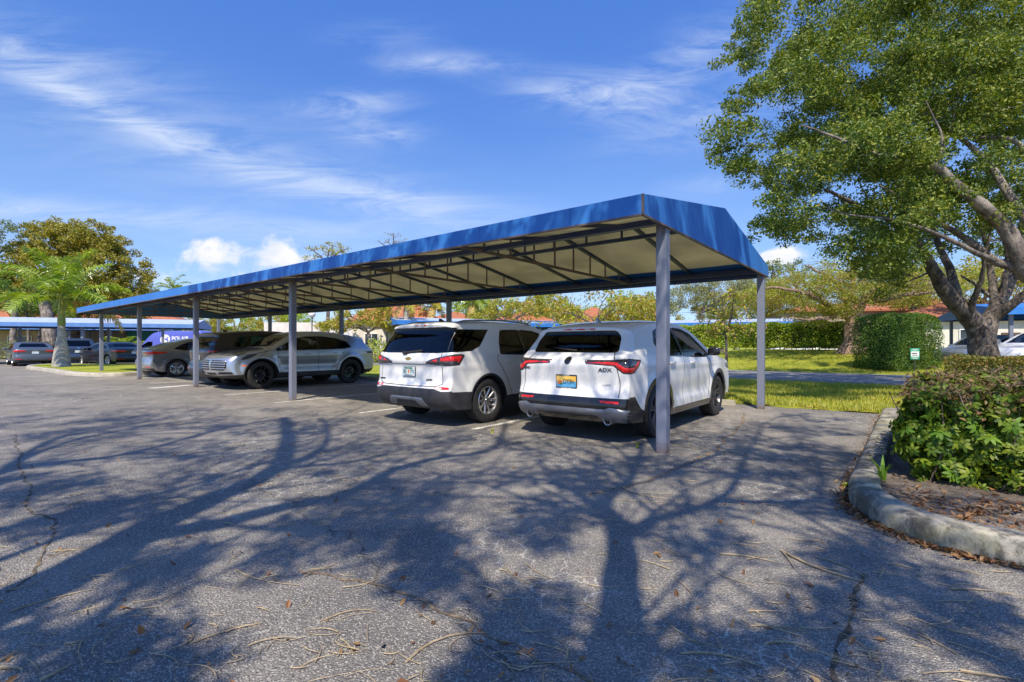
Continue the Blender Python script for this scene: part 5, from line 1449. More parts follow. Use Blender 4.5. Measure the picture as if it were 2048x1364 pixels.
# ---------------- plainer cars: SUVs and sedans
def simple_suv(label, loc, rz, paint_, L=4.6, W_=1.85, H=1.66, rim=None, group=None, tl='bar', h=.075, clad='clad', style='five', glass='tint', name='parked_car', lamp_amber=False, rear_plate=True, cat='car', emblem=None, sharp=True):
    k = L / 4.65; hz = H / 1.66; R_ = .355
    ax = (.94 * k, 3.66 * k)
    X = lambda x: x * k
    Z = lambda z: z * hz if z > .6 else z
    prof = [(4.55, .27, 4.24, .27), (4.63, .40, 4.30, .40), (4.65, .60, 4.33, .60), (4.62, .84, 4.28, .80), (4.52, .97, 4.18, .92), (4.25, 1.045, 4.02, .99), (3.80, 1.10, 3.66, 1.045), (3.50, 1.15, 3.44, 1.09),
            (3.28, 1.26, 3.22, 1.19), (2.74, 1.56, 2.72, 1.47), (2.45, 1.635, 2.45, 1.55), (1.9, 1.665, 1.9, 1.585), (1.2, 1.65, 1.2, 1.56), (.65, 1.61, .70, 1.52), (.34, 1.575, .46, 1.49),
            (.27, 1.55, .40, 1.47), (.31, 1.52, .42, 1.45), (.22, 1.32, .34, 1.30), (.13, 1.145, .27, 1.14), (.08, 1.08, .22, 1.07), (.055, .98, .20, .97), (.085, .80, .20, .80), (.075, .66, .19, .66),
            (.02, .60, .17, .60), (.0, .50, .16, .50), (.045, .34, .20, .33), (.12, .27, .30, .27)]
    P = lambda l: [(X(a), Z(b)) for a, b in l]
    rw = rounded(P([(.72, 1.20), (.86, 1.42), (1.30, 1.49), (1.88, 1.51), (1.88, 1.085), (1.20, 1.105), (.80, 1.14)]), .05)
    fw = rounded(P([(1.97, 1.51), (2.35, 1.495), (2.62, 1.435), (3.14, 1.12), (3.10, 1.065), (1.97, 1.083)]), .04)
    sp = dict(L=L, W=W_, axles=ax, R=R_, gap=.05, belt=(1.115 * hz, -.012), tumble=.38, h=h, nv=11, prof=[(X(a), Z(b), X(c_), Z(d)) for a, b, c_, d in prof],
        side=[('window:rear', rw), ('window:front', fw), ('pillar', P([(1.88, 1.51), (1.97, 1.51), (1.97, 1.083), (1.88, 1.085)])),
              ('cladding', circ_poly(ax[0], R_, R_ + .09)), ('cladding', circ_poly(ax[1], R_, R_ + .09)), ('cladding', [(ax[0], .1), (ax[0], .40), (ax[1], .40), (ax[1], .1)]), ('cladding', [(-.3, .1), (-.3, .5), (.6, .46), (.7, .1)]),
              ('door:rear', P([(1.925, .40), (1.55, .40), (1.46, .62), (1.28, .86), (1.10, 1.02), (1.16, 1.106), (1.925, 1.083)])), ('door:front', P([(1.932, .40), (1.932, 1.083), (3.08, 1.062), (3.18, 1.0), (3.16, .60), (3.10, .40)]))],
        ends=[('rear_window', 'rear', rounded([(-.64, Z(1.15)), (-.54, Z(1.49)), (.54, Z(1.49)), (.64, Z(1.15))], .05)), ('windshield', 'front', rounded([(-.70, Z(1.20)), (-.58, Z(1.56)), (.58, Z(1.56)), (.70, Z(1.20))], .05)),
              ('bumper:rear', 'rear', [(-1.1, .1), (-1.1, .52), (1.1, .52), (1.1, .1)])])
    mats = dict(body=M[paint_], cladding=M[clad], pillar=M['gloss_black'])
    mats.update({'window:rear': M[glass], 'window:front': M['glass_mid'], 'rear_window': M[glass], 'windshield': M['glass_mid']})
    c, t = start(sp, label, loc, rz, mats, group, name, cat)
    zt = Z(1.02)
    if tl == 'bar':
        b = c.patches('taillight', wrap(('r', .30, zt + .02), ('r', .80, zt + .05), ('s', .2, zt + .05), ('s', .55, zt + .03), ('s', .34, zt - .06), ('s', .15, zt - .08), ('r', .74, zt - .09), ('r', .30, zt - .015)), M['lens_dark'], lift=.008)
        c.patches('lens', wrap(('r', .34, zt + .012), ('r', .80, zt + .035), ('s', .2, zt + .03), ('s', .48, zt + .022), ('s', .22, zt - .025), ('r', .78, zt - .055), ('r', .66, zt - .01)), M['lens_red'], parent=b, lift=.012)
    else:
        c.patches('taillight', wrap(('r', .58, zt + .05), ('s', .2, zt + .07), ('s', .38, zt + .06), ('s', .30, zt - .08), ('s', .15, zt - .10), ('r', .66, zt - .08)), M['lens_red'], lift=.008)
    c.patches('headlight', both([P([(4.02, .98), (4.45, .90), (4.52, .82), (4.30, .80), (4.06, .88)])]), M['lamp_black'] if lamp_amber else M['lens_clear'], lift=.006)
    if lamp_amber: c.patches('marker_light', both([P([(4.00, .93), (4.08, .95), (4.12, .80), (4.04, .80)])]), M['lens_amber'], lift=.009)
    c.patches('reflector', mir([('rear', [(.55, .545), (.58, .515), (.86, .515), (.86, .545)])]), M['lens_red'], lift=.004)
    if rear_plate:
        p = c.ray('rear', 0, Z(.84))[0]; mb = MB(); mb.box((p.x + c.off[0] - .012, 0, Z(.84)), (.012, .30, .15)); mb.build('license_plate', M['plate_white'], t, bevel=.005)
    if emblem: c.patches('badge', [('rear', [(a * .08, zt + .03 + b * .05) for a, b in circle(1, 20)])], M['chrome'], lift=.008)
    seams(c, t, both([P([(1.93, 1.08), (1.93, .40)]), P([(1.55, .40), (1.46, .62), (1.28, .86), (1.10, 1.02)]), P([(3.10, .40), (3.16, .60), (3.18, 1.0)])]) + [('rear', [(-.74, .60), (-.72, Z(.93))]), ('rear', [(.74, .60), (.72, Z(.93))])])
    dlo_trim(c, [rw, fw], M['gloss_black'], .02)
    handles(c, t, [('door:rear', X(1.42), Z(.98)), ('door:front', X(2.28), Z(.97))], M[paint_])
    mirror_part(c, t, X(3.04), Z(1.11), M[paint_])
    fin(c, t, X(.85), M['gloss_black'])
    finish_car(c, t, mats, style, rim or M['alloy'], detail=1, tyre_w=.23, rim_r=.24)
    return c, t
def simple_sedan(label, loc, rz, paint_, L=4.85, W_=1.85, H=1.45, rim=None, group=None, tl='wide', h=.075, style='five', two_tone=None, plate_z=.80, fast=False, spz=0):
    k = L / 4.85; hz = H / 1.45; R_ = .335; ax = (1.02 * k, 3.86 * k)
    X = lambda x: x * k
    Z = lambda z: z * hz if z > .55 else z
    rear = [(.62, 1.16, .72, 1.09), (.40, 1.08, .55, 1.04), (.16, 1.04, .36, 1.01)] if fast else [(.78, 1.10, .86, 1.05), (.50, 1.055, .62, 1.02), (.18, 1.03, .38, 1.0)]
    prof = [(4.70, .22, 4.35, .22), (4.82, .36, 4.44, .36), (4.85, .52, 4.46, .52), (4.80, .68, 4.40, .66), (4.62, .80, 4.30, .78), (4.25, .89, 4.08, .86), (3.85, .95, 3.72, .91), (3.55, .99, 3.48, .94), (3.25, 1.11, 3.20, 1.05), (2.72, 1.35, 2.70, 1.28), (2.40, 1.425, 2.40, 1.36),
            (2.0, 1.45, 2.0, 1.38), (1.6, 1.43, 1.6, 1.355), (1.22, 1.34, 1.25, 1.27)] + rear + [(.06, 1.02, .28, .98), (.03, .97, .24, .94), (.06, .84, .24, .82), (.08, .70, .24, .68), (.02, .60, .22, .58), (.0, .46, .22, .46), (.06, .30, .28, .30), (.20, .24, .42, .24)]
    P = lambda l: [(X(a), Z(b)) for a, b in l]
    rw = rounded(P([(.92, 1.04), (1.22, 1.20), (1.50, 1.295), (1.90, 1.335), (1.90, .955), (1.3, .985)]), .04)
    fw = rounded(P([(1.98, 1.337), (2.35, 1.315), (2.62, 1.255), (3.20, .985), (3.16, .935), (1.98, .952)]), .04)
    sp = dict(L=L, W=W_, axles=ax, R=R_, gap=.045, belt=(.985 * hz, -.012), tumble=.40, h=h, nv=11, scz=.52, crz=.88, prof=[(X(a), Z(b), X(c_), Z(d)) for a, b, c_, d in prof], sill=.22, floorz=.25, dash=.80, cush=.46,
        side=[('window:rear', rw), ('window:front', fw), ('pillar', P([(1.90, 1.336), (1.98, 1.336), (1.98, .952), (1.90, .955)])),
              ('door:rear', P([(1.935, .32), (1.60, .32), (1.50, .55), (1.34, .74), (1.12, .93), (1.3, .985), (1.935, .953)])), ('door:front', P([(1.942, .32), (1.942, .953), (3.16, .935), (3.26, .88), (3.22, .50), (3.14, .32)])),
              ('cladding', [(ax[0], .1), (ax[0], .27), (ax[1], .27), (ax[1], .1)])],
        ends=[('rear_window', 'rear', rounded([(-.66, Z(1.115 if not fast else 1.17)), (-.50, Z(1.36)), (.50, Z(1.36)), (.66, Z(1.115 if not fast else 1.17))], .05)), ('windshield', 'front', rounded([(-.70, Z(1.03)), (-.55, Z(1.36)), (.55, Z(1.36)), (.70, Z(1.03))], .05)),
              ('bumper:rear', 'rear', [(-1.1, .1), (-1.1, .36), (1.1, .36), (1.1, .1)])])
    mats = dict(body=M[paint_], cladding=M['gloss_black'], pillar=M['gloss_black'])
    mats.update({'window:rear': M['tint'], 'window:front': M['glass_mid'], 'rear_window': M['glass_mid'], 'windshield': M['glass_mid']})
    c, t = start(sp, label, loc, rz, mats, group)
    zt = Z(.90)
    c.patches('taillight', wrap(('r', .42, zt + .03), ('s', .2, zt + .055), ('s', .74, zt + .035), ('s', .60, zt - .01), ('s', .2, zt - .05), ('r', .60, zt - .07), ('r', .42, zt - .03)), M['lens_red'], lift=.008)
    c.patches('reflector', mir([('rear', [(.55, .44), (.55, .40), (.86, .40), (.86, .44)])]), M['lens_red'], lift=.004)
    p = c.ray('rear', 0, Z(plate_z))[0]; mb = MB(); mb.box((p.x + c.off[0] - .012, 0, Z(plate_z)), (.012, .30, .15)); mb.build('license_plate', M['plate_white'], t, bevel=.005)
    c.patches('badge', [('rear', [(a * .07, Z(.945) + b * .03) for a, b in circle(1, 20)])], M['chrome'], lift=.008)
    c.patches('headlight', both([P([(4.05, .84), (4.52, .76), (4.55, .70), (4.2, .74)])]), M['lens_clear'], lift=.006)
    seams(c, t, both([P([(1.94, .95), (1.94, .32)]), P([(1.60, .32), (1.50, .55), (1.34, .74), (1.12, .93)]), P([(3.14, .32), (3.22, .50), (3.26, .88)])]) + [('rear', [(-.72, .60), (-.70, Z(.95))]), ('rear', [(.72, .60), (.70, Z(.95))]), ('rear', [(-.72, .60), (.72, .60)])])
    dlo_trim(c, [rw, fw], M['chrome'] if not fast else M['gloss_black'], .014)
    handles(c, t, [('door:rear', X(1.50), Z(.84)), ('door:front', X(2.35), Z(.83))], M[paint_])
    mirror_part(c, t, X(3.10), Z(.97), M[paint_])
    finish_car(c, t, mats, style, rim or M['alloy'], detail=1, tyre_w=.215, rim_r=.235)
    return c, t

g_row = 'cars parked under the long carport'
# dark SUV behind the silver one, nose in
simple_suv('dark grey SUV parked behind the silver SUV with its red tail lamp showing', cp(14.98, 1.25 + 1.35), ROT_N, 'dark_paint', L=4.78, W_=1.90, H=1.72, rim=M['dark_alloy'], group=g_row, tl='bar', h=.06)
# silver fastback sedan
c_, t_ = simple_sedan('silver-grey fastback sedan with star-shaped alloy wheels between two carport posts', cp(21.0, 1.30 + 1.42), ROT_N, 'grey_paint', L=4.72, H=1.53, group=g_row, style='aero', fast=True, h=.055)
c_.patches('bumper_corner', mir([('rear', [(.52, .66), (.60, .82), (.95, .84), (.95, .42), (.62, .40)])]), M['silver_paint'], lift=.004)
# across the drive, at the left
def facing(px, d, heading_px_dir): pass
simple_sedan('dark blue sedan seen from behind at the left edge, under the left carport', at(60, 690, 30.8) - Vector((0, 0, EYE)), R(90) + R(50), 'slate_paint', L=4.92, H=1.45, W_=1.86, tl='wide')
simple_suv('dark blue SUV seen from behind between the palm trunk and the black sedan', at(146, 690, 31.8) - Vector((0, 0, EYE)), R(90) + R(48), 'navy_paint', L=4.6, W_=1.86, H=1.68, tl='block', emblem=True)
simple_sedan('glossy black sedan turned side-on behind the grass island', at(222, 690, 30.6) - Vector((0, 0, EYE)), R(90) + R(66), 'black_paint', L=4.9, H=1.45, W_=1.86)
# behind the big tree, right
simple_suv('silver SUV nose to the left between the tall clipped hedge and the tree trunk', at(1975, 690, 22.5) - Vector((0, 0, EYE)) + Vector((0, 0, .05)), R(180 + 12), 'silver_paint', L=4.4, W_=1.85, H=1.66, lamp_amber=True, tl='block')
simple_suv('white SUV cut by the right edge behind the tree trunk', at(2100, 690, 19.5) - Vector((0, 0, EYE)) + Vector((0, 0, .05)), R(180 + 8), 'white_paint', L=4.9, W_=1.95, H=1.78, tl='block', glass='glass_mid')
# white cars glimpsed through the far hedge
for i, (px, d, lab) in enumerate(((1590, 37.5, 'white car glimpsed through the gaps of the long leafy hedge, left of the poinciana'), (1660, 35.5, 'white car glimpsed through the hedge just left of the poinciana trunk'))):
    p = at(px, 690, d); p.z = 0.05
    simple_sedan(lab, p, R(150), 'white_paint', h=.12)

# ---------------- blue van
def make_van():
    R_ = .36; ax = (1.05, 4.55)
    fw = rounded([(3.95, 1.62), (4.35, 1.62), (4.95, 1.22), (4.95, 1.12), (3.95, 1.14)], .05)
    sp = dict(L=5.7, W=2.02, axles=ax, R=R_, gap=.05, belt=(1.25, 0), tumble=.10, h=.085, nv=10, scallop=0, k=4.0,
        prof=[(5.55, .30, 5.30, .30), (5.66, .45, 5.38, .45), (5.70, .75, 5.42, .75), (5.62, 1.0, 5.34, .98), (5.35, 1.14, 5.16, 1.10), (5.0, 1.25, 4.94, 1.20), (4.55, 1.75, 4.55, 1.68), (4.20, 2.15, 4.22, 2.05), (3.95, 2.34, 3.98, 2.24), (3.4, 2.46, 3.4, 2.36), (2.4, 2.50, 2.4, 2.40), (1.0, 2.50, 1.0, 2.40),
              (.15, 2.48, .22, 2.38), (.05, 2.40, .14, 2.32), (.03, 1.8, .10, 1.8), (.02, 1.0, .09, 1.0), (.0, .6, .08, .6), (.05, .34, .12, .34)],
        side=[('window:front', fw), ('door:front', [(3.86, .42), (3.86, 1.68), (4.40, 1.68), (5.02, 1.20), (5.0, .8), (4.9, .42)]), ('cladding', [(1.0, .1), (1.0, .42), (4.55, .42), (4.55, .1)]), ('door:sliding', [(2.6, .42), (2.6, 2.2), (3.8, 2.2), (3.8, .42)])],
        ends=[('windshield', 'front', rounded([(-.80, 1.30), (-.74, 2.02), (.74, 2.02), (.80, 1.30)], .06))])
    mats = dict(body=M['van_paint'], cladding=M['clad']); mats.update({'window:front': M['glass_mid'], 'windshield': M['glass_mid']})
    loc = at(350, 690, 41.0); loc.z = -0.1
    c, t = start(sp, 'blue delivery van with a white polar bear disc and white lettering behind the carports', loc, R(180) - R(0), mats, name='delivery_van', cat='van')
    finish_car(c, t, mats, 'five', M['alloy'], detail=1, seats=False, rim_r=.23)
    c.patches('headlight', both([[(5.0, 1.10), (5.30, 1.02), (5.36, .86), (5.1, .90)]]), M['lens_clear'], lift=.006)
    mirror_part(c, t, 4.86, 1.20, M['seal'], .22, .30)
    y = float(c.Wf(np.array(2.0), np.array(1.75)))
    m = Matrix.Translation((2.35 + c.off[0], y + .012, 1.83))
    disc = MB(); disc.add([(2.95 + c.off[0] + .42 * math.cos(a), y + .006 - .10 * max(0, .42 * math.sin(a)) * 0, 1.80 + .42 * math.sin(a)) for a in np.linspace(0, 2 * math.pi, 33)[:-1]], [tuple(range(32))])
    d = c.patches('logo_disc', [('left', [(2.95 + .40 * math.cos(a), 1.80 + .40 * math.sin(a)) for a in np.linspace(0, 2 * math.pi, 33)[:-1]])], M['white_plain'], lift=.006, h=.05)
    c.patches('logo_shape', [('left', [(2.80, 1.55), (2.62, 1.70), (2.72, 1.84), (2.64, 2.0), (2.72, 2.06), (2.84, 1.94), (3.02, 1.86), (2.96, 1.74), (2.84, 1.72)])], M['van_paint'], parent=d, lift=.012, h=.05)
    join_meshes('van_lettering', [lettering('POLAIR', .46, M['white_plain'], view_mat(Vector((2.42 + c.off[0], y - .02, 1.86)), 'left', 0, 0), .02, .92, .014, align='LEFT', spacing=.98)], t)
    join_meshes('small_lettering', [lettering('AIR CONDITIONING', .14, M['white_plain'], view_mat(Vector((2.20 + c.off[0], y + .02, 1.35)), 'left', 0, 0), .01, 1.0, .002, align='LEFT')], t)
    # ladder on the roof
    mb = MB()
    for yy in (-.25, .25): mb.bar((-2.2, yy, 2.66), (1.3, yy, 2.66), .05, .06)
    for x in np.arange(-2.1, 1.3, .35): mb.bar((x, -.25, 2.66), (x, .25, 2.66), .03, .03)
    for x in (-1.6, .8): mb.bar((x, -.8, 2.58), (x, .8, 2.58), .05, .05); mb.bar((x, -.8, 2.45), (x, -.8, 2.58), .04, .04); mb.bar((x, .8, 2.45), (x, .8, 2.58), .04, .04)
    o = mb.build('roof_ladder', M['alloy'], None); o.location = loc; o.rotation_euler = (0, 0, R(180)); tag(o, 'aluminium ladder on the roof rack of the blue van', 'ladder')
make_van()
# ------------------------------------------------------------------ plants
def unit(v): return v / np.maximum(np.linalg.norm(v, axis=-1, keepdims=True), 1e-9)
def leaf_quads(P, L, asp=0.45, up=0.6, rng=RNG, droop=0.0, lvar=0.35, axis=None):
    P = np.asarray(P, float); n = len(P)
    nr = unit(rng.normal(size=(n, 3)) + np.array([0, 0, up]))
    a = rng.normal(size=(n, 3)) if axis is None else np.asarray(axis, float) + 0.35 * rng.normal(size=(n, 3))
    a = a + np.array([0, 0, -droop]); a = unit(a - (a * nr).sum(1, keepdims=True) * nr); b = np.cross(nr, a)
    l = L * (1 + lvar * rng.uniform(-1, 1, size=(n, 1))); w = l * asp
    V = np.stack([P - a * l * .5, P + b * w * .5 - a * l * .08 + nr * w * .12, P + a * l * .5 - nr * l * .06, P - b * w * .5 - a * l * .08 + nr * w * .12], axis=1).reshape(-1, 3)
    return V, np.arange(4 * n).reshape(n, 4)
def ball(n, rng=RNG, shell=0.45):
    v = unit(rng.normal(size=(n, 3))); return v * (rng.uniform(0, 1, size=(n, 1)) ** shell)
def crown_mesh(name, C, rad, per, L, mat, parent, asp=.45, up=.6, flat=1.0, rng=RNG, droop=0.0):
    """C cluster centres; per leaves in each cluster of radius rad"""
    C = np.asarray(C, float); k = len(C)
    rad = np.broadcast_to(np.asarray(rad, float), (k,))
    cnt = np.full(k, per) if np.isscalar(per) else np.asarray(per)
    idx = np.repeat(np.arange(k), cnt)
    off = ball(len(idx), rng) * rad[idx][:, None]; off[:, 2] *= flat
    V, Fc = leaf_quads(C[idx] + off, L, asp, up, rng, droop)
    return mesh_np(name, V, Fc, mat, parent, smooth=False)
class Skel:
    """trunk and limbs; twigs grow from the nearest limb to each leaf clump"""
    def __init__(s, n=7): s.mb = MB(); s.N = []; s.r = []; s.n = n
    def limb(s, pts, r0, r1, wob=0.0, sub=3, n=None):
        P = bez(pts, sub) if len(pts) > 2 else [Vector(pts[0]).lerp(Vector(pts[1]), q / sub) for q in range(sub + 1)]
        k = len(P); rr = []
        for i, p in enumerate(P):
            r = r0 + (r1 - r0) * (i / (k - 1)) ** 0.85; rr.append(r)
            if wob and 0 < i: p += Vector((random.uniform(-wob, wob), random.uniform(-wob, wob), random.uniform(-wob, wob)))
            s.N.append(tuple(p)); s.r.append(r)
        s.mb.tube(P, rr, n or s.n)
    def reach(s, C, r=0.03, tip=0.006, wob=0.12, maxlen=6.0, n=4):
        base = np.array(s.N[0])
        order = np.argsort(np.linalg.norm(np.asarray(C) - base, axis=1))
        for i in order:
            c = np.asarray(C[i], float); A = np.array(s.N)
            d = np.linalg.norm(A - c, axis=1) + 0.25 * np.maximum(0, A[:, 2] - c[2])
            j = int(np.argmin(d)); a = A[j]
            if np.linalg.norm(a - c) > maxlen: continue
            ra = min(s.r[j] * 0.75, r)
            mid = (a + c) / 2 + RNG.normal(size=3) * wob * np.linalg.norm(c - a) + np.array([0, 0, .06 * np.linalg.norm(c - a)])
            s.mb.tube([a, a * .5 + mid * .5, mid, c], [ra, ra * .8, ra * .6, tip], n, cap=False)
            s.N += [tuple(mid), tuple(c)]; s.r += [ra * .6, max(tip, ra * .3)]
    def shoots(s, rng, n, L, r, zmin=3.2):
        """bare side branches that fork once or twice"""
        base = [(Vector(s.N[i]), s.r[i], (Vector(s.N[i]) - Vector(s.N[i - 1]))) for i in range(1, len(s.N)) if s.N[i][2] > zmin and (Vector(s.N[i]) - Vector(s.N[i - 1])).length < 1.6]
        for _ in range(n):
            p, pr, d = base[rng.integers(len(base))]; d = d.normalized() if d.length > 1e-4 else Vector((0, 0, 1))
            v = (d * .7 + Vector(rng.normal(size=3)) * .75 + Vector((0, 0, .25))).normalized(); ll = L * rng.uniform(.5, 1.3); rr = min(pr * .7, r * rng.uniform(.6, 1.2)); pts = [p]; q = p
            for k in range(4): v = (v + Vector(rng.normal(size=3)) * .22).normalized(); q = q + v * ll / 4; pts.append(q)
            s.mb.tube(pts, [rr, rr * .85, rr * .7, rr * .5, rr * .25], 5, cap=False); s.N += [tuple(x) for x in pts[1:]]; s.r += [rr * .85, rr * .7, rr * .5, rr * .25]
            for k in (2, 3):
                w_ = (v + Vector(rng.normal(size=3)) * .8).normalized(); a = pts[k]; m = a + w_ * ll * .25; e = m + (w_ + Vector(rng.normal(size=3)) * .3).normalized() * ll * .3
                s.mb.tube([a, m, e], [rr * .6, rr * .45, rr * .2], 4, cap=False); s.N += [tuple(m), tuple(e)]; s.r += [rr * .45, rr * .2]
    def build(s, mat, parent, name='trunk'): return s.mb.build(name, mat, parent, smooth=True)
def px_clusters(poly, D0, D1, n, rng, dome=True):
    """points inside a photo outline, at depths D0..D1"""
    P = np.array(poly, float); lo, hi = P.min(0), P.max(0); out = []
    while len(out) < n:
        q = np.column_stack([rng.uniform(lo[0], hi[0], 200), rng.uniform(lo[1], hi[1], 200)])
        q = q[inpoly(q, poly)]
        for a, b in q: out.append(tuple(at(a, b, rng.uniform(D0, D1))))
    return np.array(out[:n])
def ell_clusters(ells, n, rng, shell=0.33, keep_out=None):
    """ells: (centre, (rx, ry, rz))"""
    vol = np.array([r[0] * r[1] * r[2] for _, r in ells]) ** 0.67; vol /= vol.sum(); out = []
    for (c, r), v in zip(ells, vol):
        m = max(2, int(round(n * v))); out.append(np.array(c) + ball(m, rng, shell) * np.array(r))
    return np.concatenate(out)
def tree(label, base, ells, n_cl, cl_r, per, leaf, mat, bark_mat, trunk_r=.2, fork=.35, name='tree', cat='tree', asp=.45, up=.6, flat=.8, group=None, seed=1, shell=.33, limbs=5, droop=0.0, twig=.035, extra=None):
    """general tree: trunk, limbs to each lobe, twigs to each clump, clumps of leaves"""
    rng = np.random.default_rng(seed); random.seed(seed)
    base = Vector(base); t = thing(name, label, cat, base, 0, group)
    ells = [((c[0] - base.x, c[1] - base.y, c[2] - base.z), r) for c, r in ells]
    C = ell_clusters(ells, n_cl, rng, shell)
    top = max(c[2] + r[2] for c, r in ells); low = min(c[2] - r[2] for c, r in ells)
    hx = np.mean([c[0] for c, r in ells]); hy = np.mean([c[1] for c, r in ells])
    fz = max(0.3, low * .9 + (top - low) * fork * .5)
    sk = Skel(8); f = Vector((hx * .3, hy * .3, fz))
    sk.limb([(0, 0, -.1), (trunk_r * .2, 0, fz * .35), tuple(f)], trunk_r * 1.25, trunk_r * .8, trunk_r * .15, 4)
    sel = C[rng.permutation(len(C))[:limbs]]
    for q in sel:
        q = Vector(q); m = f.lerp(q, .5) + Vector((rng.normal() * .2, rng.normal() * .2, .25 * (q - f).length * .3))
        sk.limb([tuple(f), tuple(m), tuple(q)], trunk_r * .6, trunk_r * .16, trunk_r * .12, 4, 6)
    sk.reach(C, twig, .006, .10, 9.0)
    sk.build(bark_mat, t)
    crown_mesh('crown', C, rng.uniform(.7, 1.25, len(C)) * cl_r, per, leaf, mat, t, asp, up, flat, rng, droop)
    if extra:
        m2, frac, l2 = extra; k = rng.permutation(len(C))[:int(len(C) * frac)]
        crown_mesh('dry_foliage', C[k], rng.uniform(.7, 1.2, len(k)) * cl_r, max(3, per // 2), l2, m2, t, asp, up, flat, rng, droop)
    return t
def pe(px, py, rx, ry, D, depth=None):
    """lobe of a crown seen in the photo as an ellipse"""
    c = at(px, py, D); k = D / F; return ((c.x, c.y, c.z), (rx * k, (depth or (rx * k)), ry * k))
def gbase(px, D, z=0.0): return Vector(((px - CX) / F * D, D, z))

# ---- trees behind the camera, whose shadows cover the asphalt
TEL = math.tan(SUN_EL)
def lift(px, py, h, z0=0.0):
    """point at height h whose shadow falls on the pixel (px, py) of the ground (or of a surface at height z0)"""
    g = gp(px, py, z0); L = (h - z0) / TEL
    return Vector((g.x - SD.x * L, g.y - SD.y * L, h))
def up(p, h): L_ = (h - p.z) / TEL; return Vector((p.x - SD.x * L_, p.y - SD.y * L_, h))
def canopy_clumps(s0, s1, panel, roof):
    """clump centres whose shade falls on the front edge, the near end and the roof of the long carport"""
    rng = np.random.default_rng(21 + int(s0)); C = []
    for s in np.arange(s0, s1, .24):
        if rng.uniform() < .85: C.append(up(cp(s + rng.normal() * .15, -.74, rng.uniform(2.55, 2.9)), rng.uniform(7.8, 10.0)))
    if panel:
        for n, k in ((.2, 2), (.75, 3), (1.0, 2), (1.55, 3), (2.1, 4), (2.25, 3), (2.75, 4), (2.9, 3), (3.5, 2)):
            for _ in range(k): C.append(up(cp(-.1, n + rng.normal() * .07, rng.uniform(2.6, 3.3)), rng.uniform(8.0, 9.6)))
    for _ in range(roof): C.append(up(cp(rng.uniform(s0, s1), rng.uniform(-.6, 2.5), 2.9), rng.uniform(8.5, 10.5)))
    return C
def shade_tree(label, base, limbs, patches, seed, leaf=.085, name='tree', more=()):
    rng = np.random.default_rng(seed); random.seed(seed)
    base = Vector(base); t = thing(name, label, 'tree', base)
    sk = Skel(9); b = base
    for pts, r0, r1 in limbs: sk.limb([Vector(p) - b for p in pts], r0, r1, 0.01, 4)
    sk.shoots(rng, 110, 1.9, .024)
    C = []; Rr = []; K = []
    for (px, py, rx, ry, n, h0, h1, rad, per) in patches:
        for _ in range(int(n * (.68 if py < 1150 else .46) + .5)):
            a = rng.uniform(0, 2 * math.pi); q = math.sqrt(rng.uniform(0, 1))
            x, y = px + rx * q * math.cos(a), py + ry * q * math.sin(a)
            if y < 782 or (470 < x < 660 and y < 816) or (180 < x < 420 and y < 788): continue
            C.append(tuple(lift(x, y, rng.uniform(h0, h1)) - b)); Rr.append(rad * rng.uniform(.7, 1.3)); K.append(int(per * .72 * rng.uniform(.5, 1.4)))
    for q in more: C.append(tuple(q - b)); Rr.append(rng.uniform(.13, .26)); K.append(120)
    C = np.array(C)
    sk.reach(C, .016, .004, .12, 8.0)
    sk.build(M['bark_dark'], t)
    crown_mesh('crown', C, np.array(Rr), np.array(K), leaf, M['leaf_oak'], t, .5, .5, .75, rng)
    return t
b1 = Vector((-0.05, -1.55, 0)); l = lift
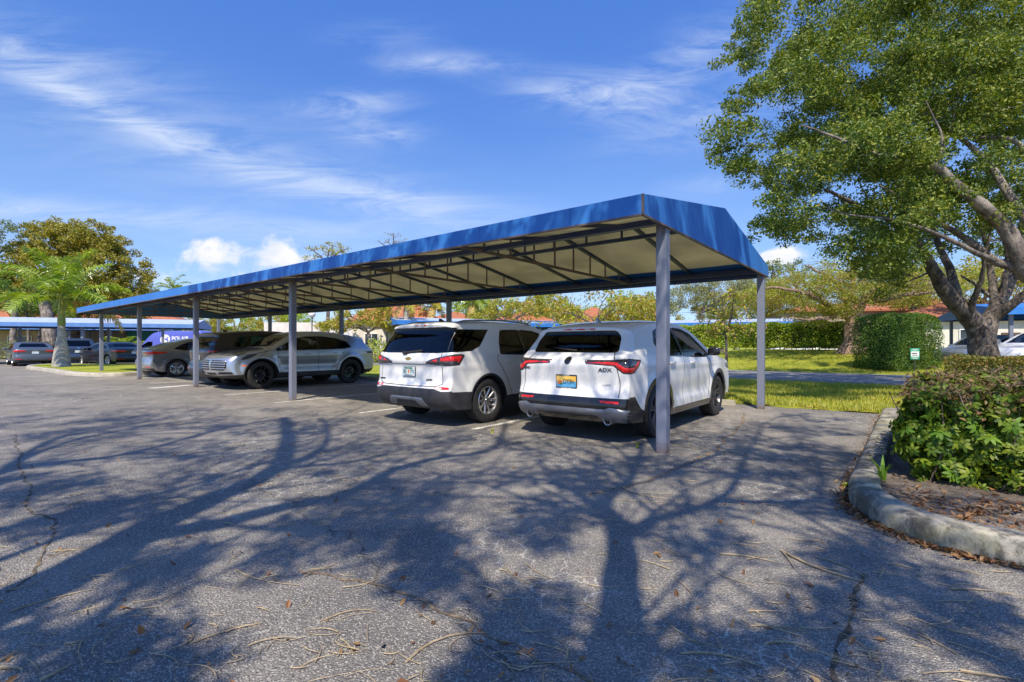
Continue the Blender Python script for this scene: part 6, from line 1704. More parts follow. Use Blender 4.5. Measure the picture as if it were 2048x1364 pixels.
shade_tree('tall tree just behind the photographer whose forked limb shades the middle of the lot', b1,
    [([b1 + Vector((0, 0, -.1)), b1 + Vector((.03, 0, 2.0)), l(1240, 1364, 3.9), l(1238, 1247, 4.7), l(1244, 1092, 5.6), l(1226, 1034, 6.0)], .17, .085),
     ([l(1226, 1034, 6.0), l(1209, 1000, 6.3), l(1262, 955, 6.8), l(1276, 915, 7.3), l(1290, 880, 7.8)], .07, .03),
     ([l(1226, 1034, 6.0), l(1150, 985, 6.7), l(1090, 960, 7.2), l(1000, 950, 7.6)], .05, .02),
     ([l(1244, 1070, 5.7), l(1320, 1036, 6.1), l(1433, 1003, 6.6), l(1477, 955, 7.1), l(1492, 906, 7.6), l(1521, 866, 8.1)], .065, .025),
     ([l(1433, 1003, 6.6), l(1560, 1004, 6.8), l(1654, 999, 7.0), l(1743, 1026, 7.2)], .05, .025),
     ([l(1640, 1000, 7.0), l(1640, 960, 7.4), l(1626, 906, 7.9)], .032, .015),
     ([l(1330, 945, 6.9), l(1420, 915, 7.3), l(1495, 900, 7.6)], .04, .018),
     ([l(1240, 1300, 4.3), l(1420, 1300, 4.9), l(1640, 1220, 5.4), l(1760, 1080, 6.0)], .032, .015)],
    [(1040, 1235, 100, 50, 22, 5.5, 7.5, .22, 130), (1110, 1340, 170, 40, 20, 4.6, 6.5, .20, 130), (1460, 1320, 190, 46, 22, 4.8, 6.8, .20, 100), (1660, 1250, 60, 80, 12, 5.2, 7, .24, 120),
     (1760, 1120, 110, 70, 18, 5.5, 7.5, .22, 110), (1840, 1175, 90, 34, 14, 5.2, 7, .20, 90), (1960, 1240, 90, 40, 14, 5.0, 6.8, .20, 90), (2040, 1330, 60, 40, 8, 4.8, 6.5, .20, 90), (1380, 1078, 90, 22, 9, 6, 8, .26, 100),
     (1060, 1062, 60, 26, 8, 6, 8, .26, 120), (1110, 1020, 80, 26, 10, 6.2, 8, .28, 110), (1180, 958, 180, 28, 20, 6.5, 9, .34, 90), (1450, 880, 210, 50, 34, 7, 10, .40, 75),
     (1600, 930, 150, 60, 26, 6.8, 9.5, .34, 85), (1590, 860, 120, 30, 20, 7.5, 10, .38, 90), (1700, 960, 60, 60, 10, 6.5, 9, .3, 90), (1230, 880, 200, 40, 26, 7.2, 10, .42, 70), (1350, 905, 300, 60, 70, 6.5, 9.5, .20, 60), (1600, 900, 150, 75, 56, 6.5, 9.5, .20, 60), (1700, 1010, 60, 30, 16, 6, 8, .2, 70), (1500, 1020, 120, 18, 8, 6.2, 8, .26, 80), (1900, 960, 150, 90, 16, 6, 9, .34, 70)], 3, more=canopy_clumps(0, 5, True, 26))
b2 = Vector((-2.95, -2.2, 0))
shade_tree('many-limbed tree behind the photographer whose crown dapples the left of the lot', b2,
    [([b2 + Vector((0, 0, -.1)), b2 + Vector((.05, .0, 2.2)), l(0, 1215, 4.9), l(190, 1120, 5.9), l(310, 1050, 6.6), l(443, 990, 7.4), l(553, 935, 8.3), l(576, 875, 9.4), l(568, 835, 10.2)], .27, .08),
     ([l(100, 1165, 5.3), l(250, 1085, 6.2), l(443, 1046, 6.8), l(560, 1015, 7.3), l(700, 985, 7.8), l(788, 940, 8.4), l(877, 916, 8.8), l(988, 896, 9.2), l(1010, 845, 10.0)], .15, .035),
     ([l(400, 1020, 7.0), l(450, 985, 7.5), l(520, 960, 8.0)], .06, .03),
     ([l(553, 935, 8.3), l(640, 900, 8.9), l(655, 860, 9.8), l(640, 835, 10.4)], .07, .03),
     ([l(553, 935, 8.3), l(700, 925, 8.8), l(800, 900, 9.4)], .06, .025),
     ([b2 + Vector((.05, 0, 2.4)), Vector((-5.2, -1.6, 5.2)), l(0, 946, 7.4), l(110, 926, 7.9), l(266, 905, 8.5), l(443, 858, 9.4), l(553, 838, 10.0)], .12, .03),
     ([l(0, 946, 7.4), l(66, 900, 8.2), l(133, 872, 8.8), l(266, 848, 9.6), l(330, 836, 10.0)], .06, .025),
     ([l(0, 946, 7.4), l(130, 885, 8.4), l(300, 852, 9.3), l(450, 832, 10.2)], .05, .02),
     ([l(0, 1060, 6.2), l(150, 1020, 7.0), l(330, 985, 7.7), l(480, 940, 8.4), l(640, 890, 9.2)], .05, .02),
     ([l(0, 1120, 5.6), l(140, 1070, 6.3), l(300, 1030, 7.0), l(420, 1010, 7.4)], .045, .02),
     ([l(443, 1046, 6.8), l(600, 1060, 6.9), l(720, 1030, 7.3), l(820, 1015, 7.6)], .04, .015),
     ([l(20, 1260, 4.6), l(150, 1275, 4.9), l(250, 1180, 5.5), l(300, 1120, 6.0)], .05, .02)],
    [(40, 950, 80, 30, 14, 7, 9, .34, 140), (130, 1010, 200, 40, 34, 6.6, 8.8, .30, 130), (90, 848, 130, 34, 40, 8, 11, .42, 120), (320, 838, 170, 22, 36, 8.5, 11, .42, 110), (330, 1128, 70, 42, 12, 6, 7.5, .26, 120),
     (250, 1330, 150, 55, 30, 5, 6.6, .24, 150), (90, 1290, 110, 36, 14, 5, 6.5, .22, 110), (640, 1050, 70, 22, 10, 6.8, 8.5, .3, 110), (540, 1118, 50, 20, 6, 6, 7.5, .24, 100), (790, 1005, 120, 45, 30, 6.8, 8.8, .30, 130), (850, 1120, 70, 75, 20, 6, 7.6, .26, 130),
     (760, 1060, 60, 40, 10, 6.5, 8, .28, 120), (560, 850, 130, 34, 40, 8.5, 11, .42, 95), (700, 870, 180, 40, 44, 8, 11, .42, 85), (400, 900, 160, 30, 26, 7.6, 10, .38, 75), (300, 960, 180, 26, 20, 7, 9, .34, 75), (950, 860, 160, 40, 30, 8, 10.5, .42, 70), (800, 905, 260, 60, 60, 7.5, 9.8, .20, 55), (420, 880, 260, 40, 50, 8, 10.5, .22, 60),
     (120, 783, 200, 10, 26, 9, 12, .5, 120), (600, 805, 140, 14, 14, 9, 11, .42, 60), (950, 960, 90, 24, 10, 7, 9, .3, 80), (150, 900, 200, 30, 22, 7.5, 10, .36, 70)], 5, more=canopy_clumps(5, 12.5, False, 24))
# ---- the big tree on the right
def right_trees():
    rng = np.random.default_rng(31); random.seed(31)
    b = gbase(1966, 12.0, 0.05); t = thing('tree', 'big spreading tree with a dark forked trunk rising behind the low hedge', 'tree', b)
    A = lambda px, py, d: at(px, py, d) - b
    sk = Skel(14)
    sk.limb([(0, 0, -.1), A(1967, 725, 12), A(1964, 690, 12), A(1958, 662, 12), A(1940, 636, 12), A(1912, 608, 11.9), A(1886, 575, 11.8), A(1866, 540, 11.7), A(1845, 500, 11.5), A(1800, 455, 11.2), A(1740, 420, 10.8), A(1650, 380, 10.4)], .345, .03, .015, 5)
    sk.limb([A(1930, 626, 12), A(1912, 592, 12.1), A(1902, 545, 12.3), A(1878, 490, 12.6), A(1850, 420, 12.9), A(1790, 340, 13)], .15, .03, .015, 4)
    sk.limb([A(1967, 690, 12), A(1976, 650, 12), A(1998, 606, 12.2), A(2020, 560, 12.4), A(2034, 500, 12.6), A(2050, 420, 12.8), A(2080, 300, 13)], .235, .04, .015, 4)
    sk.limb([A(1982, 640, 12), A(2018, 612, 11.7), A(2050, 588, 11.5), A(2110, 540, 11.2), A(2200, 470, 11)], .14, .04, .015, 4)
    sk.limb([A(1990, 620, 12.1), A(1986, 570, 12.4), A(1978, 520, 12.7), A(1960, 440, 13), A(1930, 330, 13.3)], .11, .03, .015, 4)
    sk.limb([A(1938, 634, 11.9), A(1950, 592, 11.6), A(1962, 560, 11.4), A(1968, 520, 11.2), A(1985, 450, 11)], .085, .02, .015, 4)
    sk.limb([A(2000, 600, 12.2), A(1968, 585, 12.4), A(1945, 565, 12.6), A(1920, 550, 12.8)], .06, .02, .015, 4)
    sk.limb([A(2005, 590, 12.2), A(2012, 550, 12.2), A(2012, 500, 12.3), A(2000, 420, 12.3)], .08, .03, .015, 4)
    out = [(1505, -20), (1512, 55), (1470, 92), (1500, 140), (1492, 190), (1452, 215), (1442, 300), (1455, 335), (1522, 342), (1562, 398), (1548, 455), (1605, 472), (1670, 482), (1718, 500), (1738, 545), (1786, 562), (1812, 520), (1840, 480), (1900, 486), (1960, 500), (2060, 520), (2060, -20)]
    def sprays(poly, D0, D1, n, k, r):
        """leafy sprays: each a flattened group of small clumps, with gaps between the groups"""
        S = px_clusters(poly, D0, D1, n, rng); o = []
        for q in S: o.append(q + ball(k, rng, .4) * np.array([r, r, r * .55]) * rng.uniform(.7, 1.3))
        return np.concatenate(o)
    C1 = np.concatenate([sprays(out, 9.0, 12.5, 130, 9, .60), sprays(out, 12.5, 16.0, 120, 9, .75)])
    C2 = px_clusters([(1540, -380), (1500, -20), (2060, -20), (2060, 480), (2500, 420), (2600, -100), (2300, -420)], 9.5, 14.5, 260, rng)
    C3 = px_clusters([(1740, 545), (1745, 590), (1790, 600), (1812, 545), (1850, 545), (1840, 480), (1760, 500)], 11.2, 12.2, 18, rng)
    C4 = sprays([(1680, 280), (1760, 420), (1880, 440), (1900, 380), (1860, 280), (1760, 240)], 8.2, 9.0, 12, 7, .42)
    edge = np.array([tuple(at(x + rng.normal() * 12, y + rng.normal() * 12, rng.uniform(10.5, 12.5))) for x, y in dens([q for q in out[:15]], 22, False) for _ in range(2)])
    C = np.concatenate([C1, C2, C3, C4, edge]) - np.array(b)
    rad = np.concatenate([rng.uniform(.16, .34, len(C1)), rng.uniform(.4, .6, len(C2)), rng.uniform(.18, .3, len(C3)), rng.uniform(.15, .26, len(C4)), rng.uniform(.12, .24, len(edge))])
    per = np.concatenate([np.full(len(C1), 130), np.full(len(C2), 120), np.full(len(C3), 130), np.full(len(C4), 110), np.full(len(edge), 80)]).astype(int)
    sk.reach(C[::2], .028, .005, .10, 6.0)
    sk.build(M['bark_dark'], t)
    crown_mesh('crown', C, rad, (per * .78).astype(int), .072, M['leaf_oak'], t, .5, .5, .75, rng)
    # second trunk just outside the frame, whose pale limbs reach in
    b = gbase(2175, 9.6, 0.1); t = thing('tree', 'pale-barked tree reaching thick limbs in from the right edge', 'tree', b)
    A = lambda px, py, d: at(px, py, d) - b
    sk = Skel(12)
    sk.limb([(0, 0, -.1), A(2172, 700, 9.6), A(2150, 620, 9.5), A(2110, 570, 9.4)], .28, .22, .01, 5)
    sk.limb([A(2110, 570, 9.4), A(2052, 545, 9.3), A(2034, 500, 9.2), A(2004, 448, 9.2), A(1962, 410, 9.1), A(1905, 365, 9.0), A(1868, 330, 8.9), A(1810, 324, 8.8), A(1740, 305, 8.7), A(1660, 270, 8.7), A(1600, 250, 8.8)], .19, .006, .008, 5)
    sk.limb([A(2120, 575, 9.4), A(2050, 540, 9.3), A(1990, 522, 9.4), A(1935, 480, 9.5), A(1872, 440, 9.6), A(1828, 412, 9.7), A(1760, 370, 9.8)], .12, .012, .008, 5)
    sk.limb([A(1990, 522, 9.4), A(1950, 505, 9.2), A(1880, 470, 9), A(1790, 440, 8.8), A(1700, 430, 8.8), A(1640, 410, 8.9)], .06, .004, .008, 5)
    sk.limb([A(2130, 560, 9.4), A(2100, 480, 9.5), A(2045, 430, 9.7), A(1990, 345, 9.9), A(1950, 300, 10), A(1900, 260, 10.1)], .14, .03, .008, 5)
    sk.limb([A(1868, 330, 8.9), A(1885, 300, 8.8), A(1880, 260, 8.8), A(1850, 200, 8.8)], .05, .006, .006, 4)
    sk.limb([A(2100, 420, 9.6), A(2040, 290, 9.8), A(1960, 275, 10), A(1890, 268, 10.2)], .06, .02, .008, 4)
    C = px_clusters([(1760, -30), (1800, 150), (1760, 280), (1850, 300), (1900, 280), (1950, 330), (2060, 420), (2300, 400), (2400, -200), (2000, -300)], 8.8, 10.8, 150, rng) - np.array(b)
    sk.reach(C, .024, .005, .10, 5.0); sk.build(M['bark_pale'], t)
    crown_mesh('crown', C, rng.uniform(.25, .42, len(C)), 120, .072, M['leaf_oak'], t, .48, .5, .8, rng)
right_trees()

# ---- royal poinciana on the rise
def poinciana():
    rng = np.random.default_rng(41); random.seed(41)
    D = 27.0; b = gbase(1702, D, .72); t = thing('tree', 'umbrella-shaped tree with feathery lime leaves and a thick flared pinkish trunk', 'tree', b)
    A = lambda px, py, d=D: at(px, py, d) - b
    sk = Skel(12)
    sk.mb.tube([(0, 0, -.3), (0, 0, .05), (-.02, 0, .35), A(1706, 680), A(1706, 655), A(1712, 640)], [.95, .72, .50, .42, .42, .45], 14)
    for k in range(9):
        a = 2 * math.pi * k / 9 + .3; sk.limb([(.25 * math.cos(a), .25 * math.sin(a), .5), (.6 * math.cos(a), .6 * math.sin(a), .12), (1.15 * math.cos(a), 1.15 * math.sin(a), -.14)], .22, .05, .02, 4)
    sk.N = []; sk.r = []
    for pts, r0, r1 in (([A(1712, 645), A(1690, 632), A(1672, 620), A(1640, 600, 26), A(1590, 580, 25), A(1530, 575, 24.5)], .26, .05),
                        ([A(1708, 645), A(1694, 612), A(1688, 585), A(1660, 555, 27), A(1610, 530, 27)], .24, .05),
                        ([A(1712, 640), A(1722, 615), A(1732, 595), A(1760, 565, 27), A(1800, 535, 28)], .26, .05),
                        ([A(1728, 602), A(1770, 600, 26), A(1820, 590, 25.5), A(1880, 585, 25)], .16, .04),
                        ([A(1700, 600), A(1705, 560, 28), A(1700, 525, 29)], .14, .04),
                        ([A(1690, 620), A(1650, 615, 29), A(1580, 605, 31)], .14, .04), ([A(1735, 592), A(1790, 590, 30), A(1860, 575, 31)], .14, .04), ([A(1680, 630), A(1640, 640, 25), A(1590, 638, 24)], .09, .03)):
        sk.limb(pts, r0, r1, .05, 4, 8)
    C = ell_clusters([(tuple(A(1600, 590)), (3.4, 4, 1.0)), (tuple(A(1700, 560)), (4.2, 4.5, 1.3)), (tuple(A(1810, 570)), (3.6, 4, 1.1)), (tuple(A(1540, 600)), (1.8, 2.5, .9)), (tuple(A(1640, 630)), (2.0, 2, .45))], 430, rng, .5)
    sk.reach(C, .035, .009, .22, 6.0, 4)
    # bare twigs
    for c in C[rng.permutation(len(C))[:260]]:
        d = unit(rng.normal(size=3) * np.array([1, 1, .35])); sk.mb.tube([c, c + d * .45 + np.array([0, 0, .06]), c + d * .8 + np.array([0, 0, -.08])], [.014, .010, .005], 3, cap=False)
    sk.build(M['bark_tan'], t)
    crown_mesh('crown', C, rng.uniform(.45, .8, len(C)), 62, .17, M['leaf_poin'], t, .30, 1.2, .45, rng)
    k = rng.permutation(len(C))[:120]
    crown_mesh('dry_foliage', C[k] - np.array([0, 0, .2]), rng.uniform(.4, .7, len(k)), 26, .20, M['leaf_dry'], t, .16, .5, .5, rng)
poinciana()

# ---- clipped hedges
def hedge(label, path, width, height, L, per_m2, mat, seed, name='hedge', core=True, base_gap=0.0, asp=.5, top_mat=None, zf=None, lump=.08, stems=0, up=.4, depth=.16, rr=0.0):
    """leafy hedge along a path of ground points"""
    rng = np.random.default_rng(seed); P = [Vector(p) for p in path]; b = P[0].copy(); t = thing(name, label, 'hedge', b)
    seg = [(P[i + 1] - P[i]).length for i in range(len(P) - 1)]; tot = sum(seg)
    def frame(s):
        i = 0
        while i < len(seg) - 1 and s > seg[i]: s -= seg[i]; i += 1
        d = (P[i + 1] - P[i]).normalized(); return P[i] + d * s, d, Vector((-d.y, d.x, 0)).normalized()
    N = int(per_m2 * (2 * tot * (height - base_gap) + tot * width + 2 * width * height)); out = []
    areas = np.array([tot * (height - base_gap), tot * (height - base_gap), tot * width, width * height, width * height]); areas /= areas.sum()
    f = rng.choice(5, size=N, p=areas); a = rng.uniform(0, 1, N); c = rng.uniform(0, 1, N)
    dep = -depth * rng.exponential(1.0, N).clip(0, 3) + depth * .35
    ph = rng.uniform(0, 6, 6)
    for i in range(N):
        s = a[i] * tot; z = base_gap + c[i] * (height - base_gap); q = (c[i] - .5) * width
        if f[i] == 3: s, q, z = -dep[i], (a[i] - .5) * width, base_gap + c[i] * (height - base_gap)
        elif f[i] == 4: s, q, z = tot + dep[i], (a[i] - .5) * width, base_gap + c[i] * (height - base_gap)
        elif f[i] == 0: q = width / 2 + dep[i]
        elif f[i] == 1: q = -width / 2 - dep[i]
        else: z = height + dep[i] * .6
        lm = lump * (math.sin(s * 2.1 + ph[0]) + math.sin(s * 5.3 + z * 3 + ph[1]) * .6 + math.sin(z * 4 + q * 3 + ph[2]) * .5)
        if rr:
            u, v = abs(s - tot / 2), abs(z - height / 2); U_, V_ = tot / 2 - rr, height / 2 - rr
            if u > U_ and v > V_:
                k = math.hypot(u - U_, v - V_)
                if k > rr: s = tot / 2 + math.copysign(U_ + (u - U_) * rr / k, s - tot / 2); z = height / 2 + math.copysign(V_ + (v - V_) * rr / k, z - height / 2)
            u = abs(q); U_ = width / 2 - rr
            if u > U_ and z > height - rr:
                k = math.hypot(u - U_, z - height + rr)
                if k > rr: q = math.copysign(U_ + (u - U_) * rr / k, q); z = height - rr + (z - height + rr) * rr / k
        p, d, n = frame(max(-.3, min(tot + .3, s)))
        p = p + d * (min(0, s) if s < 0 else max(0, s - tot)) + n * (q + (lm if f[i] == 0 else -lm if f[i] == 1 else 0)) + Vector((0, 0, z + (lm * .6 if f[i] == 2 else 0)))
        out.append(tuple(p - b))
    V, Fc = leaf_quads(np.array(out), L, asp, up, rng)
    mesh_np('foliage', V, Fc, mat, t, smooth=False)
    mb = MB()
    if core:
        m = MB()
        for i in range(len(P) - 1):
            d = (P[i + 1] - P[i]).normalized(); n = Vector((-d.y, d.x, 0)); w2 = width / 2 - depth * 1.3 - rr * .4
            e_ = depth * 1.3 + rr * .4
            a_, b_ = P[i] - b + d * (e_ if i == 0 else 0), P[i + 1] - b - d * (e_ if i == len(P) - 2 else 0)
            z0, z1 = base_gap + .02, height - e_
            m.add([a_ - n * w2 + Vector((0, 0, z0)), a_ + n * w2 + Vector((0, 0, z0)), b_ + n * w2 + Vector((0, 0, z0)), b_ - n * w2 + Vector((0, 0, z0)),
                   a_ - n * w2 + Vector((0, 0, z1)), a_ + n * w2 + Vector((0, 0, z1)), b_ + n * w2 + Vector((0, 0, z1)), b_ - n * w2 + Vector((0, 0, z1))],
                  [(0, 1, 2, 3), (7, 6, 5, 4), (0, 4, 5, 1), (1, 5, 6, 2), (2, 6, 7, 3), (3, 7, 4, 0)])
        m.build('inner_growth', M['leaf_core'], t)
    for k in range(stems):
        s = rng.uniform(0, tot); p, d, n = frame(s); p = p - b + n * rng.uniform(-width * .3, width * .3)
        q = p + Vector((rng.normal() * .15, rng.normal() * .15, height * .6)); mb.tube([p + Vector((0, 0, -.05)), (p + q) / 2 + Vector((rng.normal() * .05, rng.normal() * .05, 0)), q], [.022, .018, .008], 5)
    if stems: mb.build('stems', M['bark_dark'], t, smooth=True)
    return t
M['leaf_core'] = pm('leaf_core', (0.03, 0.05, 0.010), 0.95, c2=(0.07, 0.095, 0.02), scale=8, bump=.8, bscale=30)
h0 = gbase(1725, 28.6, .86); hdir = Vector((-.782, .623, 0))
hedge('long leafy bright green hedge running across the lawn rise', [h0, h0 + hdir * 9, h0 + hdir * 17 + Vector((0, 0, -.05)), h0 + hdir * 26 + Vector((0, 0, -.1))], .9, 1.75, .13, 480, M['leaf_hedge'], 51, base_gap=.22, asp=.55, stems=150, core=True, lump=.10, depth=.16)
q = gbase(1812, 22.0, .02)
hedge('tall dense clipped hedge block beside the green sign', [q + Vector((-1.35, .2, 0)), q + Vector((1.15, .75, 0))], 2.0, 2.62, .07, 1300, M['leaf_box'], 52, asp=.5, lump=.08, rr=.45)
# low hedge in front of the big tree
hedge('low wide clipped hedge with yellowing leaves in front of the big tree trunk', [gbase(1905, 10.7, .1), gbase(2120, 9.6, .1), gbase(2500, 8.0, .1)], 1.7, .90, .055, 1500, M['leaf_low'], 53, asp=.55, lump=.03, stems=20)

# ---- the big-leaved shrub in the foreground
def rosettes(C, Nn, R_, k, rng, width=.32):
    """palmate leaves: k leaflets round each centre"""
    n = len(C); nr = unit(Nn); a = unit(np.cross(nr, rng.normal(size=(n, 3)))); b = np.cross(nr, a); V = []
    for j in range(k):
        th = 2 * math.pi * j / k + rng.uniform(-.2, .2, (n, 1)); L = R_ * rng.uniform(.75, 1.15, (n, 1))
        d = a * np.cos(th) + b * np.sin(th); s = np.cross(nr, d); dr = -nr * L * .28
        V.append(np.stack([C + d * L * .08, C + d * L * .45 + s * L * width * .5 + dr * .1, C + d * L * .8 + s * L * width * .42 + dr * .55, C + d * L * 1.05 + dr, C + d * L * .8 - s * L * width * .42 + dr * .55, C + d * L * .45 - s * L * width * .5 + dr * .1], axis=1))
    V = np.concatenate(V, axis=0).reshape(-1, 3); return V, np.arange(len(V)).reshape(-1, 6)
def front_shrub():
    rng = np.random.default_rng(61); b = Vector((3.6, 4.3, .1)); t = thing('shrub', 'box-trimmed big-leaved shrub with glossy palm-shaped leaves and browning top beside the stained kerb', 'shrub', b)
    F_ = [(3.40, 4.18), (3.82, 3.78), (5.5, 2.9), (7.5, 4.0), (6.2, 5.3), (4.88, 5.9)]          # footprint on the bed
    ctr = np.mean(F_, axis=0); H = .76
    P = []; Nn = []
    for i in range(6):
        a, c = np.array(F_[i]), np.array(F_[(i + 1) % 6]); L = np.linalg.norm(c - a); nrm = np.array([(c - a)[1], -(c - a)[0]]) / L
        if np.dot(nrm, ctr - a) > 0: nrm = -nrm
        m = int(L * H * (520 if i in (0, 1, 5) else 120))
        for _ in range(m):
            u = rng.uniform(); z = rng.uniform(.03, H) if rng.uniform() < .8 else rng.uniform(.3, H); d = -rng.exponential(.075) + .03 + .045 * math.sin(u * L * 6 + z * 7 + i) + (.05 * math.sin(z * 4) if z < .5 else 0)
            if z < .20: d -= .10 * rng.uniform()
            top = max(0, z - (H - .16)); d -= top * top * 2.2
            q = a + (c - a) * u + nrm * d; P.append((q[0] - b.x, q[1] - b.y, z)); Nn.append((nrm[0], nrm[1], .45))
    Q = rng.uniform(np.min(F_, axis=0), np.max(F_, axis=0), (9000, 2)); Q = Q[inpoly(Q, F_)][:1900]
    for q in Q: P.append((q[0] - b.x, q[1] - b.y, H + .03 * math.sin(q[0] * 5) + .03 * math.sin(q[1] * 7) - rng.exponential(.045) + .03)); Nn.append((0, -.25, 1))
    P = np.array(P); Nn = np.array(Nn) + .55 * rng.normal(size=(len(P), 3))
    top = P[:, 2] > H - .09 + .07 * rng.normal(size=len(P))
    g = (~top & (rng.uniform(size=len(P)) < .86)) | (top & (rng.uniform(size=len(P)) < .34))
    V, Fc = rosettes(np.repeat(P[g], 2, axis=0) + .02 * rng.normal(size=(2 * g.sum(), 3)), np.repeat(Nn[g], 2, axis=0) + .3 * rng.normal(size=(2 * g.sum(), 3)), .058, 7, rng, .40); mesh_np('green_leaves', V, Fc, M['leaf_sheff'], t, smooth=False)
    fr = np.where(~top & (P[:, 1] < .2))[0]; fr = fr[rng.permutation(len(fr))[:70]]
    V, Fc = rosettes(P[fr] + np.array([-.02, -.05, .01]), rng.normal(size=(len(fr), 3)) * .6 + np.array([-.2, -.7, .6]), .074, 8, rng, .36); mesh_np('young_leaves', V, Fc, M['leaf_bright'], t, smooth=False)
    q = P[top]; q = np.repeat(q, 8, axis=0) + rng.normal(size=(len(q) * 8, 3)) * np.array([.05, .05, .035])
    V, Fc = leaf_quads(q, .050, .5, .5, rng); mesh_np('browned_leaves', V, Fc, M['leaf_brown'], t, smooth=False)
    mb = MB()
    I = rng.uniform(np.min(F_, axis=0), np.max(F_, axis=0), (1600, 2)); I = I[inpoly(I, F_)][:420]
    for q_ in I:
        a = Vector((q_[0] - b.x, q_[1] - b.y, -.03)); e = a + Vector((rng.normal() * .12, rng.normal() * .12 - .03, rng.uniform(.4, .72)))
        mb.tube([a, (a + e) / 2 + Vector((rng.normal() * .04, rng.normal() * .04, 0)), e], [.011, .009, .004], 4)
    for _ in range(420):
        j = rng.integers(len(q)); a = Vector(q[j]); d = Vector(unit(rng.normal(size=3) + np.array([-.1, -.2, .5]))); mb.tube([a - d * .14, a, a + d * .06], [.004, .0035, .002], 3)
    mb.build('stems', M['stem'], t, smooth=True)
    I = rng.uniform(np.min(F_, axis=0), np.max(F_, axis=0), (20000, 2)); I = I[inpoly(I, [tuple(ctr + (np.array(f) - ctr) * .94) for f in F_])][:9000]
    C = np.column_stack([I[:, 0] - b.x, I[:, 1] - b.y, rng.uniform(.14, H - .12, len(I))])
    V, Fc = leaf_quads(C, .085, .5, .4, rng); mesh_np('inner_leaves', V, Fc, M['leaf_sheff'], t, smooth=False)
M['leaf_bright'] = leafmat('leaf_bright', [(0.09, 0.22, 0.02), (0.15, 0.30, 0.03), (0.20, 0.32, 0.035)], .4, .5, .02)
M['stem'] = pm('stem', (0.20, 0.14, 0.10), .85, c2=(0.10, 0.07, 0.05), scale=12)
front_shrub()
# small plants that break up the bed
def strappy(label, p, n, h, mat, seed, wd=.014):
    rng = np.random.default_rng(seed); t = thing('plant', label, 'plant', p); V = []; Fs = []
    for i in range(n):
        a = rng.uniform(0, 2 * math.pi); l = h * rng.uniform(.6, 1.1); o = Vector((math.cos(a), math.sin(a), 0)); s = Vector((-o.y, o.x, 0)) * wd
        pts = [o * .02, o * l * .18 + Vector((0, 0, l * .55)), o * l * .5 + Vector((0, 0, l * .9))]; b0 = len(V)
        for j, q in enumerate(pts): w = (1, 1, .15)[j]; V += [tuple(q - s * w), tuple(q + s * w)]
        Fs += [(b0, b0 + 1, b0 + 3, b0 + 2), (b0 + 2, b0 + 3, b0 + 5, b0 + 4)]
    mesh_np('blades', np.array(V), Fs, mat, t, smooth=False); return t
strappy('grassy weed growing at the inner side of the kerb bend', gp(1765, 960, .12), 7, .20, M['leaf_bright'], 1)
strappy('strap-leaved plant poking out between the shrub and the low hedge', at(1985, 752, 7.6) + Vector((0, 0, -.22)), 14, .36, M['leaf_bright'], 2)
tuft = lambda lab, p, sd, n=26, h=.10: strappy(lab, p, n * 2, h * .8, M['grassblade'], sd, .004)
tuft('small weed tuft growing through the asphalt near the white crossover', gp(1275, 895), 3)
tuft('weed tuft at the end of the stall line between the two white cars', gp(985, 866), 4, 34, .09)
tuft('dry weed tuft in the asphalt close to the kerb bend', gp(1690, 978), 5, 26, .08)
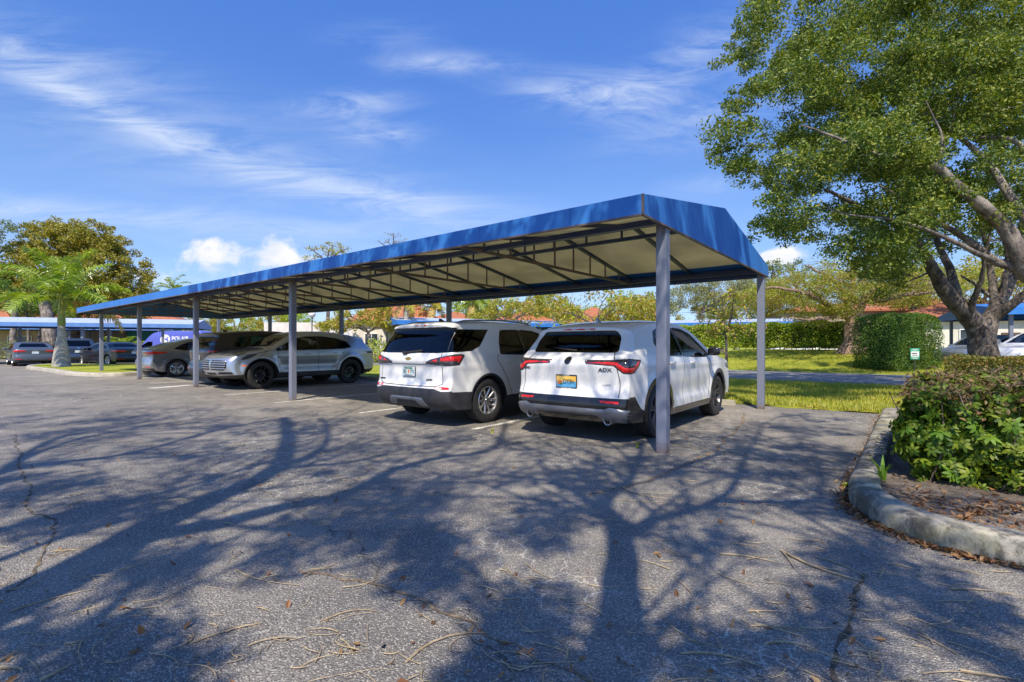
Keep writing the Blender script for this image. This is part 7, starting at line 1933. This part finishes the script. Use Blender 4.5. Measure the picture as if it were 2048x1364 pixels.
# ------------------------------------------------------------------ the palm and the far side
def palm(label, base, trunk, crown_z, n_fr, fr_len, mat, seed, group=None, dry=2, width=.42, name='palm_tree', droop=1.0, shaft=None, fan=False, dense=46, spread=108):
    """trunk: (height, radius) pairs"""
    rng = np.random.default_rng(seed); t = thing(name, label, 'palm', base, 0, group)
    mb = MB(); mb.lathe([(r, h) for h, r in trunk], 18); mb.build('trunk', M['bark_palm'], t, smooth=True)
    zt = trunk[-1][0]
    if shaft:
        m2 = MB(); m2.lathe([(trunk[-1][1] * 1.12, zt - .02), (trunk[-1][1] * 1.2, zt + .15), (trunk[-1][1] * .85, crown_z - .3), (.07, crown_z)], 14); m2.build('crownshaft', M['shaft'], t, smooth=True)
    V = []; Vd = []; st = MB()
    for k in range(n_fr):
        az = 2 * math.pi * (k * .382) + rng.uniform(-.2, .2); el = R(82) - R(spread) * (k / max(1, n_fr - 1)) ** 1.0 + rng.uniform(-.12, .12)
        L = fr_len * rng.uniform(.82, 1.08); h = Vector((math.cos(az), math.sin(az), 0)); pts = []; p = Vector((0, 0, crown_z)); e = el; ns = 14
        for j in range(ns + 1):
            pts.append(p.copy()); d = h * math.cos(e) + Vector((0, 0, math.sin(e))); p = p + d * (L / ns); e -= droop * (1.5 / ns) * (0.35 + 1.3 * j / ns)
        st.tube(pts, [.030 - .024 * j / ns for j in range(ns + 1)], 4)
        isd = k >= n_fr - dry
        tgt = Vd if isd else V
        for j in range(dense):
            u = .12 + .88 * j / dense; i = min(ns - 1, int(u * ns)); f = u * ns - i; q = pts[i].lerp(pts[i + 1], f); d = (pts[i + 1] - pts[i]).normalized()
            side = d.cross(Vector((0, 0, 1))); side = side.normalized() if side.length > .05 else Vector((-h.y, h.x, 0)); upv = side.cross(d).normalized()
            for sg in (-1, 1):
                ll = width * (1 - .55 * abs(u - .45) / .55) * rng.uniform(.85, 1.15)
                o = (side * sg * .80 + d * .45 + upv * rng.uniform(-.35, .55)).normalized(); tip = q + o * ll + Vector((0, 0, -.38 * ll * (1.6 if isd else 1.0)))
                mid = q + o * ll * .55; wv = d * .020 * (1.5 if isd else 1.25)
                tgt.append((tuple(q - wv * .6), tuple(q + wv * .6), tuple(mid + wv * 1.2), tuple(tip), tuple(mid - wv * 1.2)))
    def emit(nm, Q, m):
        if Q: A = np.array(Q).reshape(-1, 3); mesh_np(nm, A, np.arange(len(A)).reshape(-1, 5), m, t, smooth=False)
    emit('crown', V, mat); emit('dry_fronds', Vd, M['leaf_palmdry']); st.build('frond_stalks', M['frond_stalk'], t, smooth=True)
    return t
M['shaft'] = pm('shaft', (0.16, 0.24, 0.04), .45, c2=(0.40, 0.34, 0.06), scale=3)
M['frond_stalk'] = pm('frond_stalk', (0.22, 0.27, 0.05), .5, c2=(0.34, 0.30, 0.10), scale=4)
pb = gp(123, 733.5, .12)
palm('royal palm with a swollen pale trunk on the grass island', pb, [(-.1, .41), (.05, .39), (.5, .35), (.9, .29), (1.3, .215), (1.7, .165), (2.15, .145)], 3.5, 17, 3.2, M['leaf_palm'], 74, dry=1, width=.72, shaft=True, dense=60, droop=.80, spread=86)
g_tree = 'trees and palms beyond the lots'
def ftree(label, base_px, D, lobes, n, clr, per, leaf, mat, bark_='bark_dark', z=0.0, tr=.2, seed=1, **kw):
    return tree(label, gbase(base_px, D, z), [pe(a, b, c, d, D, dp) for a, b, c, d, dp in lobes], n, clr, per, leaf, M[mat], M[bark_], trunk_r=tr, seed=seed, **kw)
ftree('huge round olive-gold tree towering behind the royal palm', 150, 47, [(150, 535, 95, 85, 4), (60, 560, 68, 72, 4), (228, 555, 60, 70, 3.6), (110, 480, 55, 38, 3), (185, 478, 60, 34, 3), (250, 600, 40, 48, 3), (20, 580, 40, 50, 3), (100, 600, 80, 40, 3.5), (190, 600, 60, 44, 3.5)], 760, .60, 120, .20, 'leaf_gold', tr=.5, seed=81, shell=.22, asp=.6)
ftree('dark green feathery tree at the left edge of the picture', -25, 44, [(-10, 490, 42, 48, 2.5), (15, 450, 22, 16, 1.2)], 40, .5, 60, .20, 'leaf_far', tr=.22, seed=82)
ftree('wispy tree with orange-tipped leaves rising above the canopy', 655, 41, [(655, 500, 42, 14, 1.4), (690, 502, 18, 10, 1), (625, 515, 16, 8, .8)], 42, .32, 26, .15, 'leaf_lime', tr=.16, seed=83, flat=.7)
ftree('nearly bare tree top above the canopy middle', 790, 43, [(788, 475, 26, 10, 1.2), (765, 482, 12, 6, .8)], 22, .25, 8, .14, 'leaf_gold', tr=.14, seed=84)
for i, (x, y, rx, ry, m, dd) in enumerate(((415, 642, 44, 34, 'leaf_lime', 50), (470, 636, 50, 38, 'leaf_hedge', 52), (530, 640, 46, 36, 'leaf_lime', 50), (583, 634, 40, 36, 'leaf_hedge', 51))):
    ftree(['yellow-green bush tree behind the green court fence, leftmost of four', 'fresh green bush tree behind the green court fence, second of four', 'yellow-green bush tree behind the green court fence, third of four', 'fresh green bush tree beside the white wall with the globe lamp'][i], x, dd, [(x, y, rx, ry, 2), (x + 12, y + 18, rx, ry * .8, 2)], 60, .5, 75, .19, m, tr=.14, seed=90 + i, group=g_tree)
ftree('yellow-green tree with a slanting trunk in front of the white building', 742, 36, [(700, 640, 44, 26, 1.6), (755, 634, 38, 24, 1.6), (660, 652, 30, 16, 1.2), (780, 655, 22, 14, 1)], 90, .40, 46, .20, 'leaf_lime', 'bark_pale', tr=.14, seed=97)
# saplings with large leaves just behind the stalls and on the rise
def sapling(label, px, D, z, lobes, n, seed, leafm='leaf_lime', L=.17, per=14, dry=True, tr=.05):
    return ftree(label, px, D, lobes, n, .30, per, L, leafm, 'bark_dark', z=z, tr=tr, seed=seed, limbs=7, flat=1.0, asp=.42, twig=.018, extra=(M['leaf_dry'], .35, L * .9) if dry else None, droop=.5)
sapling('slim young tree with large drooping yellow-green leaves on the lawn edge', 1452, 21.5, .06, [(1450, 610, 44, 30, .9), (1420, 640, 34, 22, .8), (1490, 645, 40, 24, .8), (1455, 660, 40, 20, .8)], 62, 101, tr=.065, per=13)
sapling('loose young tree with yellow and red-tipped leaves behind the white crossover', 1190, 17.5, .03, [(1130, 615, 50, 18, .8), (1250, 610, 48, 26, .8), (1190, 585, 55, 14, .7), (1130, 640, 36, 16, .7), (1285, 620, 30, 26, .7)], 62, 102, tr=.05, per=10, L=.15)
ftree('loose olive tree half hiding the broad red roof', 1125, 47, [(1110, 615, 40, 24, 1.6), (1150, 635, 26, 14, 1.2)], 50, .45, 50, .19, 'leaf_lime', tr=.12, seed=180)
ftree('loose green tree just right of the broad red roof', 1240, 46, [(1245, 608, 36, 26, 1.6), (1215, 640, 24, 12, 1.1)], 46, .45, 50, .19, 'leaf_hedge', tr=.12, seed=181)
sapling('thin sparse young tree between the two white cars', 1040, 19.0, .03, [(1035, 612, 26, 18, .6), (1060, 640, 22, 12, .5)], 20, 103, tr=.04, per=8, L=.14)
ftree('lime green tree in front of the far red roof', 1005, 40, [(1000, 615, 40, 22, 1.6), (970, 635, 30, 16, 1.2), (1090, 608, 46, 24, 1.6), (1140, 630, 40, 18, 1.4)], 95, .5, 60, .20, 'leaf_lime', tr=.14, seed=104)
ftree('lime green tree behind the young tree with red-tipped leaves', 1250, 42, [(1250, 620, 50, 26, 1.8), (1300, 625, 36, 22, 1.6), (1215, 640, 30, 14, 1.2)], 75, .5, 60, .20, 'leaf_lime', tr=.14, seed=105)
ftree('grey-green pine-like tree behind the hedge', 1400, 48, [(1375, 590, 50, 26, 2.2), (1430, 580, 60, 32, 2.4), (1490, 585, 50, 30, 2.2), (1340, 612, 30, 20, 1.6)], 150, .6, 80, .22, 'leaf_pine', tr=.22, seed=106, asp=.3)
ftree('broad grey-green tree rising behind the poinciana on its left', 1520, 50, [(1525, 580, 40, 44, 2.2), (1560, 600, 40, 40, 2.2)], 90, .6, 80, .22, 'leaf_pine', tr=.22, seed=107, asp=.3)
ftree('dark tree top under the small cloud, left one', 1540, 60, [(1542, 540, 22, 20, 1.6)], 26, .5, 46, .22, 'leaf_far', tr=.2, seed=108, group=g_tree)
ftree('dark ragged tree top under the small cloud, right one', 1590, 58, [(1590, 545, 32, 24, 1.8), (1630, 560, 26, 18, 1.4)], 40, .5, 46, .22, 'leaf_far', tr=.2, seed=109, group=g_tree)
ftree('sunny yellow-green tree behind the forked trunk', 1960, 36, [(1930, 560, 60, 44, 2), (2010, 555, 50, 50, 2), (1880, 580, 40, 30, 2), (2060, 560, 50, 60, 2)], 130, .55, 70, .19, 'leaf_lime', tr=.2, seed=110)
ftree('bushy green tree behind the tall clipped hedge', 1830, 40, [(1800, 590, 50, 26, 2), (1850, 600, 44, 22, 2)], 70, .55, 60, .19, 'leaf_poin', tr=.16, seed=111)
ftree('faint green tree top far behind the canopy end', 300, 62, [(296, 578, 16, 16, 1.4)], 22, .5, 36, .22, 'leaf_far', tr=.14, seed=112)
for i, (x, y, rx, ry, m) in enumerate(((950, 622, 52, 28, 'leaf_hedge'), (1065, 618, 60, 30, 'leaf_lime'), (1165, 634, 56, 24, 'leaf_hedge'), (1290, 618, 60, 34, 'leaf_lime'), (1445, 615, 70, 30, 'leaf_pine'))):
    ftree(['broad tree filling the skyline behind the shaggy palms', 'broad tree filling the skyline between the two small red roofs', 'broad tree filling the skyline under the broad red roof', 'broad tree filling the skyline beside the near carport post', 'broad grey-green tree filling the skyline behind the slim young tree'][i], x, 66, [(x, y, rx, ry, 3), (x + 20, y + 24, rx, ry, 3)], 90, .8, 80, .30, m, tr=.2, seed=170 + i)
# palms of the far side
def fpalm(label, px, D, zc, seed, n=15, L=1.9, mat='leaf_palm', r=.13, **kw): return palm(label, gbase(px, D, 0), [(-.1, r * 1.3), (.4, r * 1.1), (zc * .5, r), (zc - .25, r * .9)], zc, n, L, M[mat], seed, g_tree, dense=30, width=.5, **kw)
def fz(py, D): return EYE + (YH - py) / F * D
fpalm('palm whose dark fronds show over the canopy left end', 345, 60, fz(578, 60), 121, 13, 2.4, dry=0)
fpalm('shaggy palm left of the carport post behind the white SUV', 868, 40, fz(612, 40), 122, 17, 1.9, 'leaf_lime', dry=2)
fpalm('palm with hanging pale fronds right of the post behind the white SUV', 945, 42, fz(606, 42), 123, 17, 2.1, 'leaf_palm', dry=2, droop=1.4)
fpalm('palm with a thick pale trunk in front of the bleached carport roof', 812, 35, fz(604, 35), 124, 13, 1.7, 'leaf_lime', r=.2, dry=1)
for i, (x, sd) in enumerate(((232, 125), (250, 126))):
    palm(['clump palm with arching yellow-green fronds beside the court fence, left one', 'clump palm with arching yellow-green fronds touching the court fence'][i], gbase(x, 42, 0), [(-.1, .12), (.3, .10)], .3, 18, 2.6, M['leaf_palm'], sd, g_tree, dry=2, width=.5, droop=1.1, dense=34)
# pale trunks between the left carport and the building
def post_trunk(label, px, D, r, h, lean, bm, seed):
    rng = np.random.default_rng(seed); b = gbase(px, D); t = thing('tree', label, 'tree', b, 0, g_tree)
    sk = Skel(10); sk.limb([(0, 0, -.1), (lean * .3, 0, h * .35), (lean * .8, .1, h * .7), (lean * 1.3, 0, h)], r * 1.2, r * .7, .02, 4)
    C = np.array([(lean * 1.3, 0, h + .6)]) + ball(22, rng) * np.array([1.7, 1.4, .9]); sk.reach(C, .05, .01); sk.build(M[bm], t)
    crown_mesh('crown', C, .45, 46, .2, M['leaf_far' if seed % 2 else 'leaf_box'], t, .5, .5, .8, rng); return t
post_trunk('thick pale leaning trunk behind the royal palm', 104, 41, .50, 5.2, -.6, 'bark_pale', 131)
post_trunk('slim pale trunk behind the dark blue sedan', 25, 40, .22, 5.0, .1, 'bark_pale', 132)
post_trunk('thin trunk of a multi-stem tree under the left carport, left stem', 58, 43, .12, 4.2, -.2, 'bark_dark', 133)
post_trunk('thin trunk of a multi-stem tree under the left carport, right stem', 74, 43, .12, 4.2, .35, 'bark_dark', 134)
# bushes
def bush(label, px, D, w, h, mat, seed, L=.10, n=420, z=0.0, cat='bush', name='bush'):
    rng = np.random.default_rng(seed); b = gbase(px, D, z); t = thing(name, label, cat, b, 0, None)
    P = ball(n, rng, .3) * np.array([w / 2, w / 2, h / 2]) + np.array([0, 0, h / 2]); P[:, 2] += .08 * rng.normal(size=n)
    V, Fc = leaf_quads(P, L, .5, .5, rng); mesh_np('foliage', V, Fc, M[mat], t, smooth=False)
    mb = MB()
    for _ in range(12):
        e = Vector(P[rng.integers(n)]); mb.tube([(rng.normal() * .1, rng.normal() * .1, -.03), (e.x * .5, e.y * .5, e.z * .6), tuple(e)], [.02, .014, .006], 4)
    mb.build('stems', M['bark_dark'], t); return t
bush('green bush at the foot of the white wall beside the silver SUV', 752, 35, 2.2, 1.7, 'leaf_hedge', 141, .16, 700)
bush('red-leaved plant beside the white door', 783, 35.5, .9, .9, 'red_leaf', 142, .16, 160)
bush('small lime bush under the slanting tree', 715, 36, 1.4, 1.0, 'leaf_lime', 143, .15, 300)
bush('dark bush behind the dark blue sedan', 40, 38, 3.6, 1.6, 'leaf_far', 144, .16, 700)
bush('olive bush between the dark blue cars', 95, 39, 2.6, 1.5, 'leaf_low', 145, .16, 500)
bush('dark bush under the columns of the building', 205, 40, 3.5, 1.2, 'leaf_box', 146, .16, 500)
bush('bright leafy shrub by the right carport post', 1862, 27, 1.0, 1.9, 'leaf_hedge', 147, .14, 380)

# ---- buildings
def house(label, c, rz, w_, d_, h_, rise, wall='stucco', over=.5, windows=(), door=None, cols=(), z0=0.0, roof=True):
    """box house with a hipped tile roof; c is the middle of its front wall; front faces -y before turning"""
    t = thing('house', label, 'house', (c[0], c[1], z0), rz)
    mb = MB(); mb.box((0, d_ / 2, h_ / 2 - .3), (w_, d_, h_ + .6)); mb.build('wall', M[wall], t)
    if roof:
        mb = MB(); o = over; W2, D0, D1 = w_ / 2 + o, -o, d_ + o; rl = max(.3, W2 - (d_ / 2 + o)) ; ym = d_ / 2
        mb.add([(-W2, D0, h_), (W2, D0, h_), (W2, D1, h_), (-W2, D1, h_), (-rl, ym, h_ + rise), (rl, ym, h_ + rise), (-W2, D0, h_ - .16), (W2, D0, h_ - .16), (W2, D1, h_ - .16), (-W2, D1, h_ - .16)],
               [(0, 1, 5, 4), (1, 2, 5), (2, 3, 4, 5), (3, 0, 4), (6, 7, 1, 0), (7, 8, 2, 1), (8, 9, 3, 2), (9, 6, 0, 3), (9, 8, 7, 6)])
        mb.build('roof', M['tiles'], t)
    for x, z, ww, hh in windows:
        mb = MB(); mb.box((x, -.02, z), (ww, .06, hh)); o = mb.build('window', M['dark_glass'], t)
        f = MB()
        for dx in (-ww / 2, 0, ww / 2): f.box((x + dx, -.06, z), (.06, .05, hh + .06))
        for dz in (-hh / 2, hh / 2): f.box((x, -.064, z + dz), (ww + .06, .05, .06))
        f.build('frame', M['white_plain'], o)
    if door:
        x, ww, hh = door; mb = MB(); mb.box((x, -.02, hh / 2), (ww, .07, hh)); dd = mb.build('door', M['wood_dark'], t)
        kb = MB(); kb.box((x + ww * .38, -.08, hh * .48), (.05, .08, .12)); kb.build('handle', M['alloy'], dd)
    for x in cols:
        mb = MB(); mb.lathe([(.30, 0), (.30, .12), (.22, .18), (.20, h_ - .3), (.27, h_ - .2), (.27, h_)], 16, 'Z', (x, -1.6, 0)); mb.build('column', M['stucco'], t, smooth=True)
    return t
house('long house with red tile roof and white columns behind the left carport', gbase(40, 52), R(18), 30, 8, 3.0, 2.6, 'stucco_tan', 1.9, [(-4, 1.5, 2, 1.4), (0, 1.5, 2, 1.4), (-9, 1.5, 2, 1.4)], (5, 1.1, 2.1), (3.2, 4.7, 6.2, 8.5))
house('plain white flat-topped building behind the globe lamp', gbase(640, 46), R(6), 10, 7, 3.35, 1.6, 'stucco', .3, [(2.0, 1.6, 1.2, 1.2)], None, roof=False)
house('white house with a door and stepped wall beyond the drive', gbase(790, 39), R(10), 6.5, 8, 3.2, 2.6, 'stucco', .4, [(-1.8, 1.6, 1.0, 1.1)], (1.0, 1.0, 2.1))
house('small house with a red roof peak between the palms', gbase(905, 60), R(0), 6, 6, 4.3, 1.2, 'stucco', .5)
house('house with a low red roof behind the sparse young tree', gbase(1045, 62), R(0), 8, 7, 4.2, 1.5, 'stucco', .5, [(0, 2.0, 1.6, 1.2)])
house('house with a broad red roof behind the white crossover', gbase(1188, 54), R(-8), 5.5, 6, 3.7, 1.9, 'stucco', .5, [(1, 2.0, 1.4, 1.2)])
house('tan and white house behind the poinciana', gbase(1700, 44), R(-16), 11, 8, 4.4, 0.9, 'stucco_tan', .3, [(-2.5, 2.2, 1.6, 1.4), (2.5, 2.2, 1.6, 1.4)], (0, 1.0, 2.1))
house('white house with a red roof behind the tall clipped hedge', gbase(1835, 46), R(-18), 8, 8, 5.1, 1.2, 'stucco', .4, [(-1.6, 2.4, 1.5, 1.3), (1.6, 2.4, 1.5, 1.3)])
house('white house with dark windows under the right carport', gbase(2010, 34), R(-24), 12, 8, 3.2, 1.4, 'stucco', .5, [(-2.0, 1.6, .9, 1.5), (1.8, 1.6, .9, 1.5)], (0.3, 1.0, 2.1))
# ---- court fence
def mesh_fence(label, a, b, h):
    t = thing('court_fence', label, 'fence', a); d = b - a; n = max(2, int(d.length / 2.4)); mb = MB(); mb.bar((0, 0, h * .5), tuple(d + Vector((0, 0, h * .5))), .03, h - .1); mb.build('screen', M['green_mesh'], t)
    for i in range(n + 1):
        m = MB(); m.tube([d * i / n + Vector((0, -.05, 0)), d * i / n + Vector((0, -.05, h + .3))], .04, 8); m.build('post', M['green_mesh'], t, smooth=True)
mesh_fence('green windscreened court fence behind the van', gbase(255, 54), gbase(420, 56), 3.0)
mesh_fence('green court fence seen under the long carport', gbase(425, 46), gbase(585, 47), 2.2)
# ---- lamps and sign
def globe_lamp(label, p, zg, r):
    t = thing('globe_lamp', label, 'street lamp', p); mb = MB(); mb.lathe([(.12, 0), (.12, .06), (.05, .12), (.04, zg - r - .05), (.09, zg - r)], 12); mb.build('pole', M['pole_dark'], t, smooth=True)
    g = MB(); g.lathe([(max(.001, r * math.sin(a)), zg - r * math.cos(a)) for a in np.linspace(0, math.pi, 17)], 24); g.build('globe', M['globe'], t, smooth=True)
globe_lamp('white globe lamp on a dark pole in front of the white wall', gbase(624, 38), fz(628.5, 38), .27)
globe_lamp('smaller globe lamp low against the white wall', gbase(644, 45), fz(647, 45), .2)
def green_sign():
    p = gp(1829, 746, .04); t = thing('park_sign', 'small green notice with a white panel on a thin post beside the clipped hedge', 'sign', p, R(-14))
    mb = MB(); mb.tube([(0, 0, -.05), (0, 0, .72)], .022, 8); mb.build('post', M['pole_dark'], t)
    b = MB(); b.box((0, -.03, .83), (.34, .02, .48)); bd = b.build('board', M['sign_green'], t, bevel=.006)
    w_ = MB(); w_.box((0, -.0425, .82), (.29, .003, .22)); w_.build('panel', M['white_plain'], bd)
    d = MB(); d.box((-.02, -.0455, .85), (.20, .002, .045)); d.box((.0, -.0455, .77), (.22, .002, .030)); d.build('picture', M['text_dark'], bd)
    s = MB()
    for z, ww in ((1.02, .22), (.985, .16), (.66, .24), (.63, .18)): s.box((0, -.0425, z), (ww, .003, .014))
    s.build('lettering', M['white_plain'], bd)
green_sign()
def stump():
    p = gp(1815, 745, .04); mb = MB(); mb.lathe([(.09, -.05), (.085, .1), (.08, .36), (.05, .40), (0.001, .40)], 10); o = mb.build('wooden_stake', M['bark_dark'], None, smooth=True); o.location = p; tag(o, 'short dark wooden stake beside the green sign', 'stake')
stump()

# ---- ground cover: grass blades, leaf litter, twigs
def blades(name, P, h, w_, mat, rng):
    n = len(P); a = rng.uniform(0, 2 * math.pi, n); o = np.stack([np.cos(a), np.sin(a), np.zeros(n)], 1); s = np.stack([-np.sin(a), np.cos(a), np.zeros(n)], 1)
    hh = (h * rng.uniform(.5, 1.2, n))[:, None]; ln = o * hh * rng.uniform(.1, .8, (n, 1))
    V = np.stack([P - s * w_ / 2, P + s * w_ / 2, P + ln + np.array([0, 0, 1]) * hh], axis=1).reshape(-1, 3)
    return tag(mesh_np(name, V, np.arange(3 * n).reshape(n, 3), mat, None, smooth=False), kind='stuff')
def grass():
    rng = np.random.default_rng(151); P = []
    for s0, s1, n0, n1, k in ((-9, 3, 5.6, 8.2, 42000), (-9, 6, 8.2, 13.1, 46000), (3, 14, 5.6, 9, 20000)):
        s = rng.uniform(s0, s1, k); n = rng.uniform(n0, n1, k)
        for a, b in zip(s, n):
            if 1.15 * math.sin(a * 2.3 + b) * math.sin(b * 3.1 - a) + rng.normal() * .8 > -.8: p = cp(a, b, .03); P.append(tuple(p))
    for a, b in zip(rng.uniform(-6.5, 6, 42000), rng.uniform(20.6, 30, 42000)): p = cp(a, b); P.append((p.x, p.y, berm_z(a, b) + .0))
    blades('grass', np.array(P), .085, .016, M['grassblade'], rng)
grass()
def fallen():
    rng = np.random.default_rng(161); mb = MB()
    def twig(p, a, L, r, z=.006):
        d = Vector((math.cos(a), math.sin(a), 0)); q = Vector((-d.y, d.x, 0)); c = rng.normal() * .16; n = 4
        mb.tube([p + d * L * (i / n - .5) + q * L * c * (1 - (2 * i / n - 1) ** 2) + Vector((0, 0, z + r)) for i in range(n + 1)], [r, r, r * .9, r * .7, r * .4], 4)
    # the larger ones the photograph shows
    for x0, y0, x1, y1, r in ((812, 1328, 975, 1268, .0045), (1360, 1310, 1530, 1340, .0045), (1563, 1103, 1725, 1165, .007), (1563, 1103, 1590, 1140, .006), (1630, 1115, 1735, 1160, .004), (1440, 1110, 1555, 1128, .005), (1500, 1255, 1610, 1265, .004), (1510, 1250, 1600, 1275, .004),
                              (1340, 1255, 1392, 1288, .004), (380, 1290, 525, 1248, .004), (655, 1240, 755, 1225, .0035), (0, 1325, 40, 1302, .006), (0, 1340, 45, 1345, .007), (80, 1364, 145, 1330, .006), (130, 1290, 175, 1282, .004), (1050, 1127, 1118, 1165, .003), (470, 1140, 600, 1172, .003),
                              (20, 1225, 190, 1180, .0035), (1530, 1290, 1640, 1305, .004), (1835, 1270, 1920, 1315, .003), (1900, 1180, 1990, 1185, .005), (1920, 1345, 2040, 1364, .006), (1010, 1130, 1120, 1180, .003), (1230, 1000, 1330, 1005, .003), (1245, 975, 1345, 1000, .004)):
        a, b = gp(x0, y0), gp(x1, y1); d = b - a; L = d.length; n = 5; q = Vector((-d.y, d.x, 0)) * rng.normal() * .10
        mb.tube([a.lerp(b, i / n) + q * (1 - (2 * i / n - 1) ** 2) + Vector((0, 0, r + .003)) for i in range(n + 1)], [r, r, r * .9, r * .8, r * .65, r * .4], 5)
        if L > .3: twig(a.lerp(b, .6), math.atan2(d.y, d.x) + .6, L * .3, r * .6)
    for _ in range(620):
        x = rng.uniform(-300, 2300); y = 770 + 620 * rng.uniform(0, 1) ** .9; p = gp(x, y)
        if p.x > 2.3 and y < 1120 and x > 1690: continue
        a = rng.choice([rng.uniform(0, math.pi), rng.normal(-.2, .5)]); twig(p, a, rng.uniform(.04, .20) * (1 if y > 900 else 1.3), rng.uniform(.0012, .0032))
    tag(mb.build('fallen_twigs', M['twig'], None), kind='stuff')
    # leaf litter along the kerb, on the bed and across the lot
    P = []
    for i in range(len(kpath) - 1):
        for _ in range(10):
            p = kpath[i].lerp(kpath[i + 1], rng.uniform()); d = (kpath[i + 1] - kpath[i]).normalized(); q = Vector((d.y, -d.x, 0)) * abs(rng.normal() * .045)
            P.append((p.x + q.x, p.y + q.y, .012 + abs(rng.normal()) * .008))
    for _ in range(900):
        i = rng.integers(len(kpath) - 1); p = kpath[i].lerp(kpath[i + 1], rng.uniform()); d = (kpath[i + 1] - kpath[i]).normalized(); q = Vector((-d.y, d.x, 0)) * (.24 + abs(rng.normal() * .45)); P.append((p.x + q.x, p.y + q.y, .118 + abs(rng.normal()) * .012))
    for _ in range(240): p = gp(rng.uniform(-200, 1800), 775 + 600 * rng.uniform()); P.append((p.x, p.y, .010))
    for _ in range(700): p = cp(rng.uniform(-5, 3), 5.55 + abs(rng.normal() * .16)); P.append((p.x, p.y, .03))
    V, Fc = leaf_quads(np.array(P), .042, .42, 2.2, rng, lvar=.6)
    tag(mesh_np('leaf_litter', V, Fc, M['litter'], None, smooth=False), kind='stuff')
fallen()
